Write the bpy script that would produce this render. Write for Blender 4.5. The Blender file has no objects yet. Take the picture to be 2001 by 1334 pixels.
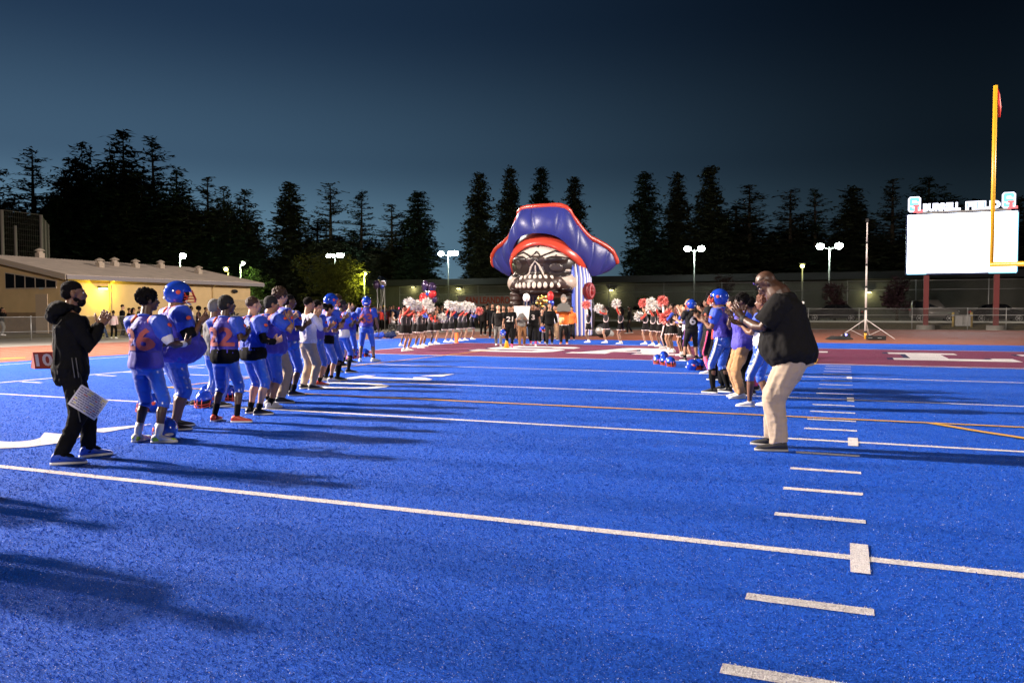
import bpy, bmesh, math, random
import numpy as np
from mathutils import Vector, Matrix, noise

rnd = random.Random(11)
C = bpy.context.scene.collection
sc = bpy.context.scene
PI = math.pi

# ------------------------------------------------------------------ camera
YAW, PITCH, ROLL = 0.3921, -0.0395, -0.0015
CAM = Vector((-0.1521, -5.2091, 1.4942))
_f = Vector((-math.sin(YAW) * math.cos(PITCH), math.cos(YAW) * math.cos(PITCH), math.sin(PITCH)))
_r0 = Vector((math.cos(YAW), math.sin(YAW), 0))
_u0 = _r0.cross(_f)
_r = math.cos(ROLL) * _r0 + math.sin(ROLL) * _u0
_u = -math.sin(ROLL) * _r0 + math.cos(ROLL) * _u0
cam_data = bpy.data.cameras.new('camera')
cam = bpy.data.objects.new('camera', cam_data)
C.objects.link(cam)
cam.matrix_world = Matrix(((_r.x, _u.x, -_f.x, CAM.x), (_r.y, _u.y, -_f.y, CAM.y), (_r.z, _u.z, -_f.z, CAM.z), (0, 0, 0, 1)))
cam_data.sensor_width = 36.0
cam_data.lens = 1574.286 / 2001 * 36
cam_data.clip_start = 0.1
cam_data.clip_end = 3000
sc.camera = cam


def ray(u, v):
    return _f + (u - 1000.5) / 1574.286 * _r - (v - 667.0) / 1574.286 * _u


def at(u, v, z=0.0):
    d = ray(u, v)
    t = (z - CAM.z) / d.z
    return Vector((CAM.x + d.x * t, CAM.y + d.y * t, z))


def onY(u, v, Y):
    d = ray(u, v)
    t = (Y - CAM.y) / d.y
    return Vector((CAM.x + d.x * t, Y, CAM.z + d.z * t))


def height_at(p, v):
    """height of a point above p that shows at picture row v"""
    lo, hi = 0.0, 60.0
    for _ in range(40):
        m = (lo + hi) / 2
        q = Vector((p[0], p[1], m)) - CAM
        vv = 667 - 1574.286 * q.dot(_u) / q.dot(_f)
        if vv > v: lo = m
        else: hi = m
    return lo


# ------------------------------------------------------------------ sky
world = bpy.data.worlds.new('World')
sc.world = world
world.use_nodes = True
wn, wl = world.node_tree.nodes, world.node_tree.links
for n in list(wn): wn.remove(n)
wout = wn.new('ShaderNodeOutputWorld')
bg = wn.new('ShaderNodeBackground')
tc = wn.new('ShaderNodeTexCoord')
sky = wn.new('ShaderNodeTexSky')
sky.sky_type = 'NISHITA'
sky.sun_disc = False
sky.sun_elevation = math.radians(1.0)
sky.sun_rotation = math.radians(-62)
# dusk: the dome darkens with height and away from where the sun went down
sep = wn.new('ShaderNodeSeparateXYZ')
ramp = wn.new('ShaderNodeValToRGB')
ramp.color_ramp.interpolation = 'EASE'
e = ramp.color_ramp.elements
e[0].position = 0.0; e[0].color = (0.076, 0.138, 0.180, 1)
e[1].position = 0.62; e[1].color = (0.0036, 0.0090, 0.0200, 1)
for ps, c in ((0.08, (0.052, 0.102, 0.146)), (0.18, (0.0200, 0.0425, 0.0710)), (0.34, (0.0062, 0.0162, 0.0355))):
    k = e.new(ps); k.color = (*c, 1)
dot = wn.new('ShaderNodeVectorMath'); dot.operation = 'DOT_PRODUCT'
dot.inputs[1].default_value = (-0.86, 0.50, 0.0)
mr = wn.new('ShaderNodeMapRange')
mr.inputs['From Min'].default_value = 0.35; mr.inputs['From Max'].default_value = 1.0
mr.inputs['To Min'].default_value = 0.0; mr.inputs['To Max'].default_value = 1.0
pw = wn.new('ShaderNodeMath'); pw.operation = 'POWER'; pw.inputs[1].default_value = 1.9
ma = wn.new('ShaderNodeMath'); ma.operation = 'MULTIPLY_ADD'; ma.inputs[1].default_value = 2.35; ma.inputs[2].default_value = 0.2
vm = wn.new('ShaderNodeVectorMath'); vm.operation = 'SCALE'
add = wn.new('ShaderNodeVectorMath'); add.operation = 'ADD'
vs = wn.new('ShaderNodeVectorMath'); vs.operation = 'SCALE'
vs.inputs['Scale'].default_value = 0.0006
wl.new(tc.outputs['Generated'], sep.inputs[0]); wl.new(sep.outputs['Z'], ramp.inputs[0])
wl.new(tc.outputs['Generated'], dot.inputs[0]); wl.new(dot.outputs['Value'], mr.inputs['Value'])
wl.new(ramp.outputs[0], vm.inputs[0]); wl.new(mr.outputs[0], pw.inputs[0]); wl.new(pw.outputs[0], ma.inputs[0]); wl.new(ma.outputs[0], vm.inputs['Scale'])
wl.new(sky.outputs[0], vs.inputs[0]); wl.new(vm.outputs[0], add.inputs[0]); wl.new(vs.outputs[0], add.inputs[1])
wl.new(add.outputs[0], bg.inputs['Color']); bg.inputs['Strength'].default_value = 1.0
wl.new(bg.outputs[0], wout.inputs['Surface'])

# ------------------------------------------------------------------ stadium floodlights


def flood(name, loc, target, watts, col, radius, angle, blend=0.5):
    l = bpy.data.lights.new(name, 'SPOT')
    l.energy = watts; l.color = col; l.shadow_soft_size = radius
    l.spot_size = math.radians(angle); l.spot_blend = blend
    o = bpy.data.objects.new(name, l)
    o.location = loc
    o.rotation_euler = (Vector(target) - Vector(loc)).to_track_quat('-Z', 'Y').to_euler()
    C.objects.link(o)
    return o


WARM = (1.0, 0.86, 0.75)
flood('floodlight_main', (-45, 0.5, 22.5), (-3, 20, 0), 265000, WARM, 0.80, 76, 0.85)
flood('floodlight_far_left', (-84, -3, 18.5), (-2, 10, 0), 350000, WARM, 0.7, 40)
flood('floodlight_behind', (12, -62, 26), (-6, 20, 0), 115000, WARM, 3.0, 62)
flood('floodlight_left_end', (-52, 62, 24), (-8, 24, 0), 52000, WARM, 1.2, 62)
flood('floodlight_right', (58, 10, 25), (0, 20, 0), 26000, (1, 0.88, 0.76), 1.6, 70)
flood('added_building_flood', (58, 30, 25), (-48, 38, 2), 360000, WARM, 1.2, 30, 0.6)  # unseen flood added to brighten the tan building

sc.view_settings.view_transform = 'Standard'
sc.view_settings.look = 'None'
sc.view_settings.exposure = 0.0
sc.view_settings.gamma = 1.0
sc.view_settings.use_curve_mapping = False
sc.cycles.max_bounces = 5
sc.cycles.diffuse_bounces = 2
sc.cycles.glossy_bounces = 2
sc.cycles.transparent_max_bounces = 12
sc.cycles.use_denoising = True
sc.cycles.sample_clamp_indirect = 4.0

# ------------------------------------------------------------------ materials
MATS = {}


def mat(name, rgb, rough=0.7, spec=0.35, metal=0.0, var=0.0, vscale=6.0, bump=0.0, bscale=60.0, sheen=0.0, coat=0.0, emit=None, estr=0.0, stretch=None, coord='Object'):
    if name in MATS: return MATS[name]
    m = bpy.data.materials.new(name); m.use_nodes = True
    N, L = m.node_tree.nodes, m.node_tree.links
    b = N['Principled BSDF']
    b.inputs['Base Color'].default_value = (*rgb, 1)
    b.inputs['Roughness'].default_value = rough
    b.inputs['Specular IOR Level'].default_value = spec
    b.inputs['Metallic'].default_value = metal
    b.inputs['Sheen Weight'].default_value = sheen
    b.inputs['Coat Weight'].default_value = coat
    b.inputs['Coat Roughness'].default_value = 0.08
    if emit:
        b.inputs['Emission Color'].default_value = (*emit, 1)
        b.inputs['Emission Strength'].default_value = estr
    if var or bump:
        t = N.new('ShaderNodeTexCoord')
        src = t.outputs[coord]
        if stretch:
            mp = N.new('ShaderNodeMapping'); mp.inputs['Scale'].default_value = stretch
            L.new(src, mp.inputs[0]); src = mp.outputs[0]
    if var:
        nz = N.new('ShaderNodeTexNoise'); nz.inputs['Scale'].default_value = vscale; nz.inputs['Detail'].default_value = 4
        L.new(src, nz.inputs['Vector'])
        r = N.new('ShaderNodeValToRGB')
        r.color_ramp.elements[0].position = 0.3; r.color_ramp.elements[1].position = 0.7
        r.color_ramp.elements[0].color = (*[max(0, c * (1 - var)) for c in rgb], 1)
        r.color_ramp.elements[1].color = (*[min(1, c * (1 + var)) for c in rgb], 1)
        L.new(nz.outputs['Fac'], r.inputs[0]); L.new(r.outputs[0], b.inputs['Base Color'])
    if bump:
        nb = N.new('ShaderNodeTexNoise'); nb.inputs['Scale'].default_value = bscale; nb.inputs['Detail'].default_value = 3
        L.new(src, nb.inputs['Vector'])
        bp = N.new('ShaderNodeBump'); bp.inputs['Strength'].default_value = bump; bp.inputs['Distance'].default_value = 0.02
        L.new(nb.outputs['Fac'], bp.inputs['Height']); L.new(bp.outputs[0], b.inputs['Normal'])
    MATS[name] = m
    return m


def turf_mat(name, rgb, speck=(0.55, 0.58, 0.7), wear=0.0, dens=0.72):
    m = bpy.data.materials.new(name); m.use_nodes = True
    N, L = m.node_tree.nodes, m.node_tree.links
    b = N['Principled BSDF']; b.inputs['Roughness'].default_value = 0.85; b.inputs['Specular IOR Level'].default_value = 0.25
    g = N.new('ShaderNodeNewGeometry')

    def nz(scale, detail=3, rough=0.5):
        n = N.new('ShaderNodeTexNoise'); n.inputs['Scale'].default_value = scale; n.inputs['Detail'].default_value = detail
        n.inputs['Roughness'].default_value = rough
        L.new(g.outputs['Position'], n.inputs['Vector']); return n.outputs['Fac']

    def rng(src, a, b_, c, d):
        r = N.new('ShaderNodeMapRange')
        for i, x in zip(('From Min', 'From Max', 'To Min', 'To Max'), (a, b_, c, d)): r.inputs[i].default_value = x
        L.new(src, r.inputs['Value']); return r.outputs[0]

    def mix(fac, a, b_, typ='MIX'):
        x = N.new('ShaderNodeMix'); x.data_type = 'RGBA'; x.blend_type = typ
        if isinstance(fac, float): x.inputs['Factor'].default_value = fac
        else: L.new(fac, x.inputs['Factor'])
        for k, s in (('A', a), ('B', b_)):
            if isinstance(s, tuple): x.inputs[6 if k == 'A' else 7].default_value = (*s, 1)
            else: L.new(s, x.inputs[6 if k == 'A' else 7])
        return x.outputs[2]
    dark = tuple(c * 0.58 for c in rgb); light = tuple(min(1, c * 1.32) for c in rgb)
    c = mix(rng(nz(95, 3, 0.7), 0.36, 0.64, 0, 1), dark, light)
    c = mix(rng(nz(9, 4), 0.35, 0.7, 0, 0.45), c, tuple(c_ * 0.72 for c_ in rgb))
    c = mix(rng(nz(0.7, 3), 0.35, 0.7, 0.0, 0.30), c, tuple(min(1, c_ * 1.12 + 0.006) for c_ in rgb))
    # pale specks painted in for the glints of silica grains and fibre tips
    vo = N.new('ShaderNodeTexVoronoi'); vo.inputs['Scale'].default_value = 165
    L.new(g.outputs['Position'], vo.inputs['Vector'])
    sp = N.new('ShaderNodeSeparateXYZ'); L.new(vo.outputs['Color'], sp.inputs[0])
    big = rng(nz(2.2, 3), 0.40, 0.62, 0.975, dens + 0.215)
    ms = N.new('ShaderNodeMath'); ms.operation = 'GREATER_THAN'; L.new(sp.outputs['X'], ms.inputs[0]); L.new(big, ms.inputs[1])
    md = N.new('ShaderNodeMath'); md.operation = 'LESS_THAN'; L.new(vo.outputs['Distance'], md.inputs[0]); md.inputs[1].default_value = 0.42
    mm = N.new('ShaderNodeMath'); mm.operation = 'MULTIPLY'; L.new(ms.outputs[0], mm.inputs[0]); L.new(md.outputs[0], mm.inputs[1])
    m2 = N.new('ShaderNodeMath'); m2.operation = 'MULTIPLY'; L.new(mm.outputs[0], m2.inputs[0]); m2.inputs[1].default_value = 0.75
    c = mix(m2.outputs[0], c, speck)
    if wear: c = mix(rng(nz(45, 4, 0.75), 0.54, 0.66, 0, wear), c, (0.03, 0.07, 0.3))
    L.new(c, b.inputs['Base Color'])
    bp = N.new('ShaderNodeBump'); bp.inputs['Strength'].default_value = 0.9; bp.inputs['Distance'].default_value = 0.02
    L.new(nz(120, 2, 0.8), bp.inputs['Height']); L.new(bp.outputs[0], b.inputs['Normal'])
    MATS[name] = m
    return m


# ------------------------------------------------------------------ object helpers
def tag(o, label=None, cat=None, group=None, kind=None):
    if label: o['label'] = label
    if cat: o['category'] = cat
    if group: o['group'] = group
    if kind: o['kind'] = kind
    return o


def empty(name, loc=(0, 0, 0), rz=0.0, label=None, cat=None, group=None):
    o = bpy.data.objects.new(name, None)
    o.location = loc; o.rotation_euler = (0, 0, rz); o.empty_display_size = 0.2
    C.objects.link(o)
    return tag(o, label, cat, group)


def link_mesh(name, me, m=None, parent=None):
    o = bpy.data.objects.new(name, me)
    C.objects.link(o)
    if m is not None and not me.materials: me.materials.append(m)
    if parent is not None: o.parent = parent
    return o


def copy_tree(o, parent=None):
    c = o.copy(); C.objects.link(c)
    if parent is not None: c.parent = parent
    for ch in o.children: copy_tree(ch, c)
    return c


def V3(x): return np.array(x, float)


def nrm(v):
    v = V3(v); n = np.linalg.norm(v)
    return v / n if n > 1e-9 else V3((0, 0, 1))


class G:
    """collects closed shapes; build() links them as one mesh object"""

    def __init__(s): s.v = []; s.f = []

    def add(s, vs, fs):
        b = len(s.v); s.v += [tuple(float(c) for c in x) for x in vs]
        s.f += [tuple(b + i for i in f) for f in fs]
        return s

    def loft(s, secs, n=12, cap=True, close=False, power=1.0):
        vs = []; fs = []
        for c, ax, ay in secs:
            c, ax, ay = V3(c), V3(ax), V3(ay)
            for k in range(n):
                a = 2 * PI * k / n; ca, sa = math.cos(a), math.sin(a)
                if power != 1.0:
                    ca = math.copysign(abs(ca) ** power, ca); sa = math.copysign(abs(sa) ** power, sa)
                vs.append(c + ax * ca + ay * sa)
        m = len(secs)
        for i in range(m if close else m - 1):
            j = (i + 1) % m
            for k in range(n):
                fs.append((i * n + k, i * n + (k + 1) % n, j * n + (k + 1) % n, j * n + k))
        if cap and not close:
            vs.append(V3(secs[0][0])); vs.append(V3(secs[-1][0])); a, b = m * n, m * n + 1
            for k in range(n):
                fs.append((a, (k + 1) % n, k)); fs.append((b, (m - 1) * n + k, (m - 1) * n + (k + 1) % n))
        return s.add(vs, fs)

    def limb(s, pts, rads, n=10, hint=(0, 1, 0), flat=1.0, round_ends=True):
        pts = [V3(p) for p in pts]; m = len(pts); rads = list(rads)
        tang = []
        for i in range(m):
            a = pts[max(0, i - 1)]; b = pts[min(m - 1, i + 1)]; tang.append(nrm(b - a))
        P, R_, T = [], [], []
        if round_ends:
            for k in (0.97, 0.7): P.append(pts[0] - tang[0] * rads[0] * k); R_.append(rads[0] * math.sqrt(1 - k * k)); T.append(tang[0])
        for i in range(m): P.append(pts[i]); R_.append(rads[i]); T.append(tang[i])
        if round_ends:
            for k in (0.7, 0.97): P.append(pts[-1] + tang[-1] * rads[-1] * k); R_.append(rads[-1] * math.sqrt(1 - k * k)); T.append(tang[-1])
        secs = []; h = V3(hint)
        for p, r, t in zip(P, R_, T):
            a = h - t * np.dot(h, t)
            if np.linalg.norm(a) < 1e-3: a = np.cross(t, (1, 0, 0.01))
            a = nrm(a); b = np.cross(t, a); h = a
            secs.append((p, a * r * flat, b * r))
        return s.loft(secs, n)

    def ell(s, c, r, M=None, n=14, m=9):
        c = V3(c); M = np.eye(3) if M is None else np.array(M)
        secs = []
        for i in range(1, m):
            a = -PI / 2 + PI * i / m
            z = math.sin(a) * r[2]; q = math.cos(a)
            secs.append((c + M @ V3((0, 0, z)), M @ V3((r[0] * q, 0, 0)), M @ V3((0, r[1] * q, 0))))
        b = len(s.v); s.loft(secs, n)
        s.v[-2] = tuple(c + M @ V3((0, 0, -r[2]))); s.v[-1] = tuple(c + M @ V3((0, 0, r[2])))
        return s

    def box(s, lo, hi, M=None, o=(0, 0, 0)):
        vs = [V3((x, y, z)) for x in (lo[0], hi[0]) for y in (lo[1], hi[1]) for z in (lo[2], hi[2])]
        if M is not None: vs = [np.array(M) @ v for v in vs]
        vs = [v + V3(o) for v in vs]
        return s.add(vs, [(0, 1, 3, 2), (4, 6, 7, 5), (0, 4, 5, 1), (2, 3, 7, 6), (0, 2, 6, 4), (1, 5, 7, 3)])

    def cyl(s, a, b, r, n=8, r2=None):
        a, b = V3(a), V3(b); t = nrm(b - a); h = V3((0, 0, 1)) if abs(t[2]) < 0.9 else V3((1, 0, 0))
        x = nrm(np.cross(t, h)); y = np.cross(t, x); r2 = r if r2 is None else r2
        return s.loft([(a, x * r, y * r), (b, x * r2, y * r2)], n)

    def me(s, name, smooth=True):
        me = bpy.data.meshes.new(name)
        me.from_pydata(s.v, [], s.f)
        if smooth: me.polygons.foreach_set('use_smooth', [True] * len(me.polygons))
        me.update(); return me

    def build(s, name, m, parent=None, smooth=True):
        return link_mesh(name, s.me(name, smooth), m, parent)


BAKE = []


def soft(g, name, m, parent, vox, smooth=3, post=None):
    """one continuous surface grown over overlapping volumes"""
    o = g.build(name, m, parent)
    r = o.modifiers.new('r', 'REMESH'); r.mode = 'VOXEL'; r.voxel_size = vox; r.use_smooth_shade = True
    if smooth:
        q = o.modifiers.new('s', 'SMOOTH'); q.factor = 0.5; q.iterations = smooth
    BAKE.append((o, post))
    return o


def bake_all():
    dg = bpy.context.evaluated_depsgraph_get()
    out = []
    for o, post in BAKE:
        me = bpy.data.meshes.new_from_object(o.evaluated_get(dg))
        out.append(me)
    for (o, post), me in zip(BAKE, out):
        m = o.data.materials[0] if o.data.materials else None
        o.modifiers.clear(); nm = o.data.name; old = o.data; o.data = me; me.name = nm
        bpy.data.meshes.remove(old)
        if not me.materials and m: me.materials.append(m)
        if post: post(me)
        me.polygons.foreach_set('use_smooth', [True] * len(me.polygons)); me.update()
    BAKE.clear()


def displace(amp, scale, stretch=(1, 1, 1), ridged=False, seed=0.0, zfn=None):
    def f(me):
        n = len(me.vertices); co = np.empty(n * 3); me.vertices.foreach_get('co', co); co = co.reshape(-1, 3)
        no = np.array([v.normal[:] for v in me.vertices])
        for i in range(n):
            p = co[i]
            q = Vector((p[0] * scale * stretch[0] + seed, p[1] * scale * stretch[1], p[2] * scale * stretch[2]))
            k = noise.noise(q) + 0.5 * noise.noise(q * 2.1)
            if ridged: k = (0.35 - abs(k)) * 1.6
            a = amp if zfn is None else amp * zfn(p)
            co[i] = p + no[i] * k * a
        me.vertices.foreach_set('co', co.ravel())
    return f


def append_raw(g2):
    """post step: join extra un-remeshed geometry (fingers) into the same mesh"""
    def f(me):
        bm = bmesh.new(); bm.from_mesh(me)
        vs = [bm.verts.new(v) for v in g2.v]
        for fc in g2.f:
            try: bm.faces.new([vs[i] for i in fc])
            except ValueError: pass
        bm.to_mesh(me); bm.free()
    return f


def chain(*fs):
    def f(me):
        for x in fs:
            if x: x(me)
    return f


def text_mesh(body, size=1.0, bold=0.0, extrude=0.0, align='CENTER'):
    cu = bpy.data.curves.new('txt', 'FONT'); cu.body = body; cu.size = size; cu.offset = bold
    cu.extrude = extrude; cu.align_x = align; cu.align_y = 'CENTER'; cu.resolution_u = 3
    o = bpy.data.objects.new('txt', cu); C.objects.link(o)
    dg = bpy.context.evaluated_depsgraph_get()
    me = bpy.data.meshes.new_from_object(o.evaluated_get(dg))
    bpy.data.objects.remove(o); bpy.data.curves.remove(cu)
    return me

# ================================================================== SETTING
BLUE = (0.004, 0.100, 0.66)
M_TURF = turf_mat('turf_blue', BLUE)
M_EZ = turf_mat('turf_maroon', (0.20, 0.040, 0.105), speck=(0.5, 0.3, 0.35))
M_LINE = turf_mat('turf_white', (0.86, 0.79, 0.84), speck=(0.95, 0.95, 0.95), wear=0.40)
M_ORANGE = turf_mat('turf_orange', (0.72, 0.40, 0.06), speck=(0.8, 0.6, 0.3), wear=0.4)
M_NAVY = turf_mat('turf_navy', (0.02, 0.02, 0.09))
M_TRACK = mat('track_rubber', (0.255, 0.082, 0.046), rough=0.75, spec=0.3, var=0.16, vscale=2.5, bump=0.25, bscale=180)
M_TRACKD = mat('track_rubber_far', (0.235, 0.075, 0.062), rough=0.6, spec=0.4, var=0.15, vscale=1.2, bump=0.2, bscale=160)
M_CONC = mat('concrete', (0.30, 0.28, 0.25), var=0.15, vscale=3, bump=0.2)
M_ASPH = mat('asphalt', (0.055, 0.055, 0.055), rough=0.9, var=0.25, vscale=4, bump=0.3)
M_DIRT = mat('dry_grass', (0.13, 0.105, 0.055), rough=1, var=0.4, vscale=9, bump=0.5)
M_LANE = mat('lane_paint', (0.52, 0.40, 0.34), rough=0.8)
M_GALV = mat('galvanised_steel', (0.36, 0.36, 0.35), rough=0.45, spec=0.5, metal=0.5)
M_WIRE = mat('fence_wire', (0.16, 0.16, 0.155), rough=0.5, metal=0.3)
M_BLACK = mat('black_rubber', (0.012, 0.012, 0.013), rough=0.7)
M_WHITE = mat('white_paint', (0.78, 0.77, 0.75), rough=0.5)


def sheet(name, pts, z, m, parent=None, kind=None):
    me = bpy.data.meshes.new(name)
    me.from_pydata([(x, y, z) for x, y in pts], [], [tuple(range(len(pts)))])
    me.update()
    if me.polygons[0].normal.z < 0: me.flip_normals()
    o = link_mesh(name, me, m, parent)
    if kind: o['kind'] = kind
    return o


def rect(x0, y0, x1, y1): return [(x0, y0), (x1, y0), (x1, y1), (x0, y1)]


# ground: one sheet to the horizon, with a low grass bank up to the car park
def gz(x, y):
    r = math.hypot(x - 8, max(0, y - 14))
    t = min(1, max(0, (y - 61.6) / 2.2)); t = t * t * (3 - 2 * t)
    return -0.03 + 0.46 * t
g = G()
ys = [-900, -120, -30, 20, 50, 61.6, 62.0, 62.4, 62.8, 63.2, 63.8, 70, 120, 300, 1200]
xs = [-900, -150, -60, -20, 0, 20, 60, 150, 900]
g.add([(x, y, gz(x, y)) for y in ys for x in xs], [(j * 9 + i, j * 9 + i + 1, (j + 1) * 9 + i + 1, (j + 1) * 9 + i) for j in range(len(ys) - 1) for i in range(8)])
ground = g.build('ground', M_DIRT, smooth=False); ground['kind'] = 'structure'
lot = sheet('parking_lot', rect(-60, 65.2, 120, 84), 0.436, M_ASPH, kind='structure')
kerb = G().box((-30, 64.95, 0.40), (100, 65.15, 0.56)).build('kerb', mat('kerb_concrete', (0.42, 0.43, 0.38), rough=0.8), smooth=False); kerb['kind'] = 'structure'

# running track: an oval that bends behind the end zone
CX, CY = 8.13, 20.0
RI, RO = 31.2, 40.0


def oval(r, n=40, y0=-120.0):
    p = [(CX - r, y0)]
    for k in range(n + 1):
        a = PI - PI * k / n
        p.append((CX + r * math.cos(a), CY + r * math.sin(a)))
    p.append((CX + r, y0)); return p


def band(name, r0, r1, z, m, parent=None, kind=None, y0=-120.0):
    a, b = oval(r0, y0=y0), oval(r1, y0=y0); n = len(a)
    g = G().add([(x, y, z) for x, y in a + b], [(i, i + 1, n + i + 1, n + i) for i in range(n - 1)])
    me = g.me(name, False)
    if me.polygons[0].normal.z < 0: me.flip_normals()
    o = link_mesh(name, me, m, parent)
    if kind: o['kind'] = kind
    return o


walk = band('concrete_walk', 40.2, 49.5, -0.020, M_CONC, kind='structure')
apron = sheet('end_apron', oval(RI - 0.02), -0.014, M_TRACK, kind='structure')
track = band('running_track', RI, RO, -0.010, M_TRACK, kind='structure')
for k in range(9):
    band('lane_line', RI + 0.15 + k * 1.07, RI + 0.20 + k * 1.07, -0.005, M_LANE, track)
sheet('lane_arrow', [(-24.6, 9.2), (-25.1, 10.4), (-24.3, 12.6), (-24.1, 12.4)], -0.004, mat('yellow_paint', (0.6, 0.36, 0.05)), track)
sheet('lane_arrow', [(-25.7, 8.0), (-26.1, 9.4), (-25.4, 11.4), (-25.2, 11.2)], -0.004, MATS['yellow_paint'], track)

turf = sheet('turf_field', [(-22.55, -60), (38.8, -60), (38.8, 33.0), (-18.5, 33.0), (-22.55, 31.0)], 0.0, M_TURF, kind='structure')
YD = 0.9144
SX0, SX1 = -16.26, 32.51
G0, G1 = 20 * YD, 30 * YD
sheet('end_zone', rect(SX0 + 0.05, G0 + 0.05, SX1, G1), 0.002, M_EZ, turf)
Z1, Z2, Z3 = 0.004, 0.008, 0.004


def hline(name, x0, x1, y, w=0.10, m=None, z=Z1): return sheet(name, rect(x0, y - w / 2, x1, y + w / 2), z, m or M_LINE, turf)


def vline(name, x, y0, y1, w=0.10, m=None, z=Z1): return sheet(name, rect(x - w / 2, y0, x + w / 2, y1), z, m or M_LINE, turf)


for k in range(-4, 4): hline('yard_line', SX0, SX1, k * 5 * YD)
hline('goal_line', SX0, SX1, G0, 0.12); hline('end_line', SX0, SX1, G1, 0.10, z=0.006)
vline('side_line', SX0, -40, G1, 0.10, z=0.006)
vline('boundary_line', -21.5, -40, 30.5, 0.08)
for k in range(-20, 20):
    y = k * YD
    if k % 5:
        sheet('hash_mark', rect(-0.61, y - 0.05, 0, y + 0.05), Z3, M_LINE, turf)
        sheet('hash_mark', rect(16.26, y - 0.05, 16.87, y + 0.05), Z3, M_LINE, turf)
        sheet('side_tick', rect(SX0 + 0.2, y - 0.05, SX0 + 0.8, y + 0.05), Z3, M_LINE, turf)
    else:
        sheet('hash_block', rect(-0.105, y - 0.305, 0, y + 0.305), Z2, M_LINE, turf)
        sheet('hash_block', rect(16.26, y - 0.305, 16.37, y + 0.305), Z2, M_LINE, turf)
# soccer markings in orange
ZO = 0.012
hline('penalty_line', -12.25, 28.5, 6.55, 0.10, M_ORANGE, ZO)
vline('penalty_side_line', -12.2, 6.602, 22.6, 0.09, M_ORANGE, ZO)
hline('soccer_goal_line', -1.0, 18, 17.88, 0.06, M_ORANGE, ZO)
vline('goal_box_line', -0.95, 17.95, 20.5, 0.16, M_ORANGE, ZO)
arc = []
for k in range(17):
    a = math.radians(143.5 + k * (253 / 16 + 0) * 0.2875)
    arc.append((8.1 + 9.1 * math.cos(a), 0))
g = G(); n = 24; R_ = 9.15; cyy = 12.1
a0 = PI + math.asin((cyy - 6.5) / R_); a1 = 2 * PI - math.asin((cyy - 6.5) / R_)
for k in range(n + 1):
    a = a0 + (a1 - a0) * k / n
    for r in (R_ - 0.06, R_ + 0.06): g.v.append((8.13 + r * math.cos(a), cyy + r * math.sin(a), ZO + 0.004))
g.f = [(2 * i, 2 * i + 1, 2 * i + 3, 2 * i + 2) for i in range(n)]
me = g.me('penalty_arc', False)
if me.polygons[0].normal.z < 0: me.flip_normals()
link_mesh('penalty_arc', me, M_ORANGE, turf)

LET = {
    'L': [[(0, 0), (1, 0), (1, .36), (.82, .36), (.82, .24), (.47, .24), (.47, .78), (.62, .78), (.62, 1), (0, 1), (0, .78), (.15, .78), (.15, .22), (0, .22)]],
    'S': [[(0, .12), (.12, 0), (.88, 0), (1, .14), (1, .45), (.88, .58), (.3, .58), (.3, .78), (.72, .78), (.72, .68), (1, .68), (1, .88), (.88, 1), (.12, 1), (0, .86), (0, .5), (.12, .38), (.72, .38), (.72, .2), (.28, .2), (.28, .32), (0, .32)]],
    'N': [[(0, 0), (.36, 0), (.36, .2), (.27, .2), (.27, .62), (.68, 0), (.88, 0), (.88, .8), (1, .8), (1, 1), (.6, 1), (.6, .8), (.7, .8), (.7, .38), (.32, 1), (0, 1), (0, .8), (.1, .8), (.1, .2), (0, .2)]],
    'E': [[(0, 0), (1, 0), (1, .34), (.8, .34), (.8, .22), (.42, .22), (.42, .4), (.6, .4), (.6, .6), (.42, .6), (.42, .78), (.8, .78), (.8, .66), (1, .66), (1, 1), (0, 1), (0, .78), (.14, .78), (.14, .22), (0, .22)]],
    'A': [[(0, 0), (.38, 0), (.38, .18), (.33, .18), (.37, .3), (.5, .3), (.5, .46), (.42, .46), (.5, .76), (.5, 1), (.3, 1), (.08, .18), (0, .18)],
          [(1, 0), (1, .18), (.92, .18), (.7, 1), (.5, 1), (.5, .76), (.58, .46), (.5, .46), (.5, .3), (.63, .3), (.67, .18), (.62, .18), (.62, 0)]],
}
for ch, x0, w in (('S', -12.9, 3.25), ('A', -9.0, 3.7), ('N', -4.35, 3.65), ('L', 1.2, 3.25), ('E', 5.0, 3.25), ('A', 8.8, 3.6), ('N', 13.0, 3.6)):
    y0, h = 20.95, 4.3
    for poly in LET[ch]:
        sheet('letter_shadow', [(x0 - 0.17 + px * w, y0 + 0.12 + py * h) for px, py in poly], Z1 + 0.0005, M_NAVY, turf)
    for poly in LET[ch]:
        sheet('painted_letter', [(x0 + px * w, y0 + py * h) for px, py in poly], Z2, M_LINE, turf)
# yard numbers, read from the left side line
sheet('yard_number', [(-10.24 + b * 1.95, 9.95 + .48 - a * .96) for a, b in ((0, 0), (1, 0), (1, .15), (.66, .15), (.66, 1), (.42, 1), (.05, .80), (.05, .66), (.38, .74), (.38, .15), (0, .15))], 0.008, M_LINE, turf)
for ch, yc, wd in (('0', 8.15, 1.25), ('2', 1.05, 1.25), ('0', -1.1, 1.25)):
    me = text_mesh(ch, 1.0, 0.045 if ch == '2' else 0.0)
    xs_ = [v.co.x for v in me.vertices]; ys_ = [v.co.y for v in me.vertices]
    cx_, cy_ = (min(xs_) + max(xs_)) / 2, (min(ys_) + max(ys_)) / 2
    kx, ky = wd / (max(xs_) - min(xs_)), 1.95 / (max(ys_) - min(ys_))
    for v in me.vertices:
        v.co = (-9.27 + (v.co.y - cy_) * ky, yc - (v.co.x - cx_) * kx, 0.008)
    me.update()
    if me.polygons[0].normal.z < 0: me.flip_normals()
    link_mesh('yard_number', me, M_LINE, turf)
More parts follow.
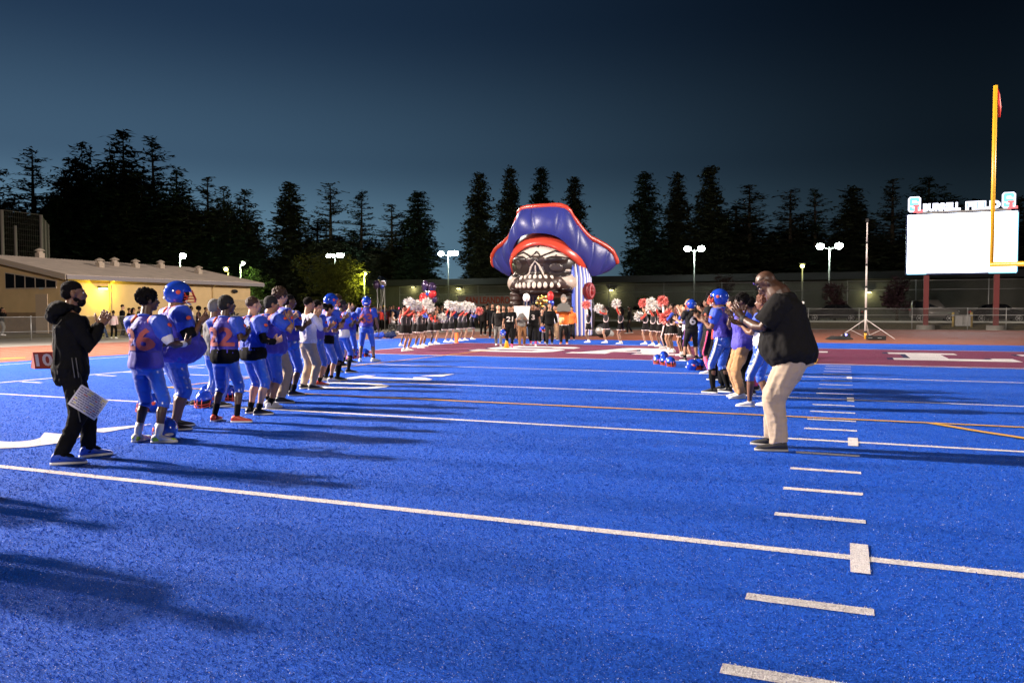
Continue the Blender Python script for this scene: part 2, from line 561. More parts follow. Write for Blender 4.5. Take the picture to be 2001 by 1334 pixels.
sheet('number_arrow', [(-8.93, 1.92), (-8.49, 1.92), (-8.52, 2.70)], 0.008, M_LINE, turf)
sheet('number_arrow', [(-9.0, 10.72), (-8.45, 10.72), (-8.50, 11.5)], 0.008, M_LINE, turf)

# turf fibres standing up near the camera (sparser with distance)
def turf_fibres():
    R_ = np.random.RandomState(5); n = 440000
    r = 2.9 * (25.0 / 2.9) ** R_.rand(n); a = math.atan2(_f.y, _f.x) + np.radians(R_.uniform(-58, 48, n))
    x = CAM.x + r * np.cos(a); y = CAM.y + r * np.sin(a)
    keep = (y < G0 - .1)
    x, y, r = x[keep], y[keep], r[keep]; n = len(x)
    ky = np.round(y / (5 * YD)) * 5 * YD; kh = np.round(y / YD) * YD
    line = (np.abs(y - ky) < .052) & (x > SX0)
    line |= (np.abs(y - kh) < .052) & (x > -.61) & (x < 0)
    line |= (np.abs(y - ky) < .307) & (x > -.105) & (x < 0)
    orange = (np.abs(y - 6.55) < .052) & (x > -12.2)
    reg = np.where((x > -10.6) & (x < -8.1) & (y > -2.2) & (y < 11.7))[0]
    for ob in turf.children:
        if ob.name.split('.')[0] not in ('yard_number', 'number_arrow'): continue
        ob.data.calc_loop_triangles()
        co = [v.co for v in ob.data.vertices]
        for t_ in ob.data.loop_triangles:
            A_, B_, C_ = (co[i] for i in t_.vertices); px_, py_ = x[reg], y[reg]
            d1 = (px_ - B_.x) * (A_.y - B_.y) - (A_.x - B_.x) * (py_ - B_.y)
            d2 = (px_ - C_.x) * (B_.y - C_.y) - (B_.x - C_.x) * (py_ - C_.y)
            d3 = (px_ - A_.x) * (C_.y - A_.y) - (C_.x - A_.x) * (py_ - A_.y)
            line[reg[((d1 >= 0) & (d2 >= 0) & (d3 >= 0)) | ((d1 <= 0) & (d2 <= 0) & (d3 <= 0))]] = True
    mi = np.where(orange, 2, np.where(line, 1, 0))
    gl = (R_.rand(n) < .013 * (.4 + 1.2 * (np.sin(x * 2.1 + np.sin(y * 1.7) * 2) * np.sin(y * 2.6 + x) > -.1))) & (mi == 0); mi = np.where(gl, 3, mi)  # a few fibres turn pale, their colour standing in for glints
    w = (.0006 * r + .0010) * R_.uniform(.6, 1.2, n); h = np.minimum(.011, .0009 * r + .0045) * R_.uniform(.5, 1.3, n) * (1 - (r / 25.5) ** 2)
    h = np.where((mi > 0) & (mi < 3), h * .45, h); w = np.where(mi == 3, w * .75, w); h = np.where(mi == 3, h * .7, h)
    t = R_.uniform(0, 2 * PI, n); dx, dy = np.cos(t) * w, np.sin(t) * w
    lx, ly = R_.normal(0, 1, n) * h * .9, R_.normal(0, 1, n) * h * .9
    z0 = .0015 + np.where((mi > 0) & (mi < 3), .0055, 0)
    V = np.empty((n, 3, 3)); V[:, 0] = np.stack([x - dx, y - dy, z0], 1); V[:, 1] = np.stack([x + dx, y + dy, z0], 1); V[:, 2] = np.stack([x + lx, y + ly, z0 + h], 1)
    me = bpy.data.meshes.new('turf_fibres'); me.vertices.add(n * 3); me.vertices.foreach_set('co', V.ravel())
    me.loops.add(n * 3); me.loops.foreach_set('vertex_index', np.arange(n * 3, dtype=np.int32))
    me.polygons.add(n); me.polygons.foreach_set('loop_start', np.arange(0, n * 3, 3, dtype=np.int32))
    for m in (M_TURF, M_LINE, M_ORANGE, mat('fibre_glint', (.42, .48, .75), .5, .5)): me.materials.append(m)
    me.polygons.foreach_set('material_index', mi.astype(np.int32)); me.update(); me.validate()
    o = link_mesh('turf_fibres', me, None, turf); o['kind'] = 'stuff'


turf_fibres()

# ------------------------------------------------------------------ chain-link fences


def chain_fence(label, pts, h, z0=0.0, rails=(), post_every=3.0, s=0.07, pr=0.03, name='chain_link_fence', group=None, top=True):
    root = empty(name, (0, 0, 0), 0, label, 'fence', group)
    wires = G(); pm = None
    L_ = 0
    rr = 0.0032

    def wire(a, b):
        a = V3(a); b = V3(b); t = nrm(b - a); x = nrm(np.cross(t, (0.01, 0.02, 1))); y = np.cross(t, x)
        v = []
        for p in (a, b):
            for k in range(3):
                q = 2 * PI * k / 3; v.append(p + (x * math.cos(q) + y * math.sin(q)) * rr)
        wires.add(v, [(0, 1, 4, 3), (1, 2, 5, 4), (2, 0, 3, 5)])
    for i in range(len(pts) - 1):
        a, b = V3((*pts[i], z0)), V3((*pts[i + 1], z0)); L = np.linalg.norm(b - a); d = (b - a) / L
        n = max(1, round(L / post_every))
        for k in range(n + (1 if i == len(pts) - 2 else 0)):
            p = a + d * L * k / n
            if pm is None:
                pm = G().cyl((0, 0, 0), (0, 0, h + 0.04), pr, 8).ell((0, 0, h + 0.05), (pr * 1.2, pr * 1.2, pr), n=8, m=5).me('post'); pm.materials.append(M_GALV)
            o = link_mesh('post', pm, None, root); o.location = p
        for z in ([h] if top else []) + list(rails):
            G().cyl(a + V3((0, 0, z)), b + V3((0, 0, z)), pr * 0.62, 6).build('rail', M_GALV, root)
        m = int((L + h) / s)
        for k in range(m):
            u = -h + k * s
            # rising to the right and to the left, clipped to the bay
            for sg in (1, -1):
                t0 = max(0, -u); t1 = min(h, L - u)
                if t1 - t0 < 0.02: continue
                x0, x1 = u + t0, u + t1
                if sg < 0: x0, x1 = L - x0, L - x1
                wire(a + d * x0 + V3((0, 0, t0 + 0.02)), a + d * x1 + V3((0, 0, t1 + 0.02)))
    o = wires.build('wire_mesh', M_WIRE, root, smooth=False); o['kind'] = 'stuff'
    return root


FR = 47.0


def farc(a0, a1, n, r=FR): return [(8 + r * math.cos(math.radians(a0 + (a1 - a0) * k / n)), 14 + r * math.sin(math.radians(a0 + (a1 - a0) * k / n))) for k in range(n + 1)]


chain_fence('low chain-link fence along the running track in front of the tan building', [(-39, -6), (-39, 14)] + farc(178, 146, 7), 1.16, 0.0, rails=(0.42,), post_every=2.9)
chain_fence('low chain-link fence with a middle rail below the glowing scoreboard', farc(112, 90, 5) + [(20, 61.0), (34, 61.0)], 1.52, 0.0, rails=(1.05,), post_every=2.6)
chain_fence('tall chain-link fence with three rails behind the parked cars', [(-46, 73), (-22, 73), (0, 73), (22, 73), (44, 73)], 3.55, 0.43, rails=(2.75, 1.15), post_every=5.2, s=0.09, pr=0.04)

# ------------------------------------------------------------------ long low hall behind the tall fence
M_HALL = mat('hall_wall', (0.055, 0.054, 0.042), rough=0.9, var=0.2, vscale=0.6)
M_HROOF = mat('hall_roof', (0.02, 0.02, 0.022), rough=0.8)
hall = empty('long_hall', (0, 90, 0), 0, 'long low olive hall with a flat dark roof behind the tall fence', 'building')
G().box((-62, 0, 0.3), (75, 14, 4.7)).build('wall', M_HALL, hall, False)
G().box((-63, -0.9, 4.71), (76, 15, 5.5)).build('roof', M_HROOF, hall, False)
for k, x in enumerate((-51, -38, -24, -9, 8, 24, 40)):
    G().box((x, -0.05, 0.35), (x + 0.5, -0.003, 4.68)).build('pilaster', M_HALL, hall, False)
M_LAMPW = mat('lamp_warm', (0.9, 0.8, 0.5), emit=(1.0, 0.86, 0.35), estr=30)


def point(name, loc, watts, col, r=0.1):
    l = bpy.data.lights.new(name, 'POINT'); l.energy = watts; l.color = col; l.shadow_soft_size = r
    o = bpy.data.objects.new(name, l); o.location = loc; C.objects.link(o); return o


def onwall(u, v, Y): return onY(u, v, Y)


for i, (u, v, lb, w) in enumerate(((808, 560, 'wall lamp with a square glow on the hall left of the balloons', 130), (897, 563, 'wall lamp glowing left of the inflatable skull', 160), (1195, 566, 'wall lamp glowing just right of the inflatable skull', 160), (1698, 570, 'wall lamp glowing on the hall behind the white mast', 120))):
    p = onwall(u, v, 89.9)
    t = empty('wall_lamp', (p.x, 89.9, p.z), 0, lb, 'lamp', 'wall lamps on the long hall')
    G().box((-0.25, -0.28, -0.06), (0.25, 0.0, 0.16)).build('housing', M_BLACK, t, False)
    G().box((-0.2, -0.26, -0.11), (0.2, -0.03, -0.062)).build('lens', M_LAMPW, t, False)
    point('wall_lamp_light', (p.x, 89.45, p.z - 0.3), w, (0.95, 0.9, 0.42), 0.08)

# ------------------------------------------------------------------ tan building on the left
M_TAN = mat('tan_stucco', (0.60, 0.43, 0.22), rough=0.9, var=0.07, vscale=1.2, bump=0.15, bscale=90)
M_TAN2 = mat('tan_block', (0.40, 0.29, 0.17), rough=0.9, var=0.08, vscale=1.5, bump=0.15)
M_WAINS = mat('brown_wainscot', (0.27, 0.18, 0.10), rough=0.9, var=0.1, vscale=2)
M_FASC = mat('fascia_paint', (0.46, 0.38, 0.30), rough=0.7)
M_GUT = mat('gutter_metal', (0.30, 0.27, 0.28), rough=0.5, metal=0.2)
M_ROOF = mat('roof_sheet', (0.68, 0.57, 0.48), rough=0.75, var=0.12, vscale=1.3)
M_GLASS = mat('dark_glass', (0.006, 0.007, 0.009), rough=0.25, spec=0.2)
M_DOOR = mat('door_paint', (0.50, 0.38, 0.26), rough=0.6)
bx, by0, by1 = -46.0, 31.6, 48.6
apx, apz = -53.3, 5.08
tb = empty('tan_building', (bx, by0, 0), 0, 'long tan single-storey building with a low pitched roof beside the track', 'building')
ox, oy = bx, by0


def L3(x, y, z): return (x - ox, y - oy, z)


g = G().add([L3(bx, by0, 0), L3(bx, by0, 3.46), L3(apx, by0, 5.0), L3(apx - 7.3, by0, 3.46), L3(apx - 7.3, by0, 0)] + [L3(bx, by1, 0), L3(bx, by1, 3.46), L3(apx, by1, 5.0), L3(apx - 7.3, by1, 3.46), L3(apx - 7.3, by1, 0)],
            [(0, 1, 2, 3, 4), (9, 8, 7, 6, 5), (0, 5, 6, 1), (1, 6, 7, 2), (2, 7, 8, 3), (3, 8, 9, 4), (4, 9, 5, 0)])
g.build('wall', M_TAN, tb, False)
G().box((0.003, 0.03, 0), (0.035, by1 - oy, 1.05)).build('wainscot', M_WAINS, tb, False)
G().box((-14.6, -0.035, 0), (0.0, -0.003, 1.35)).build('wainscot', M_WAINS, tb, False)
# roof: ribbed sheet slopes
ex, ez = -45.3, 3.66
for sg in (1, -1):
    g = G(); nn = 150; y0_, y1_ = -0.75, by1 - oy + 0.8
    for i in range(nn + 1):
        y = y0_ + (y1_ - y0_) * i / nn; dz = 0.035 if i % 2 else 0.0
        xe = ex - ox if sg > 0 else 2 * (apx - ox) - (ex - ox)
        g.v += [(xe, y, ez + dz + 0.06), (apx - ox, y, 5.17 + dz + 0.06), (xe, y, ez - 0.03), (apx - ox, y, 5.17 - 0.03)]
    for i in range(nn):
        a = i * 4; b = a + 4
        g.f += [(a, b, b + 1, a + 1), (a + 2, a + 3, b + 3, b + 2), (a, a + 2, b + 2, b)]
    g.build('roof', M_ROOF, tb, False)
G().box((ex - ox + 0.003, -0.75, ez - 0.22), (ex - ox + 0.13, by1 - oy + 0.8, ez + 0.05)).build('gutter', M_GUT, tb, False)
for yy in (-0.79, by1 - oy + 0.81):
    for sg in (1, -1):
        xe = (ex - ox) if sg > 0 else 2 * (apx - ox) - (ex - ox)
        v = [(xe, yy, ez - 0.26), (xe, yy, ez + 0.10), (apx - ox, yy, 5.17 + 0.10), (apx - ox, yy, 5.17 - 0.26)]
        G().add(v + [(x, y + 0.038, z) for x, y, z in v], [(0, 1, 2, 3), (7, 6, 5, 4), (0, 4, 5, 1), (1, 5, 6, 2), (2, 6, 7, 3), (3, 7, 4, 0)]).build('rake_board', M_FASC, tb, False)
# clerestory windows under the rake
x_l, x_r = -51.85, -47.05
for k in range(5):
    a = x_l + (x_r - x_l) * k / 5 + 0.06; b = x_l + (x_r - x_l) * (k + 1) / 5 - 0.06
    zt = lambda x: 3.97 - (x - x_l) * 0.128
    fr = G().add([L3(a - 0.06, by0 - 0.05, 2.90), L3(b + 0.06, by0 - 0.05, 2.90), L3(b + 0.06, by0 - 0.05, zt(b) + 0.06), L3(a - 0.06, by0 - 0.05, zt(a) + 0.06),
                  L3(a - 0.06, by0 - 0.004, 2.90), L3(b + 0.06, by0 - 0.004, 2.90), L3(b + 0.06, by0 - 0.004, zt(b) + 0.06), L3(a - 0.06, by0 - 0.004, zt(a) + 0.06)],
                 [(0, 1, 2, 3), (0, 4, 5, 1), (1, 5, 6, 2), (2, 6, 7, 3), (3, 7, 4, 0)]).build('window', M_FASC, tb, False)
    G().add([L3(a, by0 - 0.065, 2.97), L3(b, by0 - 0.065, 2.97), L3(b, by0 - 0.065, zt(b)), L3(a, by0 - 0.065, zt(a)), L3(a, by0 - 0.052, 2.97), L3(b, by0 - 0.052, 2.97), L3(b, by0 - 0.052, zt(b)), L3(a, by0 - 0.052, zt(a))],
            [(0, 1, 2, 3), (0, 4, 5, 1), (1, 5, 6, 2), (2, 6, 7, 3), (3, 7, 4, 0)]).build('pane', M_GLASS, fr, False)
d_ = G().box((-2.95, -0.09, 0.0), (-1.85, -0.037, 2.55)).build('door', M_DOOR, tb, False)
G().ell((-2.0, -0.13, 1.05), (0.05, 0.04, 0.05), n=8, m=5).build('handle', M_GALV, d_)
G().box((-2.6, -0.06, 2.85), (-2.25, -0.037, 3.0)).build('sign_plate', mat('pale_sign', (0.4, 0.45, 0.45)), tb, False)
# downpipes, roof vents, lamp
for yy, ztop in ((3.1, 3.5), (12.6, 3.5)):
    G().limb([(0.08, yy, 0), (0.08, yy, 3.2), (0.3, yy, 3.4), (0.62, yy, 3.52)], [0.045] * 4, 6).build('downpipe', M_TAN, tb)
vents = []
for (u, v) in ((78, 502), (195, 521), (224, 519), (265, 522), (314, 523), (388, 534)):
    # on the visible slope, found where the sight line meets the roof plane
    d = ray(u, v); best = None
    for k in range(1, 4000):
        q = CAM + d * (k * 0.03)
        zr = ez + (5.17 - ez) * (ex - q.x) / (ex - apx)
        if q.x < ex and q.y > by0 and q.z <= zr + 0.1: best = q; break
    if best is None or best.x < apx - 0.5:
        best = Vector((apx + 0.2, at(u, 640).y, 5.1)); d2 = ray(u, v); t = (apx + 0.2 - CAM.x) / d2.x; best = Vector((apx + 0.2, CAM.y + d2.y * t, 5.1))
    zr = ez + (5.17 - ez) * (ex - best.x) / (ex - apx)
    x, y = best.x - ox, best.y - oy
    g = G().box((x - 0.22, y - 0.22, zr - 0.1), (x + 0.22, y + 0.22, zr + 0.38))
    g.loft([((x, y, zr + 0.383), (0.2, 0, 0), (0, 0.2, 0)), ((x, y, zr + 0.52), (0.2, 0, 0), (0, 0.2, 0))], 10)
    g.loft([((x, y, zr + 0.523), (0.36, 0, 0), (0, 0.36, 0)), ((x, y, zr + 0.6), (0.3, 0, 0), (0, 0.3, 0)), ((x, y, zr + 0.72), (0.06, 0, 0), (0, 0.06, 0))], 10)
    g.build('roof_vent', M_FASC, tb, False)
lamp = empty('wall_lamp', (bx + 0.05, 34.0, 2.95), 0, 'bright yellow wall lamp under the eave of the tan building', 'lamp')
p_ = None
G().box((0, -0.3, 0.0), (0.32, 0.3, 0.14)).build('housing', M_BLACK, lamp, False)
G().box((0.03, -0.26, -0.06), (0.29, 0.26, -0.003)).build('lens', mat('lamp_yellow', (0.9, 0.8, 0.2), emit=(1.0, 0.82, 0.12), estr=40), lamp, False)
point('wall_lamp_light', (bx + 0.6, 34.0, 2.72), 230, (1.0, 0.84, 0.05), 0.06)
lamp2 = empty('wall_lamp', (bx + 0.05, 46.6, 3.0), 0, 'unlit dark oval wall lamp at the far end of the tan building', 'lamp')
G().ell((0.1, 0, 0), (0.14, 0.34, 0.16)).build('housing', M_BLACK, lamp2)
chain_fence('grey chain-link gate enclosure at the far end of the tan building', [(-45.6, 43.8), (-43.0, 46.0), (-43.4, 49.5)], 2.25, 0.0, rails=(1.2,), post_every=2.4, name='gate_enclosure')
# tall ball netting frame behind the building
bn = empty('backstop', (0, 0, 0), 0, 'tall backstop of steel posts and netting above the building roof', 'backstop')
pts_ = [(-5, 418), (80, 418), (88, 430), (94, 437)]
pp = []
for (u, v), Y in zip(((3, 410), (80, 420), (88, 431), (94, 438)), (52.0, 56.0, 60.0, 64.0)):
    p = onY(u, v, Y); pp.append(p)
    G().cyl((p.x, Y, 0), (p.x, Y, p.z), 0.17 if u < 85 else 0.11, 10).build('post', mat('weathered_post', (0.16, 0.14, 0.12), rough=0.8), bn)
mp_ = (pp[0] + pp[1]) / 2; mp_ = pp[0].lerp(pp[1], 0.33)
G().cyl((mp_.x, mp_.y, 0), (mp_.x, mp_.y, onY(28, 441, mp_.y).z), 0.15, 10).build('post', MATS['weathered_post'], bn)
g = G()
for i in range(3):
    a, b = pp[i], pp[i + 1]
    for k in range(17):
        z0_, z1_ = 2.5 + (a.z - 2.5) * k / 16, 2.5 + (b.z - 2.5) * k / 16
        g.cyl((a.x, a.y, z0_), (b.x, b.y, z1_), 0.012 if k % 8 else 0.045, 3)
    for k in range(20):
        q = a.lerp(b, k / 19); g.cyl((q.x, q.y, 2.5), (q.x, q.y, q.z), 0.012, 3)
o = g.build('net', mat('dark_net', (0.11, 0.095, 0.08)), bn, False); o['kind'] = 'stuff'

# ------------------------------------------------------------------ scoreboard
SY = 61.3
sbd = empty('scoreboard', (7.5, SY, 0.0), 0, 'huge glowing white scoreboard on two red posts with lit field name on top', 'scoreboard')
M_RED = mat('red_steel', (0.19, 0.035, 0.035), rough=0.5)
for x in (5.35, 9.85):
    G().box((x - 7.5 - 0.17, 0.15, 0.3), (x - 7.5 + 0.17, 0.49, 4.0)).build('post', M_RED, sbd, False)
    G().loft([((x - 7.5, 0.32, -0.05), (0.62, 0, 0), (0, 0.62, 0)), ((x - 7.5, 0.32, 0.30), (0.60, 0, 0), (0, 0.60, 0))], 20).build('footing', M_CONC, sbd, False)
G().box((3.93 - 7.5, 0.0, 4.0), (11.1 - 7.5, 0.5, 8.46)).build('cabinet', mat('navy_steel', (0.01, 0.02, 0.08), rough=0.5), sbd, False)
M_SCR = mat('screen', (0, 0, 0), emit=(0.86, 0.92, 1.0), estr=7.0)
G().box((4.02 - 7.5, -0.045, 4.12), (11.0 - 7.5, -0.003, 8.4)).build('screen', M_SCR, sbd, False)
M_SCRC = mat('screen_cyan', (0, 0, 0), emit=(0.25, 0.75, 1.0), estr=1.6)  # cyan strips added for the bluish glow along the screen's rim
G().box((4.02 - 7.5, -0.045, 4.03), (5.3 - 7.5, -0.003, 4.117)).build('screen_edge', M_SCRC, sbd, False)
G().box((9.3 - 7.5, -0.045, 4.03), (11.0 - 7.5, -0.003, 4.117)).build('screen_edge', M_SCRC, sbd, False)
G().box((11.003 - 7.5, -0.045, 4.12), (11.06 - 7.5, -0.003, 8.3)).build('screen_edge', M_SCRC, sbd, False)
M_SGN = mat('sign_glow', (0, 0, 0), emit=(0.80, 0.82, 1.0), estr=3.0)
M_SGC = mat('sign_core', (0.1, 0.2, 0.5), emit=(0.40, 0.52, 0.95), estr=1.2)


def sign_text(body, x0, x1, z0, z1, m1, m2, sy=0.0):
    for nm, bold, m, yy, ex_ in (('letter_rim', 0.075, m1, 0.0, 0.0), ('letter_face', 0.0, m2, -0.035, 0.0)):
        me = text_mesh(body, 1.0, bold, 0.012)
        X = [v.co.x for v in me.vertices]; Yv = [v.co.y for v in me.vertices]
        a, b, c_, d_ = min(X), max(X), min(Yv), max(Yv); mg = 0.0 if bold else 0.07
        for v in me.vertices:
            fx = (v.co.x - a) / (b - a); fy = (v.co.y - c_) / (d_ - c_)
            v.co = (x0 + mg + (x1 - x0 - 2 * mg) * fx, sy + yy - v.co.z, z0 + mg + (z1 - z0 - 2 * mg) * fy)
        me.update(); link_mesh(nm, me, m, sbd)


sign_text('BURRELL', 5.02 - 7.5, 7.45 - 7.5, 8.62, 9.20, M_SGN, M_SGC)
sign_text('FIELD', 7.75 - 7.5, 9.95 - 7.5, 8.62, 9.22, M_SGN, M_SGC)
G().box((4.6 - 7.5, 0.03, 8.48), (10.6 - 7.5, 0.10, 8.60)).build('sign_rail', M_GALV, sbd, False)
for xx in (4.45, 10.45):
    lg = G()
    S_ = [(0, .12), (.12, 0), (.88, 0), (1, .14), (1, .45), (.88, .58), (.3, .58), (.3, .78), (.72, .78), (.72, .68), (1, .68), (1, .88), (.88, 1), (.12, 1), (0, .86), (0, .5), (.12, .38), (.72, .38), (.72, .2), (.28, .2), (.28, .32), (0, .32)]

    def prism(poly, x0, z0, w, h, y0, y1):
        n = len(poly); v = [(x0 + a * w, y0, z0 + b * h) for a, b in poly] + [(x0 + a * w, y1, z0 + b * h) for a, b in poly]
        return G().add(v, [tuple(range(n)), tuple(range(2 * n - 1, n - 1, -1))] + [(i, (i + 1) % n, n + (i + 1) % n, n + i) for i in range(n)])
    oct_ = [(.15, 0), (.85, 0), (1, .12), (1, .88), (.85, 1), (.15, 1), (0, .88), (0, .12)]
    prism(oct_, xx - 7.5 - 0.42, 8.62, 0.84, 1.12, 0.0, 0.06).build('logo_plate', M_SGN, sbd, False)
    prism(S_, xx - 7.5 - 0.34, 8.70, 0.66, 0.98, -0.04, -0.003).build('logo_letter', mat('logo_blue', (0.1, 0.5, 0.6), emit=(0.30, 0.72, 0.78), estr=1.0), sbd, False)
    prism(LET['L'][0], xx - 7.5 - 0.08, 8.56, 0.62, 0.56, -0.09, -0.043).build('logo_letter', mat('logo_red', (0.7, 0.1, 0.1), emit=(1.0, 0.22, 0.25), estr=1.0), sbd, False)

# ------------------------------------------------------------------ goal post, mast
M_YEL = mat('goal_yellow', (0.62, 0.33, 0.018), rough=0.35, spec=0.5)
gp = empty('goal_post', (8.13, 27.9, 0), 0, 'yellow football goal post with a small red ribbon on its upright', 'goal post')
G().limb([(0, 1.6, 0), (0, 1.6, 1.9), (0, 1.3, 2.6), (0, 0.4, 3.0), (0, -0.47, 3.05)], [0.09] * 5, 12).build('base_post', M_YEL, gp)
G().cyl((-3.62, -0.47, 3.05), (3.62, -0.47, 3.05), 0.085, 12).build('crossbar', M_YEL, gp)
for sx in (-1, 1):
    up = G().cyl((sx * 3.56, -0.47, 3.05), (sx * 3.56, -0.47, 9.25), 0.068, 12).build('upright', M_YEL, gp)
    g = G().add([(sx * 3.56 + 0.05, -0.47, 9.22), (sx * 3.56 + 0.13, -0.50, 8.95), (sx * 3.56 + 0.19, -0.46, 8.5), (sx * 3.56 + 0.17, -0.45, 8.15), (sx * 3.56 + 0.10, -0.46, 8.15), (sx * 3.56 + 0.08, -0.5, 8.6),
                 (sx * 3.56 + 0.05, -0.45, 9.22), (sx * 3.56 + 0.13, -0.48, 8.95), (sx * 3.56 + 0.19, -0.44, 8.5), (sx * 3.56 + 0.17, -0.43, 8.15), (sx * 3.56 + 0.10, -0.44, 8.15), (sx * 3.56 + 0.08, -0.48, 8.6)],
                [(0, 1, 5), (1, 2, 5), (2, 3, 4, 5), (6, 11, 7), (7, 11, 8), (8, 11, 10, 9), (0, 6, 7, 1), (1, 7, 8, 2), (2, 8, 9, 3), (3, 9, 10, 4), (4, 10, 11, 5), (5, 11, 6, 0)])
    g.build('ribbon', mat('red_ribbon', (0.6, 0.03, 0.02), rough=0.5), up)
mb = at(1691, 662); mt = height_at(mb, 430)
ms_ = empty('camera_mast', mb, 0, 'tall thin white telescopic mast on a folding tripod by the track', 'mast')
zs = [0, 0.35, 1.5, 2.6, 3.7, 4.8, mt - 0.1]
for k in range(6):
    G().cyl((0, 0, zs[k]), (0, 0, zs[k + 1] - 0.004), 0.062 - 0.006 * k, 10).build('tube', M_YEL if k in (0,) else mat('mast_white', (0.50, 0.46, 0.44), rough=0.35), ms_)
    if k: G().cyl((0, 0, zs[k] - 0.05), (0, 0, zs[k] + 0.05), 0.088 - 0.007 * k, 10).build('clamp', M_BLACK, ms_)
G().box((-0.07, -0.1, mt - 0.1), (0.07, 0.12, mt + 0.06)).build('camera_head', M_BLACK, ms_, False)
for a in (195, -15, 80):
    ca, sa = math.cos(math.radians(a)), math.sin(math.radians(a))
    G().limb([(0.06 * ca, 0.06 * sa, 0.95), (1.35 * ca, 1.35 * sa, 0.03)], [0.02, 0.02], 6).build('leg', MATS['mast_white'], ms_)
    G().limb([(0.06 * ca, 0.06 * sa, 0.12), (0.72 * ca, 0.72 * sa, 0.46)], [0.014, 0.014], 6).build('brace', MATS['mast_white'], ms_)
for (u, v, sx, sy, sz, lb) in ((1699, 664, 0.12, 0.14, 0.22, 'small black equipment box beside the mast foot'), (1717, 664, 0.30, 0.16, 0.2, 'long black equipment case right of the mast')):
    p = at(u, v); b = empty('equipment_case', p, 0.2, lb, 'equipment case')
    G().box((-sx, -sy, 0.0), (sx, sy, sz * 0.7)).build('body', M_BLACK, b, False)
    G().box((-sx - 0.01, -sy - 0.01, sz * 0.7 + 0.002), (sx + 0.01, sy + 0.01, sz)).build('lid', M_BLACK, b, False)
    G().limb([(-0.08, -sy - 0.02, sz * 0.5), (-0.06, -sy - 0.06, sz * 0.5), (0.06, -sy - 0.06, sz * 0.5), (0.08, -sy - 0.02, sz * 0.5)], [0.012] * 4, 6).build('handle', M_GALV, b)
p = at(1640, 663); b = empty('cable_bundle', p, 0.1, 'coil of black cable with a small blue light on the track', 'cable')
for k in range(4):
    g = G(); n = 22
    pts3 = [((0.62 - 0.07 * k) * math.cos(2 * PI * i / n), (0.5 - 0.05 * k) * math.sin(2 * PI * i / n), 0.03 + 0.035 * k + 0.01 * math.sin(i * 1.7)) for i in range(n)]
    g.limb(pts3, [0.028] * n, 6, hint=(0, 0, 1)); g.build('coil', M_BLACK, b)
G().box((0.15, -0.1, 0.1), (0.5, 0.12, 0.3)).build('plug_box', M_BLACK, b, False)
G().ell((0.3, -0.12, 0.24), (0.05, 0.03, 0.05), n=8, m=5).build('indicator_light', mat('blue_led', (0.1, 0.1, 0.6), emit=(0.35, 0.3, 1.0), estr=6), b)
# white and red down marker pole seen behind the man
p = at(1569, 660); dm = empty('marker_pole', p, 0, 'thin red and white banded pole standing right behind the heavy man', 'marker pole')
hh = height_at(p, 589)
for k in range(5):
    G().cyl((0, 0, hh * k / 5), (0, 0, hh * (k + 1) / 5 - 0.004), 0.045 if k % 2 == 0 else 0.03, 8).build('band', M_WHITE if k % 2 == 0 else M_RED, dm)

# ------------------------------------------------------------------ bollards and utility box by the fence
for u, lb in ((1863, 'yellow bollard left of the grey utility box'), (1899, 'yellow bollard right of the grey utility box')):
    p = onY(u, 600, 62.6); b = empty('bollard', (p.x, 62.6, gz(p.x, 62.6)), 0, lb, 'bollard')
    G().cyl((0, 0, 0), (0, 0, 1.05), 0.09, 10).ell((0, 0, 1.05), (0.09, 0.09, 0.05), n=10, m=5).build('post', mat('bollard_yellow', (0.45, 0.33, 0.10)), b)
    G().cyl((0, 0, 0.8), (0, 0, 0.9), 0.094, 10).build('band', M_WHITE, b)
p = onY(1881, 600, 62.8); b = empty('utility_box', (p.x, 62.8, gz(p.x, 62.8)), 0, 'squat grey utility box between two bollards by the fence', 'utility box')
G().box((-0.5, -0.35, 0), (0.5, 0.35, 0.75)).build('body', M_GALV, b, False); G().box((-0.54, -0.39, 0.753), (0.54, 0.39, 0.83)).build('lid', M_GALV, b, False)
G().box((-0.01, -0.365, 0.08), (0.01, -0.353, 0.7)).build('door_seam', M_BLACK, b, False)


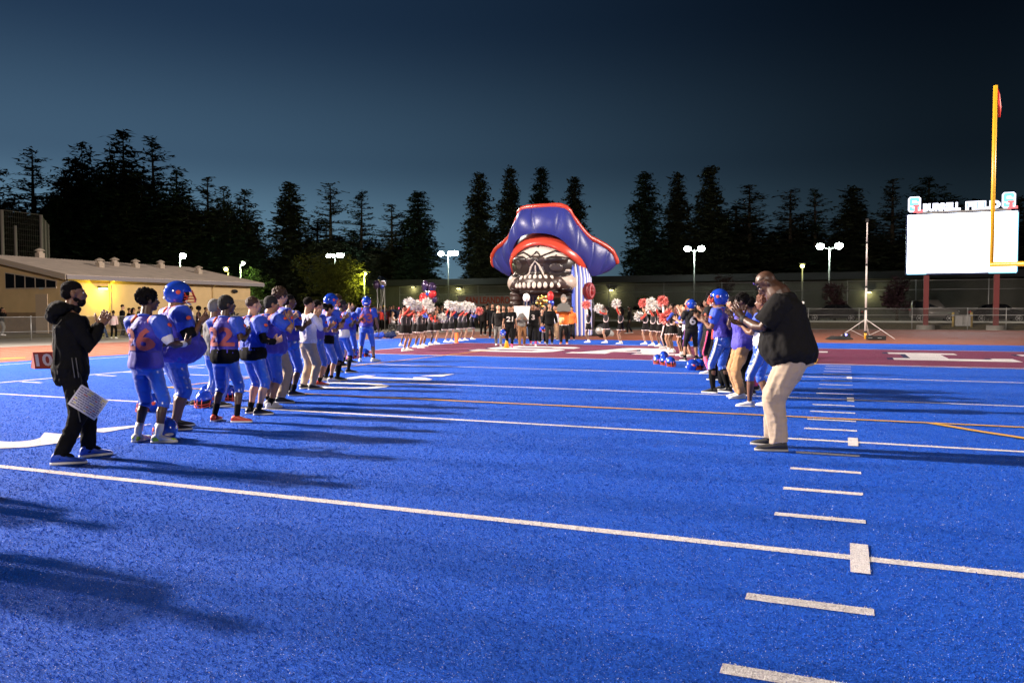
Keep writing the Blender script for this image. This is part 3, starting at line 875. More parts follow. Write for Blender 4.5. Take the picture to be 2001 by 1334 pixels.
# ------------------------------------------------------------------ parked cars
def car(p, L, paint, label, kind, rz=0.0, lights=False):
    root = empty('parked_car', p, rz, label, 'car', 'cars parked behind the fence')
    k = L / 4.6
    if kind == 'sedan': prof = [(-2.3, .42), (-2.25, .78), (-1.7, .95), (-1.15, 1.38), (-.2, 1.46), (.5, 1.40), (1.15, .98), (2.05, .84), (2.3, .62), (2.28, .3), (-2.2, .3)]
    else: prof = [(-2.3, .5), (-2.28, 1.05), (-2.1, 1.72), (-1.4, 1.8), (.35, 1.78), (1.0, 1.15), (2.1, 1.02), (2.3, .8), (2.28, .36), (-2.2, .36)]
    zb = 0.98 if kind == 'sedan' else 1.12
    secs = []
    g = G()
    for yy, inset in ((-0.92, 0.06), (-0.86, 0.0), (0.86, 0.0), (0.92, 0.06)):
        g.v += [(x * k * (1 - inset * 0.4), yy * (0.80 if z > zb + 0.1 else 1.0), z - (inset * 0.4 if z > 0.5 else -inset * 0.4)) for x, z in prof]
    n = len(prof)
    for i in range(3):
        for j in range(n): g.f.append((i * n + j, i * n + (j + 1) % n, (i + 1) * n + (j + 1) % n, (i + 1) * n + j))
    g.f += [tuple(range(n)), tuple(range(4 * n - 1, 3 * n - 1, -1))]
    g.build('body', paint, root, True)
    for sy in (-1, 1):
        top = 1.34 if kind == 'sedan' else 1.66
        x0, x1 = (-1.25, .85) if kind == 'sedan' else (-1.95, .75)
        for a, b_ in ((x0, (x0 + x1) / 2 - 0.05), ((x0 + x1) / 2 + 0.05, x1)):
            sl = 0.32
            v = [(a * k, sy * 0.90, zb + .03), (b_ * k, sy * 0.90, zb + .03), ((b_ - (sl if b_ == x1 else 0)) * k, sy * 0.765, top), ((a + (sl * .7 if a == x0 else 0)) * k, sy * 0.765, top)]
            G().add(v + [(x, y * 0.94, z) for x, y, z in v], [(0, 1, 2, 3), (7, 6, 5, 4), (0, 4, 5, 1), (1, 5, 6, 2), (2, 6, 7, 3), (3, 7, 4, 0)]).build('window', M_GLASS, root, False)
    for x in (-1.42, 1.42):
        for sy in (-1, 1):
            w = G().cyl((x * k, sy * 0.70, .33), (x * k, sy * 0.94, .33), .33, 20).build('wheel', M_BLACK, root)
            h = G().cyl((x * k, sy * 0.945, .33), (x * k, sy * 0.95, .33), .10, 8)
            for q in range(5):
                a = 2 * PI * q / 5; h.cyl((x * k + 0.08 * math.cos(a), sy * 0.948, .33 + 0.08 * math.sin(a)), (x * k + 0.21 * math.cos(a), sy * 0.948, .33 + 0.21 * math.sin(a)), 0.025, 4)
            g2 = G(); pr = [(x * k + 0.22 * math.cos(2 * PI * q / 16), sy * 0.948, .33 + 0.22 * math.sin(2 * PI * q / 16)) for q in range(17)]
            g2.limb(pr, [0.018] * 17, 5, round_ends=False); h.add(g2.v, g2.f); h.build('rim', M_GALV, w)
    for sy in (-1, 1):
        G().ell((2.24 * k, sy * .68, .68 if kind == 'sedan' else .86), (.08, .17, .08), n=8, m=5).build('headlight', M_WHITE, root)
        G().ell((-2.26 * k, sy * .72, .82 if kind == 'sedan' else 1.0), (.06, .12, .12), n=8, m=5).build('tail_light', mat('tail_red', (0.4, 0.02, 0.02), rough=0.3), root)
    G().box((-.5 * k, -.99, zb + .02), (-.3 * k + 1.0 * k, -.93, zb + .06)).build('trim', M_GALV, root, False)
    return root


GZ = 0.437
for (u0, u1, Y, paint, lb, kd, fl) in (
        (1572, 1686, 67.5, mat('paint_dark_grey', (0.035, 0.035, 0.038), rough=0.3, coat=0.6), 'dark grey sedan parked between the heavy man and the white mast', 'sedan', PI),
        (1778, 1872, 66.8, mat('paint_silver', (0.20, 0.19, 0.18), rough=0.35, metal=0.3, coat=0.6), 'silver sport utility car parked behind the left scoreboard post', 'suv', 0.0),
        (1893, 2010, 67.2, mat('paint_black', (0.012, 0.012, 0.014), rough=0.25, coat=0.7), 'black sedan parked behind the right scoreboard post', 'sedan', 0.0),
        (1222, 1300, 70.0, mat('paint_pale', (0.30, 0.28, 0.18), rough=0.4), 'pale yellowish car partly hidden behind the right-hand cheerleaders', 'sedan', 0.0)):
    a, b = onY(u0, 600, Y), onY(u1, 600, Y)
    car(Vector(((a.x + b.x) / 2, Y, GZ)), b.x - a.x, paint, lb, kd, fl)

# ------------------------------------------------------------------ banner on the fence, left of the inflatable
bp_ = onY(940, 600, 71.0)
a, b = onY(895, 578, 71), onY(1000, 578, 71); zb_, zt_ = onY(940, 634, 71).z, a.z
ban = empty('fence_banner', (a.x, 71.0, 0), 0, 'wide faded white banner with red lettering hung left of the inflatable', 'banner')
W = b.x - a.x
G().box((0, 0, zb_ + 0.55 * (zt_ - zb_)), (W, 0.03, zt_)).build('banner_cloth', mat('banner_white', (0.34, 0.31, 0.27), var=0.25, vscale=1.5), ban, False)
me = text_mesh('SAN LEANDRO', 1.0, 0.03, 0.01)
X = [v.co.x for v in me.vertices]; Yv = [v.co.y for v in me.vertices]
for v in me.vertices:
    v.co = (0.9 + (W - 1.1) * (v.co.x - min(X)) / (max(X) - min(X)), -0.02 - v.co.z, zb_ + (zt_ - zb_) * (0.72 + 0.24 * (v.co.y - min(Yv)) / (max(Yv) - min(Yv))))
me.update(); link_mesh('red_lettering', me, mat('banner_red', (0.42, 0.07, 0.03)), ban)
G().box((0.3, -0.01, zb_ - 0.6), (W, 0.02, zb_ + 0.53 * (zt_ - zb_))).build('lower_cloth', mat('banner_grey', (0.20, 0.19, 0.17), var=0.3, vscale=2), ban, False)
for x in (0.02, W * 0.5, W - 0.02): G().cyl((x, 0.08, 0.4), (x, 0.08, zt_ + 0.05), 0.04, 6).build('post', M_GALV, ban)

# ------------------------------------------------------------------ parking-lot lamps
M_LAMPG = mat('lamp_cool', (0.9, 1, 0.95), emit=(0.86, 1.0, 0.90), estr=60)
M_LAMPY = mat('lamp_sodium', (1, 0.9, 0.3), emit=(0.95, 0.95, 0.25), estr=12)
M_POLE = mat('lamp_pole', (0.30, 0.31, 0.30), rough=0.5)


def lot_lamp(u, v, Y, heads, label, m=None, watts=350, col=(0.80, 1.0, 0.85), r=0.30, group='parking lot lamps'):
    p = onY(u, v, Y); z = p.z
    root = empty('street_lamp', (p.x, Y, 0.3), 0, label, 'lamp', group)
    z -= 0.3
    G().cyl((0, 0, 0), (0, 0, z), 0.09, 8, 0.06).build('pole', M_POLE, root)
    for hx in heads:
        if hx: G().limb([(0, 0, z - 0.25), (hx * 0.5, 0, z - 0.12), (hx * 0.86, 0, z + 0.12)], [0.045] * 3, 6).build('arm', M_POLE, root)
        G().box((hx - 0.26, -0.22, z + 0.26), (hx + 0.26, 0.22, z + 0.34)).build('housing', M_POLE, root, False)
        G().ell((hx, -0.05, z + 0.05), (r * 1.25, r * 1.1, r * 1.05), n=14, m=9).build('lens', m or M_LAMPG, root)  # lens ball oversized to take in the glow around the head
    if watts: point('lot_lamp_light', (p.x, Y - 0.4, z - 0.2), watts, col, 0.3)
    return root


lot_lamp(1357, 487, 84, (-0.75, 0.75), 'lit twin-headed lamp behind the right row of cheerleaders')
lot_lamp(1621, 482, 80, (-0.85, 0.85), 'lit twin-headed lamp left of the white mast')
lot_lamp(876, 496, 86, (-1.0, 0.35, 1.0), 'lit triple-headed lamp left of the inflatable skull')
lot_lamp(655, 500, 92, (-1.1, -0.3, 0.6, 1.15), 'lit lamp cluster just above the round yellow-green tree')
lot_lamp(352, 501, 66, (0.45,), 'single lit lamp above the tan building roof', col=(0.62, 1.0, 0.45), watts=1300)
lot_lamp(470, 516, 74, (0.45,), 'small dimmer lamp over the far corner of the building roof', col=(0.7, 1.0, 0.4), watts=900, r=0.16)
lot_lamp(446, 527, 70, (-0.3,), 'short yellow lamp near the end of the building roof', m=M_LAMPY, watts=120, col=(1, 0.85, 0.2), r=0.2)
lot_lamp(712, 536, 78, (0.2,), 'yellow lamp hidden against the right side of the round tree', m=M_LAMPY, watts=1100, col=(0.9, 0.95, 0.15), r=0.12)
lot_lamp(1568, 521, 78, (0.0,), 'small yellow-topped lamp on a thin dark pole above the heavy man', m=M_LAMPY, watts=20, col=(1, 0.9, 0.2), r=0.16)
# ------------------------------------------------------------------ trees
M_TRUNK = mat('bark', (0.045, 0.032, 0.022), rough=1)
M_NEED = mat('needles', (0.018, 0.030, 0.018), rough=0.9, spec=0.1, var=0.5, vscale=0.8)
M_NEED2 = mat('needles_brown', (0.028, 0.032, 0.018), rough=0.9, spec=0.1, var=0.5, vscale=0.8)


def leaf_tris(g, p, s, n, r, flat=1.0):
    for _ in range(n):
        c = V3((p[0] + r.gauss(0, s * .5), p[1] + r.gauss(0, s * .5), p[2] + r.gauss(0, s * .35 * flat)))
        a = V3((r.uniform(-1, 1), r.uniform(-1, 1), r.uniform(-.6, .6) * flat)) * s * .8
        b = V3((r.uniform(-1, 1), r.uniform(-1, 1), r.uniform(-.6, .6) * flat)) * s * .55
        k = len(g.v)
        g.v += [tuple(c - a), tuple(c + b), tuple(c + a * .9 - b * .2)]; g.f.append((k, k + 1, k + 2))


def conifer(seed, H=20.0, R=3.0, style='dense'):
    r = random.Random(seed); g = G(); t = G()
    t.limb([(0, 0, 0), (r.uniform(-.1, .1), 0, H * .5), (r.uniform(-.2, .2), 0, H * .985)], [0.42, 0.26, 0.05], 7)
    if style == 'dense':
        z = 0.5
        while z < H:
            f = z / H
            prof = (1 - f) ** 0.62 * (1.0 - 0.25 * math.exp(-((f - 0.0) / .12) ** 2)) * (1 + 0.10 * math.sin(z * 1.9 + seed)) + .06
            nb = 8 if f < .85 else 5
            for _ in range(nb):
                a = r.uniform(0, 2 * PI); L = R * prof * r.uniform(.55, 1.18) * 1.25
                ca, sa = math.cos(a), math.sin(a); m = max(2, int(L / .42))
                for j in range(1, m + 1):
                    q = j / m
                    leaf_tris(g, (ca * L * q, sa * L * q, z - .28 * L * q * q + .1 * L * q), .66, 6, r, .7)
            z += r.uniform(.26, .42)
        leaf_tris(g, (0, 0, H - .2), .4, 8, r)
    elif style == 'sparse':
        z = H * .12
        while z < H:
            f = z / H; low = f < .55
            prof = (1 - f) ** .75 + .08
            nb = 9 if low else 5
            for _ in range(nb):
                a = r.uniform(0, 2 * PI); L = R * prof * r.uniform(.5, 1.3) * 1.3
                if not low and r.random() < .12: continue
                z0_ = z; z = z0_ + r.uniform(-.5, .5)
                ca, sa = math.cos(a), math.sin(a); m = max(2, int(L / .4)); up = r.uniform(.05, .45) if not low else r.uniform(-.1, .2)
                tip = (ca * L, sa * L, z + up * L)
                t.limb([(0, 0, z), (ca * L * .5, sa * L * .5, z + up * L * .35), tip], [.07, .045, .02], 4, round_ends=False)
                for j in range(1, m + 1):
                    q = j / m
                    if not low and r.random() < .18: continue
                    leaf_tris(g, (ca * L * q, sa * L * q, z + up * L * q * q + .12), .72 if low else .52, 7, r, .6)
                z = z0_
            z += r.uniform(.3, .5) if low else r.uniform(.55, 1.0)
        leaf_tris(g, (0, 0, H - .1), .28, 8, r)
    else:   # broad cypress with several leaders
        heads = [(r.uniform(-R * .55, R * .55), r.uniform(-R * .4, R * .4), H * r.uniform(.72, .97)) for _ in range(5)] + [(0, 0, H)]
        for hx, hy, hz in heads:
            t.limb([(0, 0, H * .2), (hx * .7, hy * .7, H * .5), (hx, hy, hz * .99)], [.3, .18, .04], 5)
            z = H * .06
            while z < hz:
                f = z / hz
                for _ in range(6 if f < .8 else 3):
                    a = r.uniform(0, 2 * PI); L = R * .85 * ((1 - f) ** .6 + .07) * r.uniform(.5, 1.35)
                    if f > .7 and r.random() < .3: continue
                    ca, sa = math.cos(a), math.sin(a); m = max(2, int(L / .5))
                    cx, cy = hx * min(1, f * 1.3), hy * min(1, f * 1.3); up = r.uniform(.1, .6)
                    for j in range(1, m + 1):
                        q = j / m; leaf_tris(g, (cx + ca * L * q, cy + sa * L * q, z + up * L * q * q), .78, 6, r, .6)
                z += r.uniform(.42, .75)
            leaf_tris(g, (hx, hy, hz), .32, 7, r)
    tm, gm = t.me('trunk'), g.me('crown', False)
    return tm, gm


PROT = {}
for st, n in (('dense', 3), ('sparse', 3), ('broad', 3)):
    for k in range(n):
        tm, gm = conifer(31 * k + len(st) + 5, 20.0, {'dense': 3.2, 'sparse': 3.3, 'broad': 5.2}[st], st)
        tm.materials.append(M_TRUNK); gm.materials.append(M_NEED if k % 2 else M_NEED2); PROT[st, k] = (tm, gm)


def tree(u, v, Y, wpx, st, k, label, rz=0.0):
    p = onY(u, v, Y); H = p.z
    w = wpx / 1574.0 * ((p - CAM).dot(_f)) * {'dense': 1.15, 'sparse': 1.35, 'broad': 1.3}[st]
    root = empty('conifer_tree', (p.x, Y, 0), rz, label, 'tree', 'dark conifers beyond the field')
    base = {'dense': 6.6, 'sparse': 7.4, 'broad': 10.5}[st]
    root.scale = (w / base, w / base, H / 20.0)
    tm, gm = PROT[st, k]
    link_mesh('trunk', tm, None, root); o = link_mesh('crown', gm, None, root); o['kind'] = 'stuff'


TR = [
    (-12, 330, 82, 120, 'broad', 0, 'dark conifer cut off by the left picture edge'),
    (62, 293, 86, 105, 'sparse', 0, 'dark conifer with a bare leader behind the left backstop'),
    (112, 385, 80, 90, 'broad', 1, 'low dark conifer filling the gap right of the backstop'),
    (160, 283, 88, 110, 'broad', 2, 'dark conifer with twin tips left of the tallest left tree'),
    (240, 258, 90, 150, 'broad', 0, 'tallest dark conifer of the left cluster'),
    (300, 277, 92, 110, 'sparse', 1, 'dark conifer with a thin bare spire right of the tallest'),
    (345, 330, 88, 110, 'broad', 1, 'dark conifer stepping down right of the thin spire'),
    (405, 346, 92, 90, 'sparse', 2, 'airy dark conifer above the middle of the tan roof'),
    (437, 368, 90, 80, 'broad', 2, 'dark conifer above the single roof-side lamp'),
    (478, 372, 94, 95, 'broad', 0, 'rounded dark conifer ending the left cluster'),
    (566, 361, 98, 92, 'dense', 0, 'thick pointed conifer standing first right of the sky gap'),
    (645, 359, 100, 95, 'sparse', 0, 'conifer with open tiered top above the round tree'),
    (705, 380, 100, 82, 'sparse', 1, 'thin topped conifer right of the lamp cluster'),
    (765, 399, 98, 85, 'sparse', 2, 'short airy conifer between two denser ones'),
    (818, 377, 96, 84, 'dense', 1, 'dense conifer left of the bright sky gap'),
    (937, 341, 100, 72, 'dense', 2, 'tall narrow conifer left of the pirate hat'),
    (997, 331, 102, 66, 'dense', 0, 'tall narrow conifer just above the left of the pirate hat'),
    (1057, 331, 104, 66, 'dense', 1, 'tall narrow conifer directly above the pirate hat'),
    (1122, 349, 102, 66, 'dense', 2, 'tall narrow conifer above the right of the pirate hat'),
    (1262, 340, 100, 82, 'dense', 1, 'tall dark conifer right of the inflatable, first of its row'),
    (1325, 343, 104, 76, 'dense', 0, 'tall dark conifer above the twin lamp, second of its row'),
    (1388, 328, 102, 86, 'dense', 2, 'tallest dark conifer of the right-hand row'),
    (1465, 361, 104, 112, 'sparse', 2, 'broad conifer with a tufted tip above the heavy man'),
    (1545, 371, 106, 100, 'sparse', 0, 'tiered conifer right of the tufted one'),
    (1595, 376, 104, 84, 'sparse', 1, 'airy conifer above the small yellow lamp'),
    (1668, 369, 106, 105, 'dense', 0, 'faint conifer just left of the white mast top'),
    (1745, 350, 104, 105, 'sparse', 2, 'faint conifer left of the scoreboard'),
    (1815, 346, 108, 120, 'broad', 1, 'faint conifer rising behind the left end of the scoreboard'),
    (1905, 392, 106, 130, 'broad', 2, 'faint conifer behind the scoreboard name letters'),
    (1990, 385, 108, 130, 'broad', 0, 'faint conifer at the right picture edge'),
    (1510, 455, 112, 140, 'broad', 1, 'low dark conifer filling in behind the heavy man'),
    (1630, 470, 112, 150, 'broad', 2, 'low dark conifer between the lamp and the mast'),
    (1420, 450, 114, 130, 'broad', 0, 'low dark conifer behind the tufted conifer'),
    (1780, 470, 112, 150, 'broad', 0, 'low dark conifer behind the scoreboard legs'),
    (600, 470, 104, 130, 'broad', 1, 'low dark conifer behind the round tree'),
    (740, 470, 106, 140, 'broad', 2, 'low dark conifer behind the silver balloons'),
    (530, 520, 100, 90, 'broad', 0, 'lowest dark conifer closing the gap beside the round tree'),
    (200, 400, 84, 130, 'broad', 1, 'lower dark conifer just above the roof vents'),
    (330, 430, 84, 130, 'broad', 2, 'lower dark conifer above the building eave'),
    (450, 440, 86, 110, 'broad', 1, 'lower dark conifer above the far roof end'),
    (130, 350, 86, 120, 'broad', 2, 'mid-height dark conifer filling the left cluster near the backstop'),
    (205, 330, 84, 130, 'broad', 1, 'mid-height dark conifer in front of the tallest left tree'),
    (275, 335, 86, 130, 'broad', 0, 'mid-height dark conifer in the heart of the left cluster'),
    (370, 385, 86, 120, 'broad', 2, 'mid-height dark conifer above the right half of the roof'),
    (1440, 400, 118, 170, 'broad', 1, 'distant dark conifer filling the gap left of the tufted one'),
    (1570, 420, 118, 180, 'broad', 2, 'distant dark conifer filling the gap above the yellow lamp'),
    (1350, 440, 120, 140, 'broad', 0, 'distant dark conifer behind the tallest of the right row'),
    (1850, 420, 118, 190, 'broad', 0, 'distant dark conifer behind the middle of the scoreboard'),
    (1295, 470, 118, 90, 'broad', 2, 'distant dark conifer between the first two of the right row'),
    (967, 450, 118, 90, 'broad', 1, 'distant dark conifer between the two trees left of the pirate hat'),
    (160, 370, 92, 150, 'broad', 0, 'distant dark conifer behind the twin-tipped one'),
    (320, 380, 96, 150, 'broad', 1, 'distant dark conifer behind the thin bare spire'),
    (420, 410, 98, 150, 'broad', 2, 'distant dark conifer behind the roof-side lamp'),
    (70, 380, 92, 140, 'broad', 1, 'distant dark conifer behind the backstop corner'),
    (620, 430, 108, 150, 'broad', 0, 'distant dark conifer behind the lamp cluster'),
    (15, 400, 80, 110, 'broad', 2, 'mid-height dark conifer at the far left edge'),
    (690, 450, 104, 130, 'broad', 1, 'mid-height dark conifer between the lamp cluster and the balloons'),
    (790, 440, 104, 110, 'broad', 0, 'mid-height dark conifer left of the triple lamp'),
    (1700, 430, 112, 150, 'broad', 1, 'mid-height dark conifer behind the top of the white mast'),
    (40, 420, 84, 130, 'broad', 2, 'lower dark conifer behind the backstop netting'),
]
for i, t in enumerate(TR): tree(*t, rz=i * 1.3)


def round_tree(u, v, Y, wpx, H0, label, rgb, n=900, s=0.3, seed=0, zb=0.25, name='round_tree', hpx=None):
    p = onY(u, v, Y); H = p.z; w = wpx / 1574.0 * ((p - CAM).dot(_f)) / 2
    r = random.Random(seed); root = empty(name, (p.x, Y, 0.35), 0, label, 'tree' if name != 'bush' else 'bush')
    t = G(); g = G()
    t.limb([(0, 0, 0), (0, 0, H * .35)], [.14, .1], 6)
    for k in range(9):
        a = r.uniform(0, 2 * PI); t.limb([(0, 0, H * .3), (math.cos(a) * w * .6, math.sin(a) * w * .6, H * r.uniform(.55, .85))], [.07, .02], 5)
    lobes = [(r.uniform(-.55, .55) * w, r.uniform(-.55, .55) * w, H * r.uniform(zb + .12, .84), r.uniform(.32, .5) * w) for _ in range(16)]
    for i in range(n):
        lx, ly, lz, lr = lobes[i % 16]
        d = nrm((r.gauss(0, 1), r.gauss(0, 1), r.gauss(0, 1))) * lr * r.uniform(.6, 1.08)
        z = max(H * zb * .9, min(H, lz + d[2] * .9)); leaf_tris(g, (lx + d[0], ly + d[1], z - .35), s, 4, r)
    t.build('trunk', M_TRUNK, root)
    o = g.build('crown', mat('leaf_' + label[:12], rgb, rough=0.8, spec=0.2, var=0.5, vscale=1.5), root, False); o['kind'] = 'stuff'


round_tree(645, 497, 76, 158, 5, 'round yellow-green tree behind the left row of players', (0.10, 0.10, 0.018), 2600, .30, 3, .12)
round_tree(385, 516, 72, 60, 5, 'bright green leafy tree lit by the lamp above the roof', (0.10, 0.15, 0.04), 700, .3, 5)
round_tree(492, 519, 78, 75, 5, 'bright green leafy tree beyond the roof end', (0.10, 0.15, 0.04), 800, .3, 6)
round_tree(440, 528, 80, 70, 5, 'dim green leafy tree between the two roof-side lamps', (0.06, 0.10, 0.03), 700, .3, 8)
round_tree(1415, 520, 76, 55, 5, 'small sparse purple-leaved tree behind the man with raised arms', (0.06, 0.03, 0.028), 260, .28, 9, .3)
round_tree(1500, 520, 77, 50, 5, 'small sparse tree with yellowing tips above the heavy man', (0.08, 0.05, 0.02), 200, .26, 10, .3)
round_tree(1632, 548, 70, 48, 5, 'small dark purple-leaved tree behind the dark sedan', (0.055, 0.025, 0.03), 330, .25, 11, .3)
round_tree(1754, 537, 70, 62, 5, 'larger dark purple-leaved tree left of the scoreboard post', (0.055, 0.028, 0.035), 480, .26, 12, .3)
round_tree(1267, 575, 71, 55, 3, 'green clipped bush behind the right-hand cheerleaders', (0.07, 0.085, 0.015), 500, .2, 13, .05, name='bush')
round_tree(858, 580, 71.8, 60, 3, 'dark green bush beside the banner', (0.03, 0.05, 0.02), 400, .2, 14, .05, name='bush')

# ================================================================== PEOPLE
SKIN = {
    'dark': mat('skin_dark', (0.075, 0.036, 0.022), rough=0.42, spec=0.5),
    'brown': mat('skin_brown', (0.17, 0.080, 0.045), rough=0.45, spec=0.45),
    'tan': mat('skin_tan', (0.33, 0.17, 0.10), rough=0.48, spec=0.4),
    'light': mat('skin_light', (0.52, 0.30, 0.20), rough=0.5, spec=0.4),
}
HAIR = {
    'black': mat('hair_black', (0.0045, 0.0035, 0.0035), rough=0.9, spec=.15, bump=0.6, bscale=90),
    'brown': mat('hair_brown', (0.045, 0.022, 0.012), rough=0.6, bump=0.6, bscale=90),
    'red': mat('hair_reddish', (0.12, 0.04, 0.02), rough=0.6, bump=0.6, bscale=90),
    'blond': mat('hair_blond', (0.25, 0.14, 0.06), rough=0.6, bump=0.5, bscale=90),
}


def cloth(name, rgb, rough=0.8, **k):
    k.setdefault('bump', 0.35); k.setdefault('bscale', 14); k.setdefault('sheen', 0.15)
    return mat(name, rgb, rough, **k)


M_JB = cloth('jersey_blue', (0.018, 0.066, 0.50), 0.6)
M_JP = cloth('jersey_warm_tint', (0.060, 0.048, 0.38), 0.65)  # violet cast of warm light on blue cloth is put into this colour
M_PB = mat('pants_blue', (0.012, 0.078, 0.48), 0.27, 0.8, bump=0.3, bscale=11, sheen=0.3)
M_KH = cloth('khaki', (0.42, 0.31, 0.20), 0.85)
M_KH2 = cloth('pale_khaki', (0.40, 0.31, 0.225), 0.85)
M_TS = cloth('black_tshirt', (0.010, 0.0095, 0.0095), 0.9, sheen=0.0, spec=.15)
M_BK = cloth('black_cloth', (0.0055, 0.0055, 0.006), 0.9, sheen=0.0, spec=.12)
M_BK2 = cloth('charcoal_cloth', (0.018, 0.017, 0.017), 0.9, sheen=0.0, spec=.15)
M_GR = cloth('grey_cloth', (0.14, 0.135, 0.13), 0.9)
M_WH = cloth('white_cloth', (0.72, 0.69, 0.70), 0.85)
M_RED_C = cloth('red_cloth', (0.55, 0.035, 0.02), 0.75)
M_OR = cloth('orange_cloth', (0.75, 0.16, 0.02), 0.8)
M_TEAL = cloth('teal_cloth', (0.02, 0.12, 0.13), 0.8)
M_PINK = cloth('pink_cloth', (0.80, 0.08, 0.22), 0.7)
M_JEAN = cloth('denim', (0.06, 0.10, 0.19), 0.85)
M_BRN = cloth('brown_cloth', (0.20, 0.09, 0.035), 0.85)
M_SHW = mat('shoe_white', (0.75, 0.73, 0.70), 0.5)
M_SHB = mat('shoe_black', (0.012, 0.012, 0.012), 0.4)
M_SHBL = mat('shoe_blue', (0.02, 0.07, 0.42), 0.4)
M_SHR = mat('shoe_red', (0.60, 0.07, 0.03), 0.4)
M_SHL = mat('shoe_lime', (0.50, 0.75, 0.02), 0.4)
M_STR = mat('stripe_orange', (0.70, 0.10, 0.05), 0.7)
M_HB = mat('helmet_blue', (0.012, 0.055, 0.46), 0.13, 0.6, coat=1.0)
M_MASK = mat('mask_red', (0.62, 0.06, 0.02), 0.3, 0.6)
M_DARK = mat('dark_padding', (0.008, 0.008, 0.010), 0.8)
M_EYEW = mat('eye_white', (0.7, 0.68, 0.65), 0.3)
M_NUM = mat('number_white', (0.70, 0.64, 0.60), 0.7)
M_LIP = mat('lip', (0.14, 0.05, 0.045), 0.5)


def rotx(a): c, s = math.cos(a), math.sin(a); return np.array([[1, 0, 0], [0, c, -s], [0, s, c]])
def roty(a): c, s = math.cos(a), math.sin(a); return np.array([[c, 0, s], [0, 1, 0], [-s, 0, c]])
def rotz(a): c, s = math.cos(a), math.sin(a); return np.array([[c, -s, 0], [s, c, 0], [0, 0, 1]])


def ik(a, b, l1, l2, hint):
    a, b = V3(a), V3(b); d = b - a; L = np.linalg.norm(d); mx = (l1 + l2) * 0.995
    if L > mx: b = a + d / L * mx; d = b - a; L = mx
    t = d / L; x = (l1 * l1 - l2 * l2 + L * L) / (2 * L); h = math.sqrt(max(0, l1 * l1 - x * x))
    q = V3(hint); q = q - t * np.dot(q, t); q = nrm(q)
    return a + t * x + q * h, b


TORSO = [(-.13, .085, .08), (-.06, .150, .115), (0, .172, .122), (.10, .152, .108), (.20, .142, .102), (.32, .160, .114), (.42, .176, .118), (.49, .165, .098), (.54, .115, .08), (.585, .062, .060)]


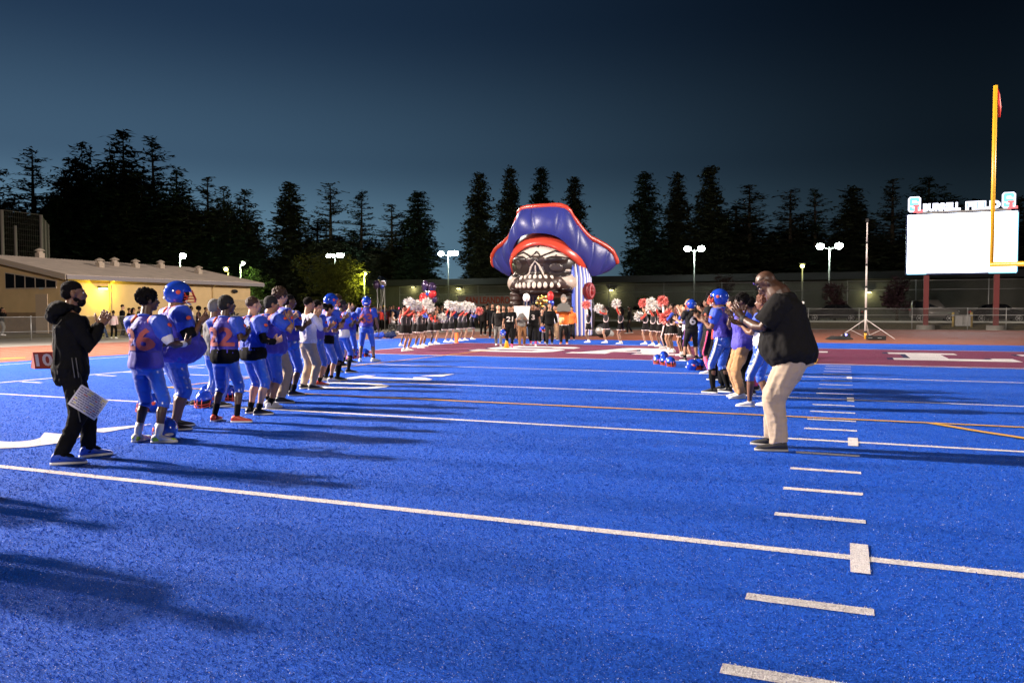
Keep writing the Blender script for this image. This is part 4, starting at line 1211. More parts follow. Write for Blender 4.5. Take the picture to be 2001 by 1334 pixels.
class Person:
    def __init__(s, P):
        s.P = P; k = P['h'] / 1.8; s.k = k; s.g = P.get('girth', 1.0)
        s.lean = math.radians(P.get('lean', 2)); s.tw = math.radians(P.get('twist', 0)); s.b = P.get('belly', 0.0)
        s.pel = V3((0, P.get('hipy', 0.0) * k, (0.935 - P.get('crouch', 0)) * k))
        s.R = rotx(-s.lean)
        s.Rs = rotz(s.tw)
        gs = 1 + (s.g - 1) * .55
        s.neck = s.sp(.585)
        s.sh = [s.sp(.485) + s.R @ s.Rs @ V3((sg * .185 * k * gs, 0, 0)) for sg in (-1, 1)]
        hy, hp = P.get('head', (0, 0)); hr = math.radians(P.get('htilt', 0))
        s.RH = rotz(math.radians(hy)) @ rotx(-math.radians(hp)) @ roty(hr)
        hs = 1.06 * (k ** 0.5)
        s.hs = hs
        base = s.neck + V3((0, .012, .03)) * k
        s.hc = base + (rotz(math.radians(hy)) @ rotx(-math.radians(hp) * .55 - s.lean * .6 - math.radians(P.get('hfwd', 0)))) @ V3((0, .02, .128)) * hs
        # legs
        ft = P.get('feet', ((-.13, -.02, 8), (.13, .03, -8)))
        s.foot = []; s.knee = []; s.hip = []; s.ank = []; s.footyaw = []
        for sg, f in zip((-1, 1), ft):
            lift = f[3] if len(f) > 3 else 0.0
            an = V3((f[0], f[1], .085 + lift)) * k
            hp_ = s.pel + V3((sg * .092 * (1 + (s.g - 1) * .4), 0, -.03)) * k
            kn, an = ik(hp_, an, .435 * k, .425 * k, (sg * .12, 1, 0))
            s.hip.append(hp_); s.knee.append(kn); s.ank.append(an); s.footyaw.append(math.radians(f[2]))
        # arms
        s.elb = []; s.wr = []; s.hdir = []; s.hn = []; s.ht = []
        for i, sg in enumerate((-1, 1)):
            A = P['arms'][i]
            w = V3(A['w']) * k
            if A.get('rel', True): w = s.Rs @ V3((w[0], w[1], 0)) + V3((0, 0, w[2]))
            el, w = ik(s.sh[i], w, .295 * k, .262 * k, s.Rs @ V3(A.get('hint', (sg * .5, -.35, -1))))
            s.elb.append(el); s.wr.append(w)
            d = nrm(A['d']) if 'd' in A else nrm(w - el)
            d = s.Rs @ d if 'd' in A else d
            n_ = s.Rs @ nrm(A.get('n', (-sg, 0, 0))); n_ = nrm(n_ - d * np.dot(n_, d))
            t_ = s.Rs @ V3(A.get('t', (0, 0, 1))); t_ = nrm(t_ - d * np.dot(t_, d) - n_ * np.dot(t_, n_))
            s.hdir.append(d); s.hn.append(n_); s.ht.append(t_)

    def sp(s, t): return s.pel + s.R @ V3((0, 0, t * s.k))

    def prof(s, t):
        T = TORSO; tt = [a[0] for a in T]
        hw = np.interp(t, tt, [a[1] for a in T]); hd = np.interp(t, tt, [a[2] for a in T])
        gg = 1 + (s.g - 1) * (1 if t < .44 else max(0, 1 - (t - .44) / .15) * .8 + .1)
        hw *= gg; hd *= gg
        e = math.exp(-((t - .13) / .17) ** 2)
        return hw + s.b * .30 * e, hd + s.b * .5 * e, s.b * .5 * e + (.012 if t > .3 else 0)

    def torso(s, g, infl, t0, t1, n=12, N=16, wid=0.0):
        secs = []
        for i in range(n + 1):
            t = t0 + (t1 - t0) * i / n; hw, hd, yo = s.prof(t)
            rr = s.R @ (s.Rs if t > .25 else np.eye(3))
            c = s.sp(t) + s.R @ V3((0, yo * s.k, 0))
            secs.append((c, rr @ V3(((hw + infl + wid) * s.k, 0, 0)), rr @ V3((0, (hd + infl) * s.k, 0))))
        g.loft(secs, N, power=.88)

    def legs(s, g, r0, rk, rc, ra, end=1.0, n=12, seat=0.0):
        """trouser legs from the hip down to a share `end` of the whole leg"""
        k = s.k
        for i in (0, 1):
            H, K, A = s.hip[i], s.knee[i], s.ank[i]
            pts = [H + V3((0, 0, .03 * k)), H * .6 + K * .4, K, K * .62 + A * .38, K * .25 + A * .75, A]
            rad = [r0 * k, (r0 * .55 + rk * .45) * k, rk * k, rc * k, (ra * .6 + rc * .4) * k, ra * k]
            if end < 1.0:
                m = 3 if end > .6 else 2
                cut = K * (1 - (end - .5) / .5) + A * ((end - .5) / .5) if end > .5 else H * (1 - end / .5) + K * (end / .5)
                if end > .66: pts, rad = pts[:4] + [cut], rad[:4] + [rc * .97 * k]
                elif end > .5: pts, rad = pts[:3] + [cut], rad[:3] + [(rk + rc) / 2 * k]
                else: pts, rad = pts[:2] + [cut], rad[:2] + [rad[1] * .97]
            g.limb(pts, rad, n, hint=(0, 1, 0), round_ends=False)

    def hand(s, g, i, curl=.35, spread=.10, sc_=1.0, n=6):
        k = s.k * 1.02 * sc_; w, d, nn, t = s.wr[i], s.hdir[i], s.hn[i], s.ht[i]
        secs = []
        for q, hw, th in ((-.015, .026, .020), (.012, .028, .018), (.05, .040, .0155), (.085, .042, .013), (.098, .036, .010)):
            secs.append((w + d * q * k, t * hw * k, nn * th * k))
        g.loft(secs, 10)
        for j, (L, off) in enumerate(((.080, .032), (.090, .011), (.083, -.011), (.064, -.031))):
            a = curl * (.8 + .12 * j); sp_ = spread * (1.5 - j) * .8
            dd = nrm(d + t * sp_); p = w + d * .088 * k + t * off * k
            pts = [p]
            for seg, f in zip((.44, .30, .26), (1, 1.1, .9)):
                dd = nrm(dd * math.cos(a * f) + nn * math.sin(a * f)); p = p + dd * L * seg * k; pts.append(p)
            g.limb(pts, [.0098 * k, .0092 * k, .0083 * k, .0070 * k], n, hint=nn)
        p = w + d * .022 * k + t * .024 * k; dd = nrm(d * .55 + t * .8 + nn * .25); pts = [p]
        for L in (.042, .032, .026):
            p = p + dd * L * k; pts.append(p); dd = nrm(dd + d * .22 + nn * .12)
        g.limb(pts, [.014 * k, .0115 * k, .0105 * k, .0085 * k], n, hint=nn)

    def body(s, root, skin, vox, hands=(.35, .1), ears=True):
        g = G(); k = s.k; gg = 1 + (s.g - 1) * .5
        s.torso(g, -.006, -.12, .585)
        nk = s.P.get('neck', 1.0)
        g.limb([s.sp(.52), s.neck + (s.hc - s.neck) * .25, s.hc + s.RH @ V3((0, -.012, -.05))], [.070 * k * gg * nk, .060 * k * gg ** 1.5 * nk, .056 * k * gg * (nk * .5 + .5)], 12)
        H = lambda p: s.hc + s.RH @ (V3(p) * s.hs)
        g.ell(H((0, -.010, .030)), (.076 * s.hs, .097 * s.hs, .092 * s.hs), s.RH)
        g.ell(H((0, .026, -.030)), (.062 * s.hs * (1 + (gg - 1) * .5), .068 * s.hs, .078 * s.hs), s.RH)
        g.ell(H((0, .058, -.082)), (.030 * s.hs, .030 * s.hs, .026 * s.hs), s.RH)          # chin
        g.ell(H((0, .078, .030)), (.050 * s.hs, .018 * s.hs, .014 * s.hs), s.RH)           # brow
        for sg in (-1, 1):
            g.ell(H((sg * .036, .066, -.010)), (.022 * s.hs, .022 * s.hs, .022 * s.hs), s.RH)
            if ears: g.ell(H((sg * .079, -.008, -.004)), (.011 * s.hs, .022 * s.hs, .034 * s.hs), s.RH)
        g.limb([H((0, .084, .022)), H((0, .100, -.004)), H((0, .112, -.020)), H((0, .094, -.030))], [.010 * s.hs, .012 * s.hs, .016 * s.hs, .012 * s.hs], 8)
        g.ell(H((0, .086, -.050)), (.024 * s.hs, .014 * s.hs, .012 * s.hs), s.RH)
        for i in (0, 1):
            S_, E_, W_ = s.sh[i], s.elb[i], s.wr[i]; a = gg
            g.limb([S_, S_ * .6 + E_ * .4, E_ * .92 + S_ * .08, E_ * .7 + W_ * .3, E_ * .3 + W_ * .7, W_],
                   [.056 * k * a, .048 * k * a, .041 * k * a, .044 * k * a, .034 * k * a, .027 * k], 10)
            H_, K_, A_ = s.hip[i], s.knee[i], s.ank[i]
            back = s.R @ V3((0, -.014 * k, 0))
            g.limb([H_ + V3((0, 0, .02)), H_ * .6 + K_ * .4, K_, K_ * .68 + A_ * .32 + back, K_ * .3 + A_ * .7, A_],
                   [.088 * k * a, .073 * k * a, .054 * k * a, .057 * k * (1 + (a - 1) * 1.3), .041 * k * a, .036 * k], 10)
            fy = rotz(s.footyaw[i]); g.limb([A_ + V3((0, 0, -.02)) * k, A_ + fy @ V3((0, .12 * k, -.055 * k))], [.036 * k, .024 * k], 8)
        fg = G()
        for i in (0, 1):
            if hands: s.hand(fg, i, *hands)
        soft(g, 'body', skin, root, vox, 2, append_raw(fg))

    def face(s, root, lips=True):
        H = lambda p: s.hc + s.RH @ (V3(p) * s.hs)
        for sg in (-1, 1):
            e_ = G().ell(H((sg * .031, .079, .010)), (.0125 * s.hs, .010 * s.hs, .009 * s.hs), s.RH, 8, 6).build('eye', M_EYEW, root)
            G().ell(H((sg * .031, .0875, .010)), (.0055 * s.hs, .004 * s.hs, .0058 * s.hs), s.RH, 8, 6).build('pupil', M_DARK, e_)
            G().limb([H((sg * .014, .091, .030)), H((sg * .032, .090, .037)), H((sg * .052, .076, .030))], [.0045 * s.hs] * 3, 5).build('eyebrow', HAIR['black'], root)
        if lips: G().ell(H((0, .097, -.052)), (.020 * s.hs, .007 * s.hs, .008 * s.hs), s.RH, 8, 6).build('lips', M_LIP, root)

    def hair(s, root, kind, m, vox=.012):
        g = G(); H = lambda p: s.hc + s.RH @ (V3(p) * s.hs); q = s.hs
        if kind == 'short':
            g.ell(H((0, -.020, .042)), (.083 * q, .098 * q, .088 * q), s.RH)
            soft(g, 'hair', m, root, vox, 1, displace(.006, 30))
        elif kind == 'fade':
            g.ell(H((0, -.014, .060)), (.080 * q, .094 * q, .074 * q), s.RH); g.ell(H((0, -.035, .015)), (.079 * q, .076 * q, .07 * q), s.RH)
            soft(g, 'hair', m, root, vox, 1, displace(.004, 40))
        elif kind in ('curly', 'afro'):
            a = 1.0 if kind == 'curly' else 1.32
            g.ell(H((0, -.024, .055)), (.098 * q * a, .108 * q * a, .094 * q * a), s.RH)
            soft(g, 'hair', m, root, vox, 0, displace(.034 * a, 22, ridged=True))
        elif kind in ('long', 'pony', 'bun'):
            g.ell(H((0, -.018, .035)), (.084 * q, .100 * q, .090 * q), s.RH)
            if kind == 'long':
                g.limb([H((0, -.06, .02)), H((0, -.085, -.08)), H((0, -.10, -.20)), H((0, -.09, -.30))], [.070 * q, .078 * q, .070 * q, .035 * q], 10)
            elif kind == 'pony':
                g.limb([H((0, -.10, .07)), H((0, -.155, .04)), H((0, -.165, -.08)), H((0, -.14, -.20))], [.03 * q, .042 * q, .040 * q, .015 * q], 10)
            else: g.ell(H((0, -.10, .10)), (.05 * q, .05 * q, .05 * q), s.RH)
            soft(g, 'hair', m, root, vox, 1, displace(.008, 24, (1, 1, .3)))
        elif kind == 'beanie':
            g.ell(H((0, -.014, .048)), (.088 * q, .106 * q, .092 * q), s.RH); g.ell(H((0, -.036, .010)), (.085 * q, .084 * q, .088 * q), s.RH)
            soft(g, 'cap', m, root, vox, 2, displace(.004, 14))
        elif kind == 'beard':
            g.ell(H((0, .052, -.075)), (.056 * q, .050 * q, .044 * q), s.RH)
            g.ell(H((0, .020, -.045)), (.069 * q, .050 * q, .040 * q), s.RH)
            soft(g, 'beard', m, root, vox, 1, displace(.004, 50))

    def shoes(s, root, m, sole=M_WHITE, big=1.0, mark=None, high=0.0):
        k = s.k * big
        for i in (0, 1):
            A = s.ank[i]; fy = rotz(s.footyaw[i]); z0 = A[2] - .085 * s.k
            g = G(); secs = []
            for y, hw, top in ((-.078, .018, .05), (-.068, .031, .085), (-.03, .038, .105 + high), (.01, .039, .108 + high * .8), (.055, .042, .082), (.11, .048, .062), (.16, .045, .050), (.195, .033, .038), (.208, .015, .026)):
                c = A + fy @ V3((0, y * k, 0)); c[2] = z0 + .018 * k + (top - .018) / 2 * k
                secs.append((c, fy @ V3((hw * k, 0, 0)), V3((0, 0, (top - .018) / 2 * k))))
            g.loft(secs, 12, power=.85); sh = g.build('shoe', m, root)
            g = G(); secs = []
            for y, hw in ((-.082, .016), (-.07, .034), (-.02, .040), (.05, .045), (.11, .052), (.165, .048), (.20, .034), (.213, .012)):
                c = A + fy @ V3((0, y * k, 0)); c[2] = z0 + .013 * k
                secs.append((c, fy @ V3((hw * k, 0, 0)), V3((0, 0, .0125 * k))))
            g.loft(secs, 12, power=.6); g.build('sole', sole, sh)
            if mark:
                c = A + fy @ V3((0, -.02 * k, 0)); c[2] = z0 + .05 * k
                G().ell(c, (.043 * k, .062 * k, .040 * k), fy, 12, 8).build('heel_patch', mark, sh)
                c = A + fy @ V3((0, .15 * k, 0)); c[2] = z0 + .036 * k
                G().ell(c, (.0455 * k, .05 * k, .018 * k), fy, 10, 6).build('toe_patch', mark, sh)

    def socks(s, root, m, top=.72, r=.045):
        """top: share along the shin (0 knee, 1 ankle) where the sock begins"""
        k = s.k
        for i in (0, 1):
            K, A = s.knee[i], s.ank[i]
            bulge = .060 if top < .3 else r
            g = G(); pts = [K * (1 - q) + A * q + s.R @ V3((0, -.010 * k * (1 - q), 0)) for q in (top, (top + 1) / 2, .93)] + [A + V3((0, 0, -.03 * k))]
            gg = 1 + (s.g - 1) * .6
            g.limb(pts, [bulge * k * gg, (bulge * .5 + .5 * r) * k * gg, .041 * k, .043 * k], 10, round_ends=False); g.build('sock', m, root)

    def sleeve(s, i, root, m, end, r0, r1, vox, name='sleeve', pad=0.0, root_in=.10):
        """end: 0..1 upper arm, 1..2 forearm"""
        k = s.k; S_, E_, W_ = s.sh[i], s.elb[i], s.wr[i]; g = G()
        inn = s.sp(.50) + s.R @ s.Rs @ V3(((-1, 1)[i] * root_in * k, 0, 0)); up = s.R @ V3((0, 0, 1)); gg = 1 + (s.g - 1) * .5
        r0 *= gg; r1 *= gg
        pts = [inn, S_ + up * pad * .5 * k]; rad = [(.075 + pad * .5) * k * gg, (r0 + pad) * k]
        if end <= 1:
            pts += [S_ * (1 - end * .5) + E_ * end * .5, S_ * (1 - end) + E_ * end]; rad += [(r0 + pad * .6) * k, r1 * k]
        else:
            q = end - 1
            pts += [S_ * .5 + E_ * .5, E_, E_ * (1 - q * .5) + W_ * q * .5, E_ * (1 - q) + W_ * q]
            rad += [(r0 * .6 + r1 * .4) * k, (r1 * 1.12) * k, r1 * 1.05 * k, r1 * k]
        g.limb(pts, rad, 12, hint=(0, 1, 0), round_ends=False)
        g.ell(inn, (.03 * k, .07 * k, .06 * k))
        return soft(g, name, m, root, vox, 3, displace(.008 * k, 16, (1, 1, .6)) if vox < .02 else None)

    def number(s, root, body, m, front=False, size=.26, zc=.30, off=.036, col2=None):
        me = text_mesh(body, 1.0, 0.03)
        X = [v.co.x for v in me.vertices]; Y = [v.co.y for v in me.vertices]
        bm = bmesh.new(); bm.from_mesh(me)
        cx = (min(X) + max(X)) / 2; cy = (min(Y) + max(Y)) / 2; h = max(Y) - min(Y); w = max(X) - min(X)
        for q in range(1, 8):
            x = min(X) + w * q / 8
            bmesh.ops.bisect_plane(bm, geom=bm.verts[:] + bm.edges[:] + bm.faces[:], plane_co=(x, 0, 0), plane_no=(1, 0, 0))
        for q in range(1, 5):
            y = min(Y) + h * q / 5
            bmesh.ops.bisect_plane(bm, geom=bm.verts[:] + bm.edges[:] + bm.faces[:], plane_co=(0, y, 0), plane_no=(0, 1, 0))
        sz = size / h; sgn = 1 if front else -1
        for v in bm.verts:
            x = -(v.co.x - cx) * sz * 1.15 * sgn; t = zc + (v.co.y - cy) * sz
            hw, hd, yo = s.prof(t); hw += off; hd += off
            c = min(.97, abs(x) / hw); y = (1 - c ** (2 / .88)) ** (.44) * hd
            rr = s.R @ (s.Rs if t > .25 else np.eye(3))
            p = s.sp(t) + s.R @ V3((0, yo * s.k, 0)) + rr @ V3((x * s.k, sgn * (y + .004) * s.k, 0))
            v.co = Vector(p)
        bm.to_mesh(me); bm.free(); me.update()
        return link_mesh('number', me, m, root)

    def wristband(s, i, root, m, q0=.86, r=.034, L=.05, name='wristband'):
        a = s.elb[i] * (1 - q0) + s.wr[i] * q0; d = nrm(s.wr[i] - s.elb[i]) * L * s.k
        G().limb([a - d * .5, a, a + d * .5], [r * s.k, r * 1.04 * s.k, r * s.k], 12).build(name, m, root)


HELM = {}


def helmet_parts(parent, mtx, shell=M_HB, mask=M_MASK, name='helmet', decal=True, top=False):
    """helmet in its own head space: +y front, z up"""
    if 'shell' not in HELM:
        vs = []; fs = []; NU, NV = 40, 26
        for j in range(NV + 1):
            th = PI * j / NV
            for i in range(NU):
                ph = 2 * PI * i / NU
                x, y, z = math.sin(th) * math.sin(ph), math.sin(th) * math.cos(ph), math.cos(th)
                px, py, pz = x * .122, y * .150 - .008, z * .136 + .02
                # the crown ridge and a lower jaw line that dips at the ears
                if z < 0: px *= 1 - .10 * (-z); pz = max(pz, -.098)
                if z > .2: pz += .006 * max(0, 1 - (x / .25) ** 2)
                vs.append((px, py, pz))
        for j in range(NV):
            for i in range(NU):
                a = [j * NU + i, j * NU + (i + 1) % NU, (j + 1) * NU + (i + 1) % NU, (j + 1) * NU + i]
                c = np.mean([vs[q] for q in a], axis=0)
                if c[1] > .030 and c[2] < .040 and abs(c[0]) < .115: continue
                if c[2] < -.094: continue
                fs.append(tuple(a))
        g = G(); g.v = vs; g.f = fs; me = g.me('shell')
        bm = bmesh.new(); bm.from_mesh(me); bmesh.ops.remove_doubles(bm, verts=bm.verts, dist=1e-5)
        bmesh.ops.delete(bm, geom=[v for v in bm.verts if not v.link_faces], context='VERTS')
        ge = bmesh.ops.solidify(bm, geom=bm.faces[:], thickness=.007)
        bm.to_mesh(me); bm.free(); me.polygons.foreach_set('use_smooth', [True] * len(me.polygons)); HELM['shell'] = me
        HELM['pad'] = G().ell((0, -.012, .022), (.108, .128, .118), n=16, m=10).me('padding')
        g = G()
        for z, w, d in ((-.012, .098, .168), (-.042, .100, .182), (-.078, .094, .178)):
            g.limb([(w * math.sin(a), .02 + (d - .02) * math.cos(a) ** .7 if math.cos(a) > 0 else .02, z) for a in [(-1.5 + 3.0 * q / 12) for q in range(13)]], [.0062] * 13, 6)
        for sx in (-.032, .032): g.limb([(sx, .140, .052), (sx, .160, .0), (sx * 1.0, .178, -.042), (sx * .95, .172, -.078)], [.006] * 4, 6)
        for sx in (-1, 1): g.limb([(sx * .112, .045, .02), (sx * .106, .075, -.03), (sx * .094, .05, -.082)], [.006] * 3, 6)
        HELM['mask'] = g.me('face_mask')
        g = G()
        for sx in (-1, 1): g.ell((sx * .116, -.02, .03), (.010, .030, .026), n=10, m=6)
        HELM['logo'] = g.me('logo')
        g = G().ell((0, -.150, -.030), (.045, .010, .016), n=10, m=6); HELM['label'] = g.me('back_label')
        g = G().limb([(-.1, .06, -.07), (-.04, .12, -.105), (.04, .12, -.105), (.1, .06, -.07)], [.009] * 4, 6); HELM['strap'] = g.me('chin_strap')
    root = link_mesh(name, HELM['shell'].copy(), None, parent); root.data.materials.append(shell)
    root.matrix_local = mtx
    for k, nm, m in (('pad', 'padding', M_DARK), ('mask', 'face_mask', mask), ('logo', 'logo', M_STR), ('label', 'back_label', M_NUM), ('strap', 'chin_strap', M_WHITE)):
        if not decal and k in ('logo', 'label'): continue
        me = HELM[k]
        key = (k, m.name)
        if key not in HELM: c = me.copy(); c.materials.append(m); HELM[key] = c
        link_mesh(nm, HELM[key], None, root)
    return root


def wear_helmet(p, root, shell=M_HB, mask=M_MASK):
    M = Matrix([[*(p.RH[i] * p.hs * 1.06), p.hc[i]] for i in range(3)] + [[0, 0, 0, 1]])
    return helmet_parts(root, M, shell, mask)


# ---- arm presets: wrist positions for a 1.8 m body, person looks along +y
def clap(z=1.20, y=.34, x=0.0, gap=.035, up=.6, cross=False):
    n = 1
    return [dict(w=(x - gap, y, z), d=(.05, .75, up), n=(1, 0, 0), t=(0, -.4, 1)), dict(w=(x + gap + .01, y - .01, z + (.03 if not cross else -.03)), d=(-.05, .8, up), n=(-1, 0, 0), t=(0, -.4, 1))]


def hang(x=.27, y=.04, z=.86): return [dict(w=(-x, y, z), n=(1, 0, 0), t=(0, 1, 0), hint=(-.3, -1, 0)), dict(w=(x, y, z), n=(-1, 0, 0), t=(0, 1, 0), hint=(.3, -1, 0))]


def cheer(x=.16, y=.30, z=1.78, y2=None, z2=None):
    return [dict(w=(-x, y, z), n=(1, 0, 0), t=(0, -1, 0), hint=(-.6, .6, -.6)), dict(w=(x, y2 if y2 is not None else y, z2 if z2 is not None else z), n=(-1, 0, 0), t=(0, -1, 0), hint=(.6, .6, -.6))]


def start(loc, az, P, label, group=None):
    root = empty('person', (loc[0], loc[1], loc[2] if len(loc) > 2 else 0.004), math.radians(az - 90), label, 'person', group)
    return root, Person(P)


def side_stripe(p, root, m=M_WHITE, end=.62, r=.098, w=.020, only=(0, 1)):
    for i, sg in ((0, -1), (1, 1)):
        if i not in only: continue
        H, K, A = p.hip[i], p.knee[i], p.ank[i]; k = p.k; gg = 1 + (p.g - 1) * .5
        q = (end - .5) / .5; E = K * (1 - q) + A * q
        pts = [H + V3((sg * (r + .012) * k * gg, 0, .07 * k)), H * .6 + K * .4 + V3((sg * (r - .012) * k * gg, 0, 0)), K + V3((sg * .066 * k * gg, 0, 0)), E + V3((sg * .062 * k * gg, 0, 0))]
        secs = []
        for c in pts: secs.append((c, V3((.010 * k, 0, 0)), V3((0, w * k, 0))))
        G().loft(secs, 8).build('side_stripe', m, root)


M_NUM2 = mat('number_two_tone', (0.70, 0.64, 0.60), 0.7)
_N, _L = M_NUM2.node_tree.nodes, M_NUM2.node_tree.links
_t = _N.new('ShaderNodeTexCoord'); _s = _N.new('ShaderNodeSeparateXYZ'); _L.new(_t.outputs['Generated'], _s.inputs[0])
_c = _N.new('ShaderNodeValToRGB'); _L.new(_s.outputs['Z'], _c.inputs[0]); _L.new(_c.outputs[0], _N['Principled BSDF'].inputs['Base Color'])
_c.color_ramp.elements[0].position = .56; _c.color_ramp.elements[0].color = (.62, .55, .50, 1); _c.color_ramp.elements[1].position = .66; _c.color_ramp.elements[1].color = (.40, .09, .085, 1)


def two_tone(m, stripe, thr):
    thr = round(thr * 100) / 100; nm = 'sleeve_%s_%d' % (m.name, thr * 100)
    if nm in MATS: return MATS[nm]
    c = m.copy(); c.name = nm; N, L = c.node_tree.nodes, c.node_tree.links; b = N['Principled BSDF']
    t = N.new('ShaderNodeTexCoord'); s_ = N.new('ShaderNodeSeparateXYZ'); L.new(t.outputs['Object'], s_.inputs[0])
    ab = N.new('ShaderNodeMath'); ab.operation = 'ABSOLUTE'; L.new(s_.outputs['X'], ab.inputs[0])
    lt = N.new('ShaderNodeMath'); lt.operation = 'LESS_THAN'; L.new(ab.outputs[0], lt.inputs[0]); lt.inputs[1].default_value = thr
    mx = N.new('ShaderNodeMix'); mx.data_type = 'RGBA'; L.new(lt.outputs[0], mx.inputs['Factor'])
    mx.inputs[6].default_value = b.inputs['Base Color'].default_value[:]; mx.inputs[7].default_value = stripe.node_tree.nodes['Principled BSDF'].inputs['Base Color'].default_value[:]
    L.new(mx.outputs[2], b.inputs['Base Color']); MATS[nm] = c
    return c


def player(loc, az, label, h=1.75, skin='dark', arms=None, head=(0, 0), hair='short', hairm='black', girth=1.20, belly=0.0, num=None, front=None, lod=1,
           jersey=M_JP, slv=M_JB, pants=M_PB, stripe=M_WHITE, sock=M_BK, socktop=.62, shoe=M_SHB, helmet=False, tail=None, longs=None, feet=None, twist=0, lean=2,
           pantend=.60, mark=None, hem=.06, group=None, cuff=None, sole=M_WHITE, shoulder_stripe=M_STR, hands=(.35, .1), trousers=None, crouch=0, htilt=0, stripe_legs=(0,), num_mat=None):
    num_mat = num_mat or M_NUM2
    P = dict(h=h, girth=girth, belly=belly, head=head, arms=arms or clap(), twist=twist, lean=lean, crouch=crouch, htilt=htilt)
    u_ = rnd.uniform
    P['feet'] = feet or ((-.14 + u_(-.04, .03), u_(-.08, .16), u_(0, 16)), (.14 + u_(-.03, .05), u_(-.12, .08), u_(-34, -4)))
    if lean == 2: P['lean'] = u_(-2, 6)
    if twist == 0: P['twist'] = u_(-7, 7)
    root, p = start(loc, az, P, label, group)
    vb, vc = ((.010, .013), (.014, .018), (.020, .026))[lod]
    p.body(root, SKIN[skin], vb, hands)
    if lod < 2 and not helmet: p.face(root)
    elif helmet and lod == 0: p.face(root)
    # trousers or football pants
    g = G(); gg = 1 + (girth - 1) * .5
    if trousers:
        p.torso(g, .014, -.12, .10, 6)
        p.legs(g, .108 * gg, .088 * gg, .082, .072, 1.0)
        soft(g, 'trousers', trousers, root, vc, 3, chain(displace(.016, 7, (1, 1, .45), ridged=True), displace(.009, 9, (.6, .6, 1.9), ridged=True, seed=3)) if lod < 2 else displace(.01, 9))
        G().add(*_belt(p)).build('belt', M_SHB, root)
    else:
        p.torso(g, .012, -.12, .08, 6)
        p.legs(g, .100 * gg, .069 * gg, .066 * gg, .05, pantend)
        for i in (0, 1): g.ell(p.hip[i] * .52 + p.knee[i] * .48 + V3((0, .022 * p.k, 0)), (.06 * p.k * gg, .052 * p.k, .10 * p.k)); g.ell(p.knee[i] + V3((0, .012 * p.k, .01)), (.055 * p.k, .05 * p.k, .07 * p.k))
        soft(g, 'pants', pants, root, vc, 2, chain(displace(.009, 9, (.8, .8, 1.8), ridged=True), displace(.002, 16, (.6, .6, 1.6))) if lod < 2 else None)
        if stripe: side_stripe(p, root, stripe, min(pantend, .6), only=stripe_legs)
        if sock: p.socks(root, sock, socktop)
    p.shoes(root, shoe, sole, 1.04, mark)
    # jersey over the shoulder pads
    g = G(); p.torso(g, .026, hem, .50, 10)
    cc = p.sp(.50); k = p.k
    g.ell(p.sp(.46), (.19 * k * gg, .135 * k, .10 * k), p.R @ p.Rs); g.ell(p.sp(.52), (.13 * k, .115 * k, .065 * k), p.R @ p.Rs)
    soft(g, 'jersey', jersey, root, vc, 3, chain(displace(.018, 8, (1, 1, .5), ridged=True), displace(.008, 20, (1, 1, .7), ridged=True, seed=2)) if lod < 2 else None)
    G().limb([p.neck + V3((.085 * k * math.cos(a), .078 * k * math.sin(a) + .0, -.008 * k - .018 * k * math.sin(a))) for a in [2 * PI * q / 14 for q in range(15)]], [.014 * k] * 15, 6, round_ends=False).build('collar', slv, root)
    for i in (0, 1):
        p.sleeve(i, root, two_tone(slv, shoulder_stripe, .128 * k * (1 + (girth - 1) * .4)) if shoulder_stripe else slv, .62, .078, .078, vc, pad=.034)
        if False:
            a = p.sp(.50) + p.R @ p.Rs @ V3(((-1, 1)[i] * .105 * k, 0, 0)); d = (p.sh[i] - a); t = nrm(d)
            up = p.R @ V3((0, 0, 1)); up = nrm(up - t * np.dot(up, t)); yy = np.cross(up, t)
            G().loft([(a + t * .002 * k - up * .008 * k, up * .096 * k * gg, yy * .146 * k), (a + t * .034 * k - up * .008 * k, up * .110 * k * gg, yy * .140 * k)], 24).build('shoulder_stripe', shoulder_stripe, root)
        if longs: p.sleeve(i, root, longs, 1.85, .062, .045, vc, 'undersleeve')
        if cuff: p.wristband(i, root, cuff, -.75, .064, .09, 'arm_band') if False else None
    if tail: g = G(); p.torso(g, .034, hem - .15, hem + .06, 6); soft(g, 'shirt_tail', tail, root, vc, 2)
    if num: p.number(root, num, num_mat, False, size=.27)
    if front: p.number(root, front, M_NUM, True, size=.22)
    if hair and not helmet: p.hair(root, hair, HAIR.get(hairm) or MATS[hairm], .012 if lod < 2 else .018)
    if helmet: wear_helmet(p, root, helmet if not helmet is True else M_HB)
    # sleeve logo
    if lod < 2:
        for i in (0, 1):
            S_, E_ = p.sh[i], p.elb[i]; c = S_ * .72 + E_ * .28; o = nrm(p.R @ p.Rs @ V3(((-1, 1)[i], .15, .35))); t = nrm(E_ - S_); o = nrm(o - t * np.dot(o, t))
            G().loft([(c + o * (.104 * k * gg), t * .028 * k, np.cross(t, o) * .036 * k), (c + o * (.112 * k * gg), t * .024 * k, np.cross(t, o) * .032 * k)], 10).build('sleeve_logo', M_STR, root)
    return root, p


def _belt(p):
    g = G(); hw, hd, yo = p.prof(.08); k = p.k
    secs = []
    c = p.sp(.085) + V3((0, yo * k, 0))
    g.loft([(c + V3((0, 0, z * k)), p.R @ V3(((hw + .024) * k, 0, 0)), p.R @ V3((0, (hd + .024) * k, 0))) for z in (-.018, .018)], 20, power=.88)
    return g.v, g.f


